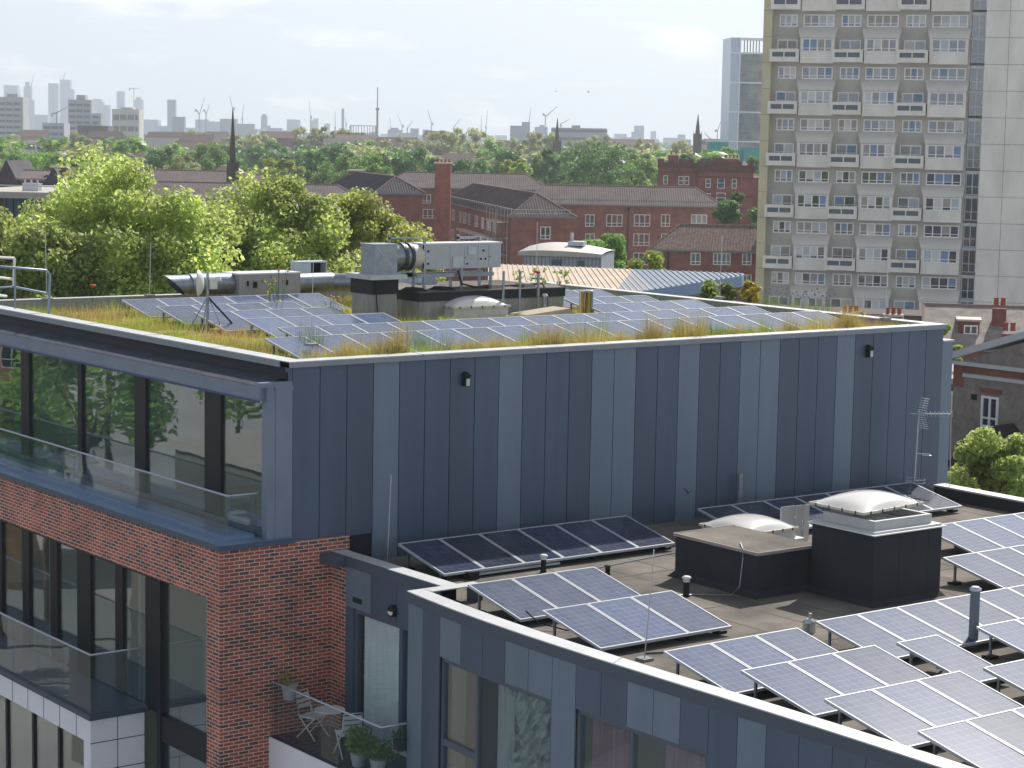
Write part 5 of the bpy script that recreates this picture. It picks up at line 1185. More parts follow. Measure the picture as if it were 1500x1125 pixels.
fbox(m, fr, 0, L1, -.05, .2, z1-1.1, z1-.9, 1); fbox(m, fr, L1, L2, .9, 1.15, z1-1.8, z1-1.55, 1); fbox(m, fr, L1, L2, .9, 1.05, z1-4.7, z1-4.5, 1); fbox(m, fr, 0, L1, 0, .15, z1-4.2, z1-4.0, 1)
m.build('parapet', [pd, mat('string_course', '#6f4038', .9)], t)
for x0, x1, y0, y1, d in ((972, 978, 257, 270, 0), (994, 1001, 258, 271, 0), (1003, 1009, 258, 271, 0), (972, 978, 283, 297, 0), (994, 1001, 283, 297, 0), (1034, 1041, 261.5, 275, .9), (1051.5, 1061.5, 259.5, 276, .9), (1072.5, 1079, 262, 276, .9), (1050, 1063, 282, 297, .9), (1034, 1041, 283, 297, .9), (1073, 1080, 284, 298, .9)):
    win_px(t, fr, x0, x1, y0, y1, 1, d=d+.03, transom=.5)
chimney(t, fr, fr_hit(fr, 1071, 240)[0], -3, z1-2, zat(1071, 233, 334), 2.4, 1.4, brick_v, 4); chimney(t, fr, fr_hit(fr, 984, 240)[0], -5, z1-2, z1+1.6, 1.6, 1, brick_v, 2)
a = fr_hit(fr, 1089, 240)[0]; m = MB(); P = [fr.p(a-1.6, -3, z1-.9), fr.p(a+1.6, -3, z1-.9), fr.p(a+1.6, -6, z1-.9), fr.p(a-1.6, -6, z1-.9)]; q = fr.p(a, -4.5, z1+1)
for i in range(4): m.face([P[i], P[(i+1) % 4], q])
m.build('turret_roof', mat('lead_white', '#d5dade', .5), t)

# ================================================================== CONCRETE TOWER
A = gp(1116.5, 222); uu = (gp(1500, 215.3)-A); fr = Fr(A, uu)
tw = thing('concrete_tower_block', (A.x, A.y, 0), 'tall beige concrete tower block with boxed balconies and white framed windows filling the upper right', 'tower block')
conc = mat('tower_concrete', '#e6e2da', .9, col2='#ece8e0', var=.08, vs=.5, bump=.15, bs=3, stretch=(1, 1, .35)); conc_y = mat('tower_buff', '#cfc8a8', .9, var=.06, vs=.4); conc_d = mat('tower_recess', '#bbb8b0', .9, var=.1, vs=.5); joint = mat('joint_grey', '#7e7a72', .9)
conc_g = mat('tower_bulge', '#dddad2', .85, col2='#cfccc3', var=.12, vs=.6)
def S_(px, py=132, d=0): return fr_hit(fr, px, py, d)[0]
PER = 5.44; zs = zat(1131, 93.2, 222)           # underside of a balcony row
TOP = zs+PER*3.02; e0 = 0
X = dict(y0=S_(1117), y1=S_(1129.5), st0=S_(1419.5), st1=S_(1441), end=S_(1500)+12)
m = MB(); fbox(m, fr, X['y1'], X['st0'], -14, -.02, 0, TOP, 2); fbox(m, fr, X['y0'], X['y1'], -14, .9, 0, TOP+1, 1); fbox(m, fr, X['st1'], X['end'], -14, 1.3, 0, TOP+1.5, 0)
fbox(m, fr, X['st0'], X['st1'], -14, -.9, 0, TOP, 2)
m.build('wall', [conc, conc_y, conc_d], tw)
m = MB()
hh = zs-PER*8
while hh < TOP: 
    fbox(m, fr, X['st1']-.005, X['end'], 1.3, 1.306, hh, hh+.04); fbox(m, fr, X['y0'], X['y1'], .9, .906, hh, hh+.04); hh += PER/2
a = X['st1']+2.35
while a < X['end']: fbox(m, fr, a, a+.04, 1.3, 1.307, 0, TOP+1.4); a += 3.2
m.build('panel_joint', joint, tw)
cols = [(S_(1128.5), S_(1171.5), S_(1173), S_(1221)), (S_(1219), S_(1264.5), S_(1266), S_(1314.6)), (S_(1313), S_(1359), S_(1361), S_(1416))]
R2 = random.Random(9)
blind = [mat('curtain_pale', '#b9c0c6', .9), mat('curtain_blue', '#7f96b4', .9), mat('curtain_tan', '#a5a09c', .9), mat('curtain_white', '#d0d2d3', .9)]
def twin(a0, a1, z0_, z1_, d, lights, dark=False):
    o = window(tw, fr, (a0+a1)/2, z0_, a1-a0, z1_-z0_, lights, d=d, transom=.72, tf=.115)
    for k in range(lights):
        r = R2.random()
        if r < .62:
            m = MB(); w_ = (a1-a0)/lights; fbox(m, fr, a0+w_*k+.04, a0+w_*(k+1)-.04, d+.006, d+.012, z0_+.3*(z1_-z0_)+.03 if R2.random() < .5 else z0_+.08, z1_-.08); m.build('curtain', blind[R2.randrange(4)], o)
    return o
for r in range(-1, 8):
    zb = zs-PER*(r-1)                      # soffit above; counting downwards
    if zb-PER < 0.5: continue
    if zb > TOP+.1: continue
    for ci, (b0, b1, w0, w1) in enumerate(cols):
        # recessed storey
        twin(b0+.75, b1-.45, zb-1.62, zb-.32, .03, 3); twin(w0+.05, w1-.15, zb-1.62, zb-.32, .03, 4)
        # sill bulge under the wide window, sloping out to the bay plane
        m = MB(); n = 7; V = []
        for k in range(n+1):
            q = k/n; z = zb-1.62-(1.2*q); d = 1.3*math.sin(q*math.pi/2)**.8
            V += [fr.p(w0-.45+.35*q, d, z), fr.p(w1+.25-.15*q, d, z)]
        m.mesh(V, [(2*k, 2*k+1, 2*k+3, 2*k+2) for k in range(n)], 0, False)
        V2 = [V[2*k] for k in range(n+1)]+[fr.p(w0-.1, -.01, zb-2.82), fr.p(w0-.45, -.01, zb-1.62)]; m.face(V2)
        V2 = [V[2*k+1] for k in range(n+1)]+[fr.p(w1+.1, -.01, zb-2.82), fr.p(w1+.25, -.01, zb-1.62)]; m.face(V2[::-1])
        m.build('sill_bulge', conc_g, tw)
        # bay with its window and spandrel
        m = MB(); fbox(m, fr, w0-.05, w1+.02, 0, 1.28, zb-PER, zb-4.28); fbox(m, fr, w0-.05, w0+.12, 0, 1.28, zb-4.28, zb-2.82); fbox(m, fr, w1-.15, w1+.02, 0, 1.28, zb-4.28, zb-2.82); fbox(m, fr, w0+.12, w1-.15, 0, .95, zb-4.28, zb-2.82)
        m.build('bay', conc, tw); twin(w0+.13, w1-.16, zb-4.26, zb-2.86, 1.15, 4)
        # narrow window behind the balcony and the balcony box
        twin(b0+.6, b1-.4, zb-4.25, zb-2.95, .03, 2)
        m = MB(); c0, c1 = b0+.0, b1-.05; zt, zl_ = zb-4.0, zb-PER+.12
        fbox(m, fr, c0, c1, 1.65, 1.8, zt-.32, zt); fbox(m, fr, c0, c1, 1.65, 1.8, zl_, zt-.82); fbox(m, fr, c0, c0+.3, 1.65, 1.8, zt-.82, zt-.32); fbox(m, fr, c1-.3, c1, 1.65, 1.8, zt-.82, zt-.32); fbox(m, fr, (c0+c1)/2-.06, (c0+c1)/2+.06, 1.65, 1.8, zt-.82, zt-.32)
        fbox(m, fr, c0, c0+.15, 0, 1.65, zl_, zt); fbox(m, fr, c1-.15, c1, 0, 1.65, zl_, zt); fbox(m, fr, c0+.15, c1-.15, 0, 1.65, zl_, zl_+.2)
        fbox(m, fr, c0+.3, c1-.3, 1.66, 1.70, zt-.82, zt-.32, 1)
        m.build('balcony', [conc, mat('slot_glass', '#59646e', .3)], tw)
    # stair glazing, two storeys
    for j, (h0, h1) in enumerate(((.3, 2.55), (2.85, 5.2))):
        o = window(tw, fr, (X['st0']+X['st1'])/2, zb-h1, X['st1']-X['st0']-.1, h1-h0, 2, d=-.3, transom=.62, fm=mat('stair_frame', '#dbe4ee', .5))
        m = MB(); fbox(m, fr, X['st0']+.1, X['st1']-.1, -.36, -.335, zb-h1+.1, zb-h1+ (1.1 if j else .5), 0); m.build('spandrel', blind[0] if j else blind[1], o)
        m = MB(); fbox(m, fr, X['st0'], X['st1'], -.4, -.15, zb-h0, zb-h0+.25); m.build('floor_edge', mat('stair_band', '#d3dae0', .6), tw)

# ================================================================== GLASS TOWER AND NETTING
A = gp(1066, 620); B = gp(1117, 621); fr = Fr(A, B-A); Ln = (B-A).length; z_t = zat(1080, 77, 620); z_tt = zat(1080, 56, 620)
t = thing('glass_tower', (A.x, A.y, 0), 'slim blue grey glass residential tower left of the concrete tower', 'tower block')
m = MB(); fbox(m, fr, 0, 2.6, -12, .6, 0, z_tt, 0); fbox(m, fr, 2.6, Ln, -12, 0, 0, z_t, 1); m.build('body', [mat('glass_tower_light', '#aebccb', .25, .3), mat('glass_tower_dark', '#66727f', .3, .2, col2='#8c8a86', var=.2, vs=.25)], t)
m = MB(); zz = z_t; k = 0
while zz > 12:
    fbox(m, fr, 0, Ln, .6 if k % 3 == 0 else .1, .75 if k % 3 == 0 else .5, zz-(.45 if k % 3 == 0 else .18), zz, 0 if k % 3 == 0 else 1); zz -= 2.9; k += 1
for a in (2.6, Ln-.4): fbox(m, fr, a, a+.4, .6, .8, 0, z_tt, 0)
fbox(m, fr, 0, Ln, -.2, .5, z_tt-.8, z_tt, 0)
for k in range(6): fbox(m, fr, 4+k*.9, 4.25+k*.9, -.2, .3, z_t, z_tt-.8, 1)
m.build('facade_grid', [mat('grid_white', '#e2e8ee', .5), mat('grid_brown', '#a19a92', .7)], t)
A = gp(1041, 560); B = gp(1116, 560); fr = Fr(A, B-A); t = thing('netted_site', (A.x, A.y, 0), 'construction site wrapped in turquoise green netting at the foot of the glass tower', 'building site')
m = MB(); fbox(m, fr, 0, 4.8, -10, 0, 0, zat(1050, 208, 560)); fbox(m, fr, 4.8, 9.0, -10, -2, 0, zat(1050, 220, 560)); fbox(m, fr, 9.0, (B-A).length, -10, 0, 0, zat(1100, 216, 560)); m.build('netting', mat('green_net', '#2f9d8c', .9, col2='#3a8fa0', var=.15, vs=.4), t)

# ================================================================== SPIRES
spire_m = mat('spire_stone', '#6d675f', .9, col2='#5d5852', var=.12, vs=.8)
def spire(px, yt, yb, D, w_px, label, collar=None, m_=spire_m):
    z0_ = 0; P = gp(px, D); s = w_px/F_PX*D; zt = zat(px, yt, D); zb = zat(px, yb, D)
    t = thing('church_spire', (P.x, P.y, z0_), label, 'church'); m = MB(); hz = zb-0
    tw_h = zb
    m.prism([(P.x-s/2, P.y-s/2), (P.x+s/2, P.y-s/2), (P.x+s/2, P.y+s/2), (P.x-s/2, P.y+s/2)], 0, tw_h)
    for sx in (-1, 1):
        for sy in (-1, 1): m.tube([(P.x+sx*s*.45, P.y+sy*s*.45, tw_h-.5), (P.x+sx*s*.45, P.y+sy*s*.45, tw_h+s*.55)], s*.09, 5, r1=s*.01)
    m.build('tower', m_, t)
    m = MB(); m.tube([(P.x, P.y, tw_h), (P.x, P.y, tw_h+(zt-tw_h)*.5), (P.x, P.y, zt)], s*.40, 8, r1=.08)
    if collar: m.lathe((P.x, P.y, tw_h+(zt-tw_h)*collar), [(s*.30, 0), (s*.33, s*.1), (s*.22, s*.3)], 8)
    m.build('spire', m_, t)
    return t
spire(341, 160, 238, 300, 13, 'tall dark thin church spire rising from the trees left of centre', m_=mat('spire_dark', '#4b4640', .9, var=.1))
spire(816, 173, 206, 560, 9, 'church spire before the wide grey office block right of centre')
spire(1021.5, 167, 196, 620, 9, 'pale stepped church spire left of the glass tower', .33)

# ================================================================== FAR CITY
far_b = mat('far_haze_blue', '#93a9c4', .6, var=.05, vs=.02); far_g = mat('far_grey', '#949ea8', .8, var=.06, vs=.02); far_d = mat('far_dark', '#75869a', .7, var=.06, vs=.02)  # the pale blue of the far towers has the haze put into it
def tower_far(x0, x1, yt, D, label, m_=far_b, steps=(), name='distant_tower', group=None, cat='tower', floors=0):
    A, B = gp(x0, D), gp(x1, D); fr = Fr(A, B-A); L_ = (B-A).length; zt = zat((x0+x1)/2, yt, D); t = thing(name, (A.x, A.y, 0), label, cat, group)
    m = MB(); fbox(m, fr, 0, L_, -L_*.8, 0, 0, zt, 0); m.build('body', m_, t)
    for (sx0, sx1, sy) in steps:
        m = MB(); q0 = (sx0-x0)/F_PX*D; q1 = (sx1-x0)/F_PX*D; zz_ = zat(sx0, sy, D); zlo = zt if q1 <= L_+.1 and q0 >= -.1 else 0
        if zlo == 0: fbox(m, fr, q0 if q0 < 0 else L_+.01, q1, -L_*.6, -.5, 0, zz_, 0)
        else: fbox(m, fr, q0, q1, -L_*.6, -L_*.1, zt, zz_, 0)
        m.build('step', m_, t)
    if floors:
        m = MB(); z = 14
        while z < zt: fbox(m, fr, -.1, L_+.1, .02, .35, z, z+floors*.38); z += floors
        m.build('floor_band', mat('floor_band', '#3f4a55', .5), t)
    return t
T = tower_far
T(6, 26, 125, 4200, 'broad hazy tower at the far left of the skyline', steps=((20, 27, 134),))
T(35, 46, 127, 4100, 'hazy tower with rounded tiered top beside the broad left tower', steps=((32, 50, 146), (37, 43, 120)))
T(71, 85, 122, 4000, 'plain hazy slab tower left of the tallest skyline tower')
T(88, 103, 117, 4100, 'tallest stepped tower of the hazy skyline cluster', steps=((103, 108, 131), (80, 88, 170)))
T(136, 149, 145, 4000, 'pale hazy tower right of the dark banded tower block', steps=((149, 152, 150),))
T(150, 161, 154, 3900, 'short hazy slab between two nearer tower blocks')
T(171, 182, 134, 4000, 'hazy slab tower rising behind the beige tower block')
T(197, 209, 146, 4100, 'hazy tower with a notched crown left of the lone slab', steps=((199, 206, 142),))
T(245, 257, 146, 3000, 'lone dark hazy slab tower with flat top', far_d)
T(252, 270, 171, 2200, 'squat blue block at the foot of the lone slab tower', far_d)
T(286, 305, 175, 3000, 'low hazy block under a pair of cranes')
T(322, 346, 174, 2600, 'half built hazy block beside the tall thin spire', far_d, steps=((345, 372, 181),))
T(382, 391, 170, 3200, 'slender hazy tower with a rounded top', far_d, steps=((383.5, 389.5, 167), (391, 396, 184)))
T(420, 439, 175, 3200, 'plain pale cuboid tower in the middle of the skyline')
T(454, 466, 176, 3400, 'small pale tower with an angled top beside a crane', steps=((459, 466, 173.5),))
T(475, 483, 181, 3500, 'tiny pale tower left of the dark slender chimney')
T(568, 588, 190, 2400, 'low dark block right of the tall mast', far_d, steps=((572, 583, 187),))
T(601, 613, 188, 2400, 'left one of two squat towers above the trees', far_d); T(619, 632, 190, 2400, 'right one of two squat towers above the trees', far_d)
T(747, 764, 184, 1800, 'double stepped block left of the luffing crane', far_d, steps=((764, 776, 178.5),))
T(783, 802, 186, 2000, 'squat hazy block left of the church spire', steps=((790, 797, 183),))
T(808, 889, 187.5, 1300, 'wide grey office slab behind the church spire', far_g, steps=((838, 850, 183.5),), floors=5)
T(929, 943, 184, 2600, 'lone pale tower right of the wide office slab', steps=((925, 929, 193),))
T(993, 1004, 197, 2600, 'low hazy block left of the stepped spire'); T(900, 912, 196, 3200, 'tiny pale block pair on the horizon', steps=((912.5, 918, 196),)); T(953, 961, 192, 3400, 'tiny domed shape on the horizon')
# chimney
P = gp(502, 2600); t = thing('slender_chimney', (P.x, P.y, 0), 'slender dark chimney shaft on the skyline left of the tall mast', 'chimney'); m = MB(); m.tube([(P.x, P.y, 0), (P.x, P.y, zat(502, 159, 2600))], 1.7, 10); m.build('shaft', far_d, t)
# nearer blocks with visible floors
def block_near(x0, x1, yt, D, label, m_, fl, extra=(), glazed=False):
    A, B = gp(x0, D), gp(x1, D); fr = Fr(A, B-A); L_ = (B-A).length; zt = zat((x0+x1)/2, yt, D); t = thing('tower_block', (A.x, A.y, 0), label, 'tower block')
    m = MB(); fbox(m, fr, 0, L_, -14, 0, 0, zt)
    for (sx0, sx1, sy) in extra: fbox(m, fr, (sx0-x0)/F_PX*D, (sx1-x0)/F_PX*D, -10, -2, zt, zat(sx0, sy, D))
    m.build('wall', m_, t); m = MB(); z = 12.; sd_ = 0
    while z+fl*.5 < zt-.5: fbox(m, fr, .8, L_-.8, .0, .25, z, z+fl*.45, 0); z += fl
    m.build('window_band', mat('window_band', '#656c75', .4), t)
    m = MB(); k = 4.
    while k < L_-1: fbox(m, fr, k, k+.5, .25, .4, 12, zt-.4); k += 4.2
    m.build('pier', m_, t); return t
bg1 = mat('block_beige', '#b4b6b8', .9, var=.06, vs=.1); bg2 = mat('block_grey', '#a9afb6', .9, var=.06, vs=.1); bg3 = mat('block_brown', '#6b5a58', .9, var=.06, vs=.1)
block_near(-14, 34, 142, 1150, 'beige banded tower block at the left edge of the photo', bg1, 3.2, ((9, 25, 137),))
block_near(100, 134, 146, 1150, 'banded tower block with a raised core and attached stepped wing', bg2, 3.2, ((111, 124, 139),))
block_near(134, 148, 166, 1150, 'low stepped block attached right of the banded tower', bg2, 3.2)
block_near(114, 158, 184, 900, 'dark brown lower block with pale vertical lines before the banded tower', bg3, 3.4)
block_near(164, 204, 160, 1150, 'cream tower block with strong horizontal bands', mat('block_cream', '#c6c4bc', .9, var=.05), 6.2, ((176, 194, 157),))
block_near(62, 94, 180, 1050, 'small grey square block between the left tower blocks', bg2, 3.2)
block_near(32, 88, 207, 620, 'long low white building with blue windows beyond the trees', mat('block_white', '#c3c4c2', .9), 3.2)
MARKS = [(-99, 'at the left edge of the photo'), (35, 'right of the beige banded block'), (100, 'right of the banded tower core'), (165, 'right of the cream tower block'), (250, 'right of the lone hazy slab'), (341, 'right of the thin dark spire'), (430, 'right of the plain cuboid tower'), (502, 'right of the slender chimney shaft'), (553, 'right of the tall mast'), (626, 'right of the squat twin towers'), (712, 'right of the lone raised crane'), (816, 'right of the church spire'), (889, 'right of the wide office slab'), (960, 'right of the lone pale tower'), (1021, 'right of the stepped spire'), (1066, 'at the glass tower and beyond')]
CNT = {}
OW = ['first', 'second', 'third', 'fourth', 'fifth', 'sixth', 'seventh', 'eighth', 'ninth', 'tenth', 'eleventh', 'twelfth', 'thirteenth', 'fourteenth', 'fifteenth', 'sixteenth']
def place_label(kind, px):
    mk = [m_ for m_ in MARKS if m_[0] <= px][-1][1]; k = CNT.get((kind, mk), 0); CNT[(kind, mk)] = k+1
    return '%s, %s one %s' % (kind, OW[min(k, 15)], mk)
# low hazy roofline
R2 = random.Random(5)
for i in range(56):
    x0 = 200+i*16+R2.uniform(-6, 6); wd = R2.uniform(9, 26); D = R2.uniform(2200, 4200)
    if x0 > 1050: continue
    T(x0, x0+wd, yh(x0)-R2.uniform(2, 9 if x0 < 420 else 5.5), D, place_label('low hazy building on the horizon', x0), R2.choice([far_b, far_g, far_d]), name='distant_building', group='low hazy buildings along the horizon', cat='building')
for i, (x0, x1, y, D) in enumerate([(205, 232, 175, 3300), (190, 206, 182, 3000), (50, 70, 168, 3600), (270, 290, 187, 2800), (228, 246, 184, 3100), (305, 322, 178, 3000)]):
    T(x0, x1, y, D, place_label('hazy mid height skyline building', x0), far_b, name='distant_building', group='hazy mid height buildings at the left', cat='building')
# cranes, mast, gasholder
cr_m = mat('crane_steel', '#5f6974', .7)
def crane(xb, yb, xt, yt, xj, yj, D, label, xc=None, yc=None, r=.34):
    k = D/2500; P = gp(xb, D); t = thing('tower_crane', (P.x, P.y, 0), label, 'crane')
    mt = at(xt, yt, D); m = MB(); m.tube([Vector((P.x, P.y, 0)), mt], r*1.3*k+.2, 4); m.build('mast', cr_m, t)
    m = MB(); m.tube([mt, at(xj, yj, D)], r*k+.2, 4, r1=r*.5*k+.1); m.build('jib', cr_m, t)
    c = at(xc if xc is not None else xt-(xj-xt)*.06, yc if yc is not None else yt+1, D); m = MB(); m.tube([mt, c], r*1.3*k+.2, 4); m.tube([c, c-Vector((0, 0, 3*k))], 1.0*k, 4); m.build('counter_jib', cr_m, t)
crane(291, 196, 292, 168, 300, 142, 2300, 'left crane of the pair with raised jibs left of the tall spire', 287, 160)
crane(301, 196, 302, 168, 307, 152, 2300, 'right crane of the pair with raised jibs left of the tall spire', 299, 160)
crane(344, 190, 341, 160, 336, 140, 2500, 'crane with near vertical jib just above the tall thin spire', 343, 157)
crane(355, 190, 355, 172, 357, 153, 2600, 'crane over the half built block right of the tall spire')
crane(196, 160, 196, 130, 206, 129.5, 3900, 'hammerhead crane on the tower with notched crown', 190, 129)
crane(83, 175, 83, 165, 101, 156, 1500, 'dark crane jib crossing in front of the hazy towers at the left', 76, 167)
crane(46, 130, 46, 124, 50, 108, 4100, 'small crane on top of the rounded tiered tower'); crane(93, 118, 93, 116, 96, 104, 4100, 'small crane on top of the tallest hazy tower')
crane(455, 190, 455, 172, 453, 148, 2700, 'crane with straight raised jib above the olive treetops', 456, 170)
crane(491, 200, 491, 185, 491, 163, 2700, 'thin crane left of the slender dark chimney')
crane(506, 192, 507, 180, 505, 172, 3000, 'tiny crane right of the slender dark chimney')
crane(572, 200, 572, 190, 571, 172, 2700, 'thin crane just right of the tall mast')
crane(590, 190, 589, 185, 582, 167, 2600, 'crane leaning left above the low dark block', 591, 183)
crane(597, 192, 597, 187, 605, 177, 2600, 'small crane leaning right above the low dark block')
crane(632, 192, 632, 180, 626, 160, 2500, 'slender crane leaning left above two squat towers', 634, 180)
crane(665, 195, 665, 186, 674, 174, 2800, 'faint crane leaning right over the olive trees')
crane(704.5, 200, 705, 190, 705, 169, 2500, 'short straight crane left of the raised crane'); crane(711, 200, 712, 184, 714, 161, 2400, 'crane with raised jib left of the double stepped block')
crane(775, 190, 775, 178, 778, 157, 2300, 'thin crane above the double stepped block')
crane(799, 196, 799, 171, 817, 155.5, 1900, 'luffing crane with long jib reaching up right near the church spire', 796, 166)
crane(821, 185, 822, 181, 834, 175, 2300, 'short luffing crane behind the wide office slab')
crane(1050, 206, 1051, 192, 1057, 174, 1700, 'thin crane with raised jib left of the glass tower', 1048, 190); crane(1040, 208, 1040, 203, 1031, 193.5, 1700, 'small crane leaning left beside the glass tower', 1043, 204)
P = gp(552.5, 1500); t = thing('transmitter_mast', (P.x, P.y, 0), 'tall thin lattice mast, the highest thing in the middle of the skyline', 'mast')
m = MB(); zt = zat(553, 128, 1500); m.tube([(P.x, P.y, 0), (P.x, P.y, zt*.72)], .85, 4); m.tube([(P.x, P.y, zt*.72), (P.x, P.y, zt)], .45, 4); m.lathe((P.x, P.y, zt*.72), [(.9, 0), (1.5, 1), (.9, 2)], 8); m.build('mast', cr_m, t)
t = thing('gasholder_frame', tuple(gp(512, 1450)), 'open gasholder frame of thin columns left of the tall mast', 'gasholder'); m = MB()
for k in range(14):
    a = 2*math.pi*k/14; c = gp(531.5, 1460)+Vector((9.2*math.cos(a), 9.2*math.sin(a), 0)); c2 = gp(531.5, 1460)+Vector((9.2*math.cos(a+2*math.pi/14), 9.2*math.sin(a+2*math.pi/14), 0)); zt = zat(531, 184, 1450); m.tube([c, c+Vector((0, 0, zt))], .25, 4)
    for f_ in (1, .8): m.tube([c+Vector((0, 0, zt*f_)), c2+Vector((0, 0, zt*f_))], .2, 4)
m.build('frame', cr_m, t)

# ================================================================== NEARER BUILDINGS BEHIND THE ROOF
# metal roof; the shadow over its right part is put into the colour
t = thing('metal_roof_building', tuple(gp(850, 78)), 'low building with seamed metal roof behind the planted roof, beige left, shadow coloured in at right', 'building')
TL, TR, FRp, FL, LL = at(715, 386.5, 92), at(1090, 400.5, 80), at(1087, 404, 79.2), at(905, 432, 72.5), at(715, 432, 75)
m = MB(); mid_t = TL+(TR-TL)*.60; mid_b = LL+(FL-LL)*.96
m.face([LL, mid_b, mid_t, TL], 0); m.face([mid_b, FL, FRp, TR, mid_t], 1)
m.face([LL-Vector((0, 0, .3)), LL, TL, TL-Vector((0, 0, .3))], 0)
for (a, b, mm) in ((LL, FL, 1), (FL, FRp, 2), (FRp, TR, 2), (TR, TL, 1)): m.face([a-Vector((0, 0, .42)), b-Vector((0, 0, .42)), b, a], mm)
n = 46; dirr = (TL-LL)
for k in range(1, n):
    q = k/n; top = TL+(TR-TL)*q
    # seams run parallel down to the eaves
    dn = (LL-TL)*.98; bot = top+dn
    # clip against the slanted right eaves
    e1, e2 = FL, FRp; 
    def side(p): return (e2.x-e1.x)*(p.y-e1.y)-(e2.y-e1.y)*(p.x-e1.x)
    s0, s1 = side(top), side(bot)
    if s0*s1 < 0: bot = top+(bot-top)*(s0/(s0-s1))
    wv = (TR-TL).normalized()*.03; up_ = Vector((0, 0, .035))
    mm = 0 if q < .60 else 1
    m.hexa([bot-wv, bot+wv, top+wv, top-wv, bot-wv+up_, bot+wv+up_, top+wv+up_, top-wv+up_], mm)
m.build('roof', [mat('metal_beige', '#b7a48e', .55, .2, col2='#c0ae99', var=.08, vs=.6), mat('metal_shadow_tone', '#6d7a8c', .4, .5, var=.06, vs=1), mat('metal_fascia', '#7790ae', .4, .4)], t)
m = MB(); m.prism([(LL.x, LL.y), (FL.x, FL.y), (FRp.x, FRp.y), (TR.x, TR.y), (TL.x, TL.y)], 4, min(LL.z, FL.z, FRp.z, TR.z, TL.z)-.45); m.build('wall', mat('wall_dark_grey', '#4c4a4c', .9), t)  # one even dark grey on all sides
# plant room of ribbed metal with lens roof
A, B = gp(771, 99), gp(885, 98.2); fr = Fr(A, B-A); L_ = (B-A).length; t = thing('metal_plant_room', (A.x, A.y, 0), 'pale grey ribbed metal building with shallow curved roof before the brick estate', 'building')
zw = zat(820, 372, 99); m = MB(); fbox(m, fr, 0, L_, -3.6, 0, 6, zw, 0)
for k in range(20): fbox(m, fr, .1+k*L_/20, .14+k*L_/20, 0, .03, 6, zw, 1)
m.build('wall', [mat('rib_grey', '#a8aeb6', .5, .3, var=.05), mat('rib_line', '#858c96', .5, .3)], t)
m = MB(); n = 16; V = []; pr = []
for k in range(n+1): q = k/n; pr.append((-.25+(L_+.3)*q, .10+.42*math.sin(math.pi*min(1, q*1.02))**.55*(1-.55*q)))
for a, h in pr: V += [fr.p(a, .25, zw+h*.35), fr.p(a, -1.2, zw+h), fr.p(a, -2.6, zw+h), fr.p(a, -3.8, zw+h*.35)]
Fs = [(4*k+j, 4*(k+1)+j, 4*(k+1)+j+1, 4*k+j+1) for k in range(n) for j in range(3)]
m.mesh(V, Fs, 0, True)
for k in range(n): m.face([fr.p(pr[k][0], .25, zw-.12), fr.p(pr[k+1][0], .25, zw-.12), fr.p(pr[k+1][0], .25, zw+pr[k+1][1]*.35), fr.p(pr[k][0], .25, zw+pr[k][1]*.35)], 0)
m.build('roof', mat('lens_roof', '#b9b5af', .5, .2, var=.06), t)
m = MB(); fbox(m, fr, L_*.52, L_*.72, -1.8, -.9, zw+.35, zw+.55); m.tube([fr.p(L_*.55, -1.3, zw+.5), fr.p(L_*.55, -1.3, zw+.95)], .08, 8); m.build('roof_vent', steel_lt, t)
for a, w_ in ((.36, .5), (.70, .3)): m = MB(); fbox(m, fr, L_*a, L_*a+w_, .0, .05, zw-.55, zw-.3); m.build('louvre', frame_grey, t)
# flat roofed building at left
A, B = gp(-60, 124), gp(90, 123); fr = Fr(A, B-A); L_ = (B-A).length; t = thing('flat_roofed_building', (A.x, A.y, 0), 'flat roofed building with pale roof edge behind the big tree at the left', 'building')
zr_ = zat(40, 284, 124); m = MB(); fbox(m, fr, 0, L_-.4, -14, -.4, 0, zr_-.25, 0); fbox(m, fr, L_*.4, L_*.72, -.42, -.36, 4, zr_-.25, 1)
for k in range(14): fbox(m, fr, k*L_/14, k*L_/14+.06, -.4, -.34, 0, zr_-.25, 2)
m.build('wall', [mat('brown_clad', '#54443f', .8, var=.15, vs=2, stretch=(3, 3, .3)), mat('blue_glass', '#3f5560', .2, .3), black_m], t)
m = MB(); fbox(m, fr, -1, L_+.2, -15, .6, zr_-.25, zr_, 0); fbox(m, fr, -1, L_+.05, -15, .4, zr_, zr_+.12, 1); m.build('roof', [mat('roof_edge_grey', '#9a9a98', .6), mat('roof_pale', '#b5b0a8', .9)], t)
m = MB(); a_ = fr_hit(fr, 27, 280)[0]; fbox(m, fr, a_-.5, a_+.5, -2.4, -1.8, zr_+.1, zr_+.6)
for k in range(3): m.tube([fr.p(a_-.4+k*.4, -2, zr_+.1), fr.p(a_-.4+k*.4, -2, zr_+.8)], .06, 6)
m.tube([fr.p(2, -.2, zr_+.5), fr.p(L_, -.2, zr_+.45)], .03, 4)
m.build('roof_kit', steel_lt, t)
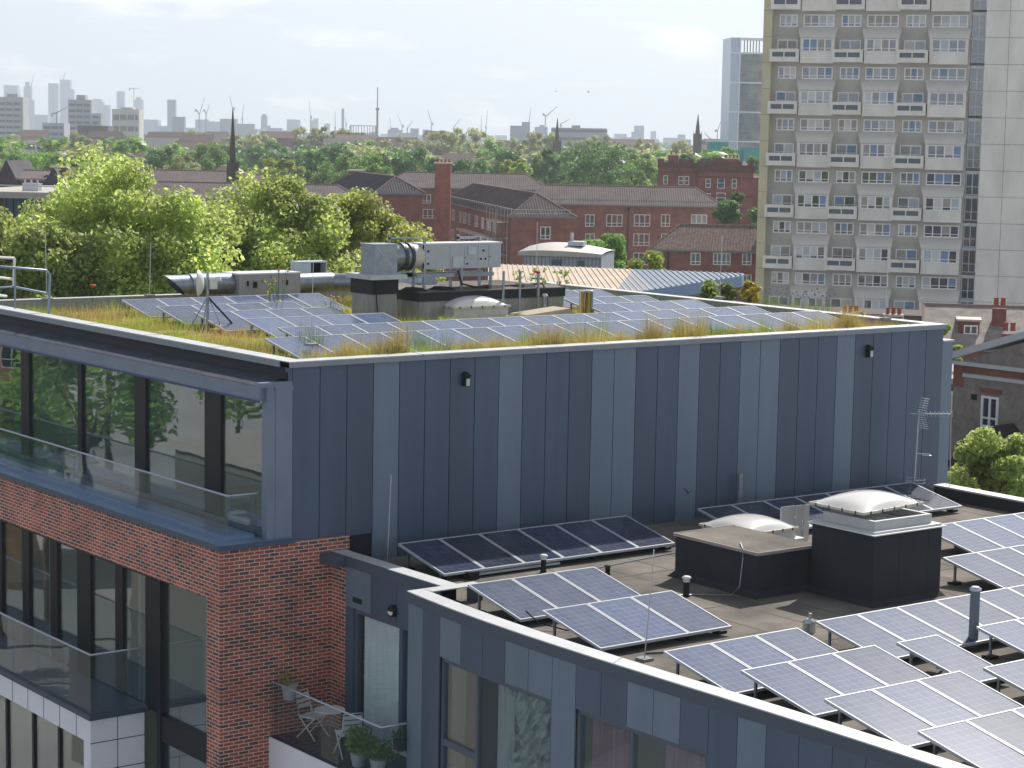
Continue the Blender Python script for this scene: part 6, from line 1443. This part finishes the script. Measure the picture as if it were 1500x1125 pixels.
# brown gables behind it
A, B = gp(-30, 205), gp(96, 205); t, fr, Ln, ro = hip_block('brick_school', 'brick building with brown gabled roofs behind the flat roof at the left edge', A, B, 9, zat(50, 262, 205), zat(50, 250, 209), 0, 2.5)
for x0, x1 in ((-6, 4), (17, 26), (38, 47), (56, 63)): win_px(t, fr, x0, x1, 268, 276, 2)
for xa, xb, yp in ((-10, 33, 236), (60, 101, 246)):
    A2 = fr_hit(fr, xa, 258)[0]; B2 = fr_hit(fr, xb, 258)[0]; zb_ = zat(50, 262, 205); zp_ = zat(50, yp, 205); m = MB()
    m.hexa([fr.p(A2, .6, zb_-1), fr.p(B2, .6, zb_-1), fr.p(B2, -9, zb_-1), fr.p(A2, -9, zb_-1), fr.p((A2+B2)/2-.05, .6, zp_), fr.p((A2+B2)/2+.05, .6, zp_), fr.p((A2+B2)/2+.05, -9, zp_), fr.p((A2+B2)/2-.05, -9, zp_)]); m.build('gable_roof', tile_d, t)
chimney(t, fr, fr_hit(fr, 81, 250)[0], -2, 8, zat(81, 246, 207), 1.6, 1, pots=0)
# house at right edge
A = gp(1412, 75); uc = (RT*.627-FW*.779); uc.z = 0; fr = Fr(A, uc); t = thing('gabled_house', (A.x, A.y, 0), 'pebbledashed house with white trimmed gable and brick corner at the right edge', 'house')
zc0 = zat(1412, 536, 75); W_ = 9.5; m = MB(); fbox(m, fr, 0, W_, -9, 0, 0, zc0, 0); fbox(m, fr, -.02, .45, -.2, .02, zc0-.85, zc0-.05, 1); fbox(m, fr, .45, W_, -.2, .015, zc0-.28, zc0-.02, 1)
m.build('wall', [mat('pebbledash', '#8a8079', .95, col2='#968c84', var=.12, vs=3, bump=.5, bs=40), brick_b], t)
m = MB(); pk = zc0+1.75
m.hexa([fr.p(.3, .05, zc0+.1), fr.p(W_-.3, .05, zc0+.1), fr.p(W_-.3, -.2, zc0+.1), fr.p(.3, -.2, zc0+.1), fr.p(W_/2-.02, .05, pk-.15), fr.p(W_/2+.02, .05, pk-.15), fr.p(W_/2+.02, -.2, pk-.15), fr.p(W_/2-.02, -.2, pk-.15)], 0); m.build('gable_wall', MATS['pebbledash'], t)
m = MB()
fbox(m, fr, -.3, W_+.3, -.1, .22, zc0-.02, zc0+.12, 0); fbox(m, fr, .45, W_, 0, .08, zc0-.45, zc0-.32, 0)
for (a0, a1) in ((-.35, W_/2), (W_+.35, W_/2)):
    m.hexa([fr.p(a0, .26, zc0+.05), fr.p(a1, .26, pk-.05), fr.p(a1, -.1, pk-.05), fr.p(a0, -.1, zc0+.05), fr.p(a0, .26, zc0+.3), fr.p(a1, .26, pk+.2), fr.p(a1, -.1, pk+.2), fr.p(a0, -.1, zc0+.3)], 0)
m.build('gable_trim', mat('trim_white', '#c2c5c6', .7, var=.06), t)
m = MB(); 
for (a0, a1) in ((-.4, W_/2), (W_+.4, W_/2)): m.face([fr.p(a0, .1, zc0+.31), fr.p(a1, .1, pk+.21), fr.p(a1, -9.3, pk+.21), fr.p(a0, -9.3, zc0+.31)])
m.build('roof', tile_d, t)
o = win_px(t, fr, 1439.5, 1462, 579, 628, 2, transom=.70); 
a0, z1_ = fr_hit(fr, 1436, 574); a1, z0_ = fr_hit(fr, 1465, 632); m = MB(); fbox(m, fr, a0, a1, 0, .05, z1_, z1_+.16, 0); m.build('lintel', brick_v, t); m = MB(); fbox(m, fr, a0, a1, 0, .1, z0_-.08, z0_, 0); m.build('sill', stone_w, t)
m = MB(); fbox(m, fr, fr_hit(fr, 1427, 583)[0]-.12, fr_hit(fr, 1427, 583)[0]+.12, 0, .03, zat(1427, 587, 75), zat(1427, 579, 75)); m.build('vent_brick', black_m, t)
# projecting lower gable with dark bargeboards
ga, gz = fr_hit(fr, 1414, 676); gb, gzp = fr_hit(fr, 1484, 624, 0); m = MB()
fbox(m, fr, ga+.3, gb*2-ga-.3, 0, .8, 0, gz-.1, 0); m.build('bay', brick_b, t); m = MB()
for s0, s1 in ((ga-.1, gb), (2*gb-ga+.1, gb)): m.hexa([fr.p(s0, 1.0, gz-.15), fr.p(s1, 1.0, gzp-.1), fr.p(s1, -.02, gzp-.1), fr.p(s0, -.02, gz-.15), fr.p(s0, 1.0, gz+.05), fr.p(s1, 1.0, gzp+.1), fr.p(s1, -.02, gzp+.1), fr.p(s0, -.02, gz+.05)])
m.build('porch_roof', mat('barge_dark', '#3a2f33', .8), t)
# side house with balustrade
A, B = gp(1380, 95), gp(1418, 94.8); fr = Fr(A, B-A); L_ = (B-A).length; t = thing('terraced_house', (A.x, A.y, 0), 'brick house with white balustraded ledge glimpsed left of the pebbledashed gable', 'house')
m = MB(); fbox(m, fr, 0, L_, -8, 0, 0, zat(1400, 575, 95), 0); m.build('wall', mat('stock_brick', '#7b6f69', .9, var=.12, vs=1.5), t)
m = MB(); zb0, zb1 = zat(1400, 606, 95), zat(1400, 578, 95); fbox(m, fr, 0, L_, .0, .35, zb1-.12, zb1+.03); fbox(m, fr, 0, L_, 0, .35, zb0-.08, zb0+.04)
for k in range(9): fbox(m, fr, .1+k*.13, .17+k*.13, .1, .25, zb0, zb1-.12)
m.build('balustrade', stone_w, t); m = MB(); fbox(m, fr, -.2, L_+.1, -8, .2, zat(1400, 566, 95), zat(1400, 558, 95)); m.build('roof', mat('lead_roof', '#a49c92', .8), t)
# terrace with dormer and chimneys
A, B = gp(1374, 127), gp(1560, 125.6); t, fr, Ln, ro = hip_block('terrace_row', 'terraced houses with weathered slate roof, dormer window and brick chimneys below the concrete tower', A, B, 9, zat(1440, 512, 127), zat(1440, 450, 131), 0, 0, brick_v, mat('weathered_slate', '#857c7a', .85, col2='#979089', var=.16, vs=1.2, bump=.4, bs=10), ribs=60)
o = thing('dummy', (0, 0, 0), 'x', 'x') if False else None
a0, z1_ = fr_hit(fr, 1404, 470, -1.2); a1, z0_ = fr_hit(fr, 1434, 497, -1.2); m = MB(); fbox(m, fr, a0, a1, -3.5, -1.2, z0_-.4, z1_, 0); fbox(m, fr, a0-.12, a1+.12, -3.6, -1.0, z1_, z1_+.12, 1); dm = m.build('dormer', [brick_v, mat('dormer_top', '#c1b7ac', .7)], t)
wf = win_px(t, Fr(fr.p(0, -1.2, 0), fr.u), 1412, 1432, 476, 494, 2)
for px, yt, dd in ((1464, 452, -2.5), (1478, 489, 3.5)):
    a = fr_hit(fr, px, yt, dd)[0]; chimney(t, fr, a, dd, 8 if dd < 0 else 0, fr_hit(fr, px, yt, dd)[1], .85, .7, brick_v, 2, cap=False)
A, B = gp(1215, 149.5), gp(1330, 149); t, fr, Ln, ro = hip_block('terrace_row', 'dark roofed terrace with small red chimneys half hidden behind the right coping', A, B, 8, zat(1270, 486, 149), zat(1270, 466, 153), 0, 0, brick_v, tile_d)
for px, yt in ((1246, 449), (1309, 452)): a = fr_hit(fr, px, yt, -4)[0]; chimney(t, fr, a, -4, 8, fr_hit(fr, px, yt, -4)[1]-.6, 1.3, .8, brick_v, 3)
A, B = gp(1120, 165), gp(1560, 160); fr = Fr(A, B-A); t = thing('podium', (A.x, A.y, 0), 'low brown brick podium wall at the foot of the concrete tower', 'building'); m = MB(); fbox(m, fr, 0, (B-A).length, -6, 0, 0, zat(1300, 463, 163)); m.build('wall', mat('podium_brick', '#4f4440', .9, var=.12, vs=.5), t)

# ================================================================== TREES
def tree_px(px, yt, wpx, D, kind, label, seed=0, nl=9000, leaf=.3, hr=.75, base=None, group=None, nc=None, name='tree', lump=.28):
    P = gp(px, D); z0_ = ground_z(D) if base is None else base; h = zat(px, yt, D)-z0_; rx = wpx/2/F_PX*D
    rz = min(h*.45, rx*hr*1.1)
    return make_tree(name, label, (P.x, P.y, z0_), h, rx, rz, nl, leaf, kind, seed, group, nc=nc or 26, trunk_r=max(.2, rx*.06), lump=lump)
# the big leafy trees straight behind the roof
tree_px(175, 246, 400, 86, g_near, 'biggest leafy plane tree behind the left part of the planted roof', 1, 150000, .18, 1.1, nc=170, lump=.21)
tree_px(20, 305, 260, 82, g_near, 'leafy plane tree at the left edge behind the guard rail', 2, 60000, .18, 1.2, nc=80, lump=.22)
tree_px(395, 272, 300, 92, g_near, 'bright leafy tree between the biggest plane tree and the air unit', 3, 90000, .175, 1.1, nc=120, lump=.21)
tree_px(535, 287, 240, 96, leaf_mat('leaf_amber', ['#9bab52', '#a9b55e', '#b6bc70', '#8a9c46', '#c0c286'], .5), 'yellowish leafy tree directly behind the boxy metal cowl', 4, 70000, .175, 1.1, nc=90, lump=.22)
tree_px(290, 300, 210, 88, g_near, 'leafy tree filling the gap right of the biggest plane tree', 5, 36000, .18, 1.2, nc=80, lump=.18)
tree_px(1475, 640, 170, 62, g_near, 'leafy tree in front of the pebbledashed house at the bottom right', 6, 20000, .16, 1.1, nc=40)
tree_px(1398, 478, 44, 98, g_lite, 'bright shrub squeezed between the clad wall end and the terrace', 7, 3500, .2, 2.2, nc=14)
tree_px(884, 342, 84, 140, g_mid, 'rounded green tree right of the ribbed metal building', 8, 9000, .26, 1.1)
tree_px(950, 372, 74, 118, g_lite, 'light green low tree before the brick houses', 9, 6000, .22, 1.0)
tree_px(1086, 278, 78, 250, g_dark, 'dark green tree against the left side of the concrete tower', 10, 9000, .38, 1.3)
tree_px(1060, 414, 60, 72, g_lite, 'pale green shrub under the shadow-coloured metal roof corner', 11, 2600, .16, 1.0)
tree_px(1106, 415, 30, 95, g_yel, 'small golden yellow shrub at the left foot of the concrete tower', 12, 900, .2, 1.1)
tree_px(1268, 461, 40, 60, g_yel, 'yellow green shrub tips behind the right coping', 13, 900, .14, .8)
mids = [
 (60, 223, 66, 330, g_mid, 'rounded green tree above the brown gables at the left'), (100, 228, 54, 320, g_mid, 'green tree right of the rounded tree above the gables'), (15, 206, 44, 480, g_mid, 'green tree below the beige banded tower block'), (22, 226, 44, 360, g_dark, 'darker tree in front, at the left edge of the photo'),
 (112, 195, 32, 700, g_olive, 'olive treetop below the raised core of the banded tower'), (114, 208, 42, 520, g_dark, 'dark tree below the brown block with pale lines'), (142, 222, 60, 380, g_lite, 'light green tree right of the dark tree at the left'), (196, 233, 56, 340, g_lite, 'pale green tree above the farther estate roof'),
 (246, 206, 44, 520, g_mid, 'green tree below the lone slab tower'), (243, 219, 48, 400, g_dark, 'dark tree left of the olive tree near the thin spire'), (272, 226, 46, 390, g_olive, 'olive brown tree left of the thin spire'), (301, 211, 48, 420, g_mid, 'bright tree directly left of the thin dark spire'),
 (290, 196, 56, 850, g_olive, 'hazy olive trees behind, below the crane pair'), (372, 194, 62, 850, g_olive, 'hazy olive tree right of the thin dark spire'), (397, 209, 36, 560, g_dark, 'dark tree right of the thin spire'), (345, 228, 40, 520, g_mid, 'small tree at the foot of the thin spire'),
 (413, 232, 52, 350, g_lite, 'bright rounded tree standing alone above the estate roofs'), (457, 225, 40, 370, g_dark, 'dark tree right of the bright rounded tree'), (491, 213, 40, 450, g_dark, 'dark rounded tree behind, in the middle left'), (497, 233, 56, 360, g_mid, 'green tree just above the dark hipped roof'),
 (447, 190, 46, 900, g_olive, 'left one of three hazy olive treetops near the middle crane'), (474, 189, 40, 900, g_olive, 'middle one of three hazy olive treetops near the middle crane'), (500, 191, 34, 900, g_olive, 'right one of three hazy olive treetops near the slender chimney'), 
 (543, 222, 52, 400, g_mid, 'green tree left of the large dark tree by the chimney stack'), (614, 215, 60, 400, g_dark, 'large dark green tree left of the tall brick chimney stack'), (575, 224, 50, 400, g_dark, 'dark tree between two green trees left of the chimney stack'), (548, 240, 44, 345, g_mid, 'small tree above the rearmost estate roof'),
 (592, 201, 56, 750, g_olive, 'hazy olive tree below the squat twin towers'), (655, 189, 52, 780, g_olive, 'big hazy olive tree above the brick chimney stack'), (699, 192, 42, 800, g_olive, 'hazy olive tree left of the double stepped block'), (540, 205, 46, 700, g_mid, 'hazy green tree below the gasholder'),
 (686, 230, 42, 380, g_dark, 'dark tree immediately right of the brick chimney stack'), (735, 221, 44, 400, g_dark, 'dark tree behind the brown estate roofs, middle right'), (757, 232, 30, 380, g_lite, 'pale tree beside the dark tree, middle right'), (757, 197, 46, 780, g_olive, 'hazy olive tree below the double stepped block'),
 (793, 191, 36, 760, g_olive, 'hazy olive tree left of the church spire'), (799, 221, 36, 400, g_dark, 'small dark tree left of the biggest dark tree'), (829, 224, 26, 420, g_mid, 'narrow green tree left of the biggest dark tree'), (872, 211, 76, 340, g_dark, 'biggest dark rounded tree right of centre'),
 (908, 216, 40, 480, g_mid, 'green tree behind the right side of the biggest dark tree'), (927, 231, 50, 350, g_mid, 'green tree right of the biggest dark tree'), (941, 224, 42, 420, g_mid, 'green tree behind, left of the Victorian block'), (945, 206, 40, 800, g_olive, 'hazy olive tree below the lone pale tower'),
 (998, 204, 50, 700, g_olive, 'hazy olive tree left of the stepped spire'), (1003, 225, 18, 420, g_dark, 'narrow dark tree above the Victorian parapet'), (1040, 228, 40, 400, g_dark, 'dark tree above the Victorian block at its middle'), (1106, 232, 22, 380, g_mid, 'tree between the Victorian block and the concrete tower'),
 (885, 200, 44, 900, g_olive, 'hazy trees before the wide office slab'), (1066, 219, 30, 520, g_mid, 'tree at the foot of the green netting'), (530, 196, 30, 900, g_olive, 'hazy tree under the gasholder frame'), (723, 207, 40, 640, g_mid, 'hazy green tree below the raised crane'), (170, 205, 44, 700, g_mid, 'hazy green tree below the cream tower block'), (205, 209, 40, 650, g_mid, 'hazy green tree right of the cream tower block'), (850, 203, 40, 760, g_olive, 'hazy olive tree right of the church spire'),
]
for i, (px, yt, wd, D, k, lab) in enumerate(mids):
    tree_px(px, yt-1, wd*1.4, D, k, lab, 100+i, 5200 if D < 450 else 3200, .48*D/400, .95, nc=26)
# distant belt, shared meshes
protos = []
for i, k in enumerate((g_olive, g_mid, g_mid, g_dark, g_olive)):
    tp = make_tree('tree', 'p', (0, 0, -500), 13, 8, 6.5, 1500, 1.0, k, 300+i, nc=16, trunk_r=.5, limbs=3); protos.append(tp)
R2 = random.Random(77)
cnt = 0
for i in range(190):
    px = -20+i*(1140/190)+R2.uniform(-7, 7); D = R2.choice([R2.uniform(450, 800), R2.uniform(800, 1500), R2.uniform(1500, 2600)])
    yt_ = yh(px)+ (R2.uniform(0, 5) if D > 1500 else R2.uniform(3, 14) if D > 800 else R2.uniform(14, 30)); z1_ = zat(px, yt_, D); gz_ = ground_z(D); h = max(5, z1_-gz_)
    P = gp(px, D); s_ = h/13*R2.uniform(.9, 1.3)
    far = 'far hazy' if D > 1500 else ('hazy' if D > 800 else 'mid distance')
    copy_tree(protos[i % 5], None, (P.x, P.y, gz_), R2.uniform(0, 6), (s_*1.5, s_*1.5, h/13), label=place_label('%s tree of the green belt' % far, px)).__setitem__('group', '%s trees of the green belt' % far)
for tp in protos:
    for ch in list(tp.children): bpy.data.objects.remove(ch)
    bpy.data.objects.remove(tp)
# small houses scattered in the belt
R2 = random.Random(31)
hm = [mat('far_roof_red', '#76605a', .9), mat('far_roof_grey', '#6d6a6d', .9), mat('far_roof_brown', '#6a5550', .9)]; hw = [mat('far_wall_buff', '#a89a88', .9), mat('far_wall_red', '#7a605a', .9), mat('far_wall_white', '#bdb9b1', .9)]
for i in range(44):
    px = 10+i*24.5+R2.uniform(-8, 8); D = R2.uniform(420, 1000); gz_ = ground_z(D); P = gp(px, D); w_ = R2.uniform(9, 24); ang = math.atan2(RT.y, RT.x)+R2.uniform(-.5, .5)
    fr = Fr((P.x, P.y, gz_), (math.cos(ang), math.sin(ang), 0)); t = thing('distant_house', (P.x, P.y, gz_), place_label('small hazy house among belt trees', px), 'house', 'hazy houses among the belt of trees'); hh = R2.uniform(6, 9.5)
    m = MB(); fbox(m, fr, 0, w_, -8, 0, -1, hh); m.build('wall', R2.choice(hw), t); m = MB(); m.hexa([fr.p(-.4, .4, hh), fr.p(w_+.4, .4, hh), fr.p(w_+.4, -8.4, hh), fr.p(-.4, -8.4, hh), fr.p(0, -3.9, hh+2.8), fr.p(w_, -3.9, hh+2.8), fr.p(w_, -4.1, hh+2.8), fr.p(0, -4.1, hh+2.8)]); m.build('roof', R2.choice(hm), t)
# ================================================================== STREET SIDE SEEN IN THE GLASS
t = thing('yellow_brick_building', (-6, 92, 0), 'yellow brick building with white windows across the street, seen mirrored in the top floor glass', 'building')
fr = Fr((-9, 112, 0), Vector((.5, -1, 0)), Vector((-1, -.5, 0))); fr = Fr((3, 96, 0), Vector((-.45, 1, 0)).normalized()*-1)
yb = brick_mat('brick_yellow', '#b88a45', '#a67a3c', '#b8a684')
u_ = Vector((.86, .5, 0)); fr = Fr((-5.2, 101, 0), u_); m = MB(); fbox(m, fr, 0, 30, -10, 0, 0, 21); m.build('wall', yb, t)
for a in range(8):
    for z in (2, 5.2, 8.4, 11.6, 14.8, 17.8): window(t, fr, 2+a*3.6, z, 1.3, 1.9, 2)
for i, (x, y, h, r) in enumerate(((-22, 100, 19, 6), (-14, 112, 19, 6), (-28, 90, 17, 6), (-24, 74, 15, 5), (-9, 88, 17.5, 5.5), (-2, 90, 14.5, 4.5), (-16, 84, 18, 6), (5, 86, 13, 4))): make_tree('tree', ['tall street tree behind the flat annex, mirrored in the glass', 'street tree farthest behind the yellow building corner, mirrored in the glass', 'street tree at the far left beyond the annex, mirrored in the glass', 'lower street tree left beside the annex, mirrored in the glass', 'leafy street tree left before the yellow brick building, mirrored in the glass', 'leafy street tree right before the yellow brick building, mirrored in the glass', 'street tree farthest left across the street, mirrored in the glass', 'street tree nearest the far end of the street, mirrored in the glass'][i], (x, y, 0), h, r, r*.9, 6000, .3, g_mid, 500+i)
t = thing('flat_roof_annex', (2, 60, 0), 'pale flat roofed annex across the street, mirrored in the top floor glass', 'building'); m = MB(); m.box(-13, 3, 60, 72, 0, 11.8); m.build('wall', mat('annex_wall', '#5f5c55', .9), t); m = MB(); m.box(-13.2, 3.2, 59.8, 72.2, 11.8, 12.1); m.build('roof', mat('annex_roof', '#8f8c86', .9, var=.12), t)
# ================================================================== GROUND AND AIR
m = MB(); rings = [0, 40, 100, 200, 320, 480, 700, 940, 1400, 2500, 4500, 9000, 16000]; na = 48
V = []
for r in rings:
    for k in range(na): a = 2*math.pi*k/na; V.append((r*math.sin(a), r*math.cos(a), ground_z(r)-.02))
m.mesh(V, [(i*na+k, (i+1)*na+k, (i+1)*na+(k+1) % na, i*na+(k+1) % na) for i in range(len(rings)-1) for k in range(na)], 0, True)
m.build('ground', mat('ground', '#898988', .95, col2='#a1a09e', var=.12, vs=.03), kind='structure')
hz = MB(); hz.box(-1500, 5200, -600, 5200, -1.5, 330)
ho = hz.build('haze', None, kind='stuff', label='thin summer haze lying over the whole town', cat='haze') if False else None
me = bpy.data.meshes.new('haze'); me.from_pydata([tuple(v) for v in hz.v], [], hz.f); hm_ = bpy.data.materials.new('haze'); hm_.use_nodes = True; t_ = hm_.node_tree; t_.nodes.clear()
oo = t_.nodes.new('ShaderNodeOutputMaterial'); pv_ = t_.nodes.new('ShaderNodeVolumePrincipled'); pv_.inputs['Color'].default_value = (.84, .92, 1, 1); pv_.inputs['Density'].default_value = 2.3e-4; pv_.inputs['Anisotropy'].default_value = .35
t_.links.new(pv_.outputs[0], oo.inputs['Volume']); me.materials.append(hm_)
put(bpy.data.objects.new('haze', me), None, label='thin summer haze lying over the whole town', cat='haze', kind='stuff')
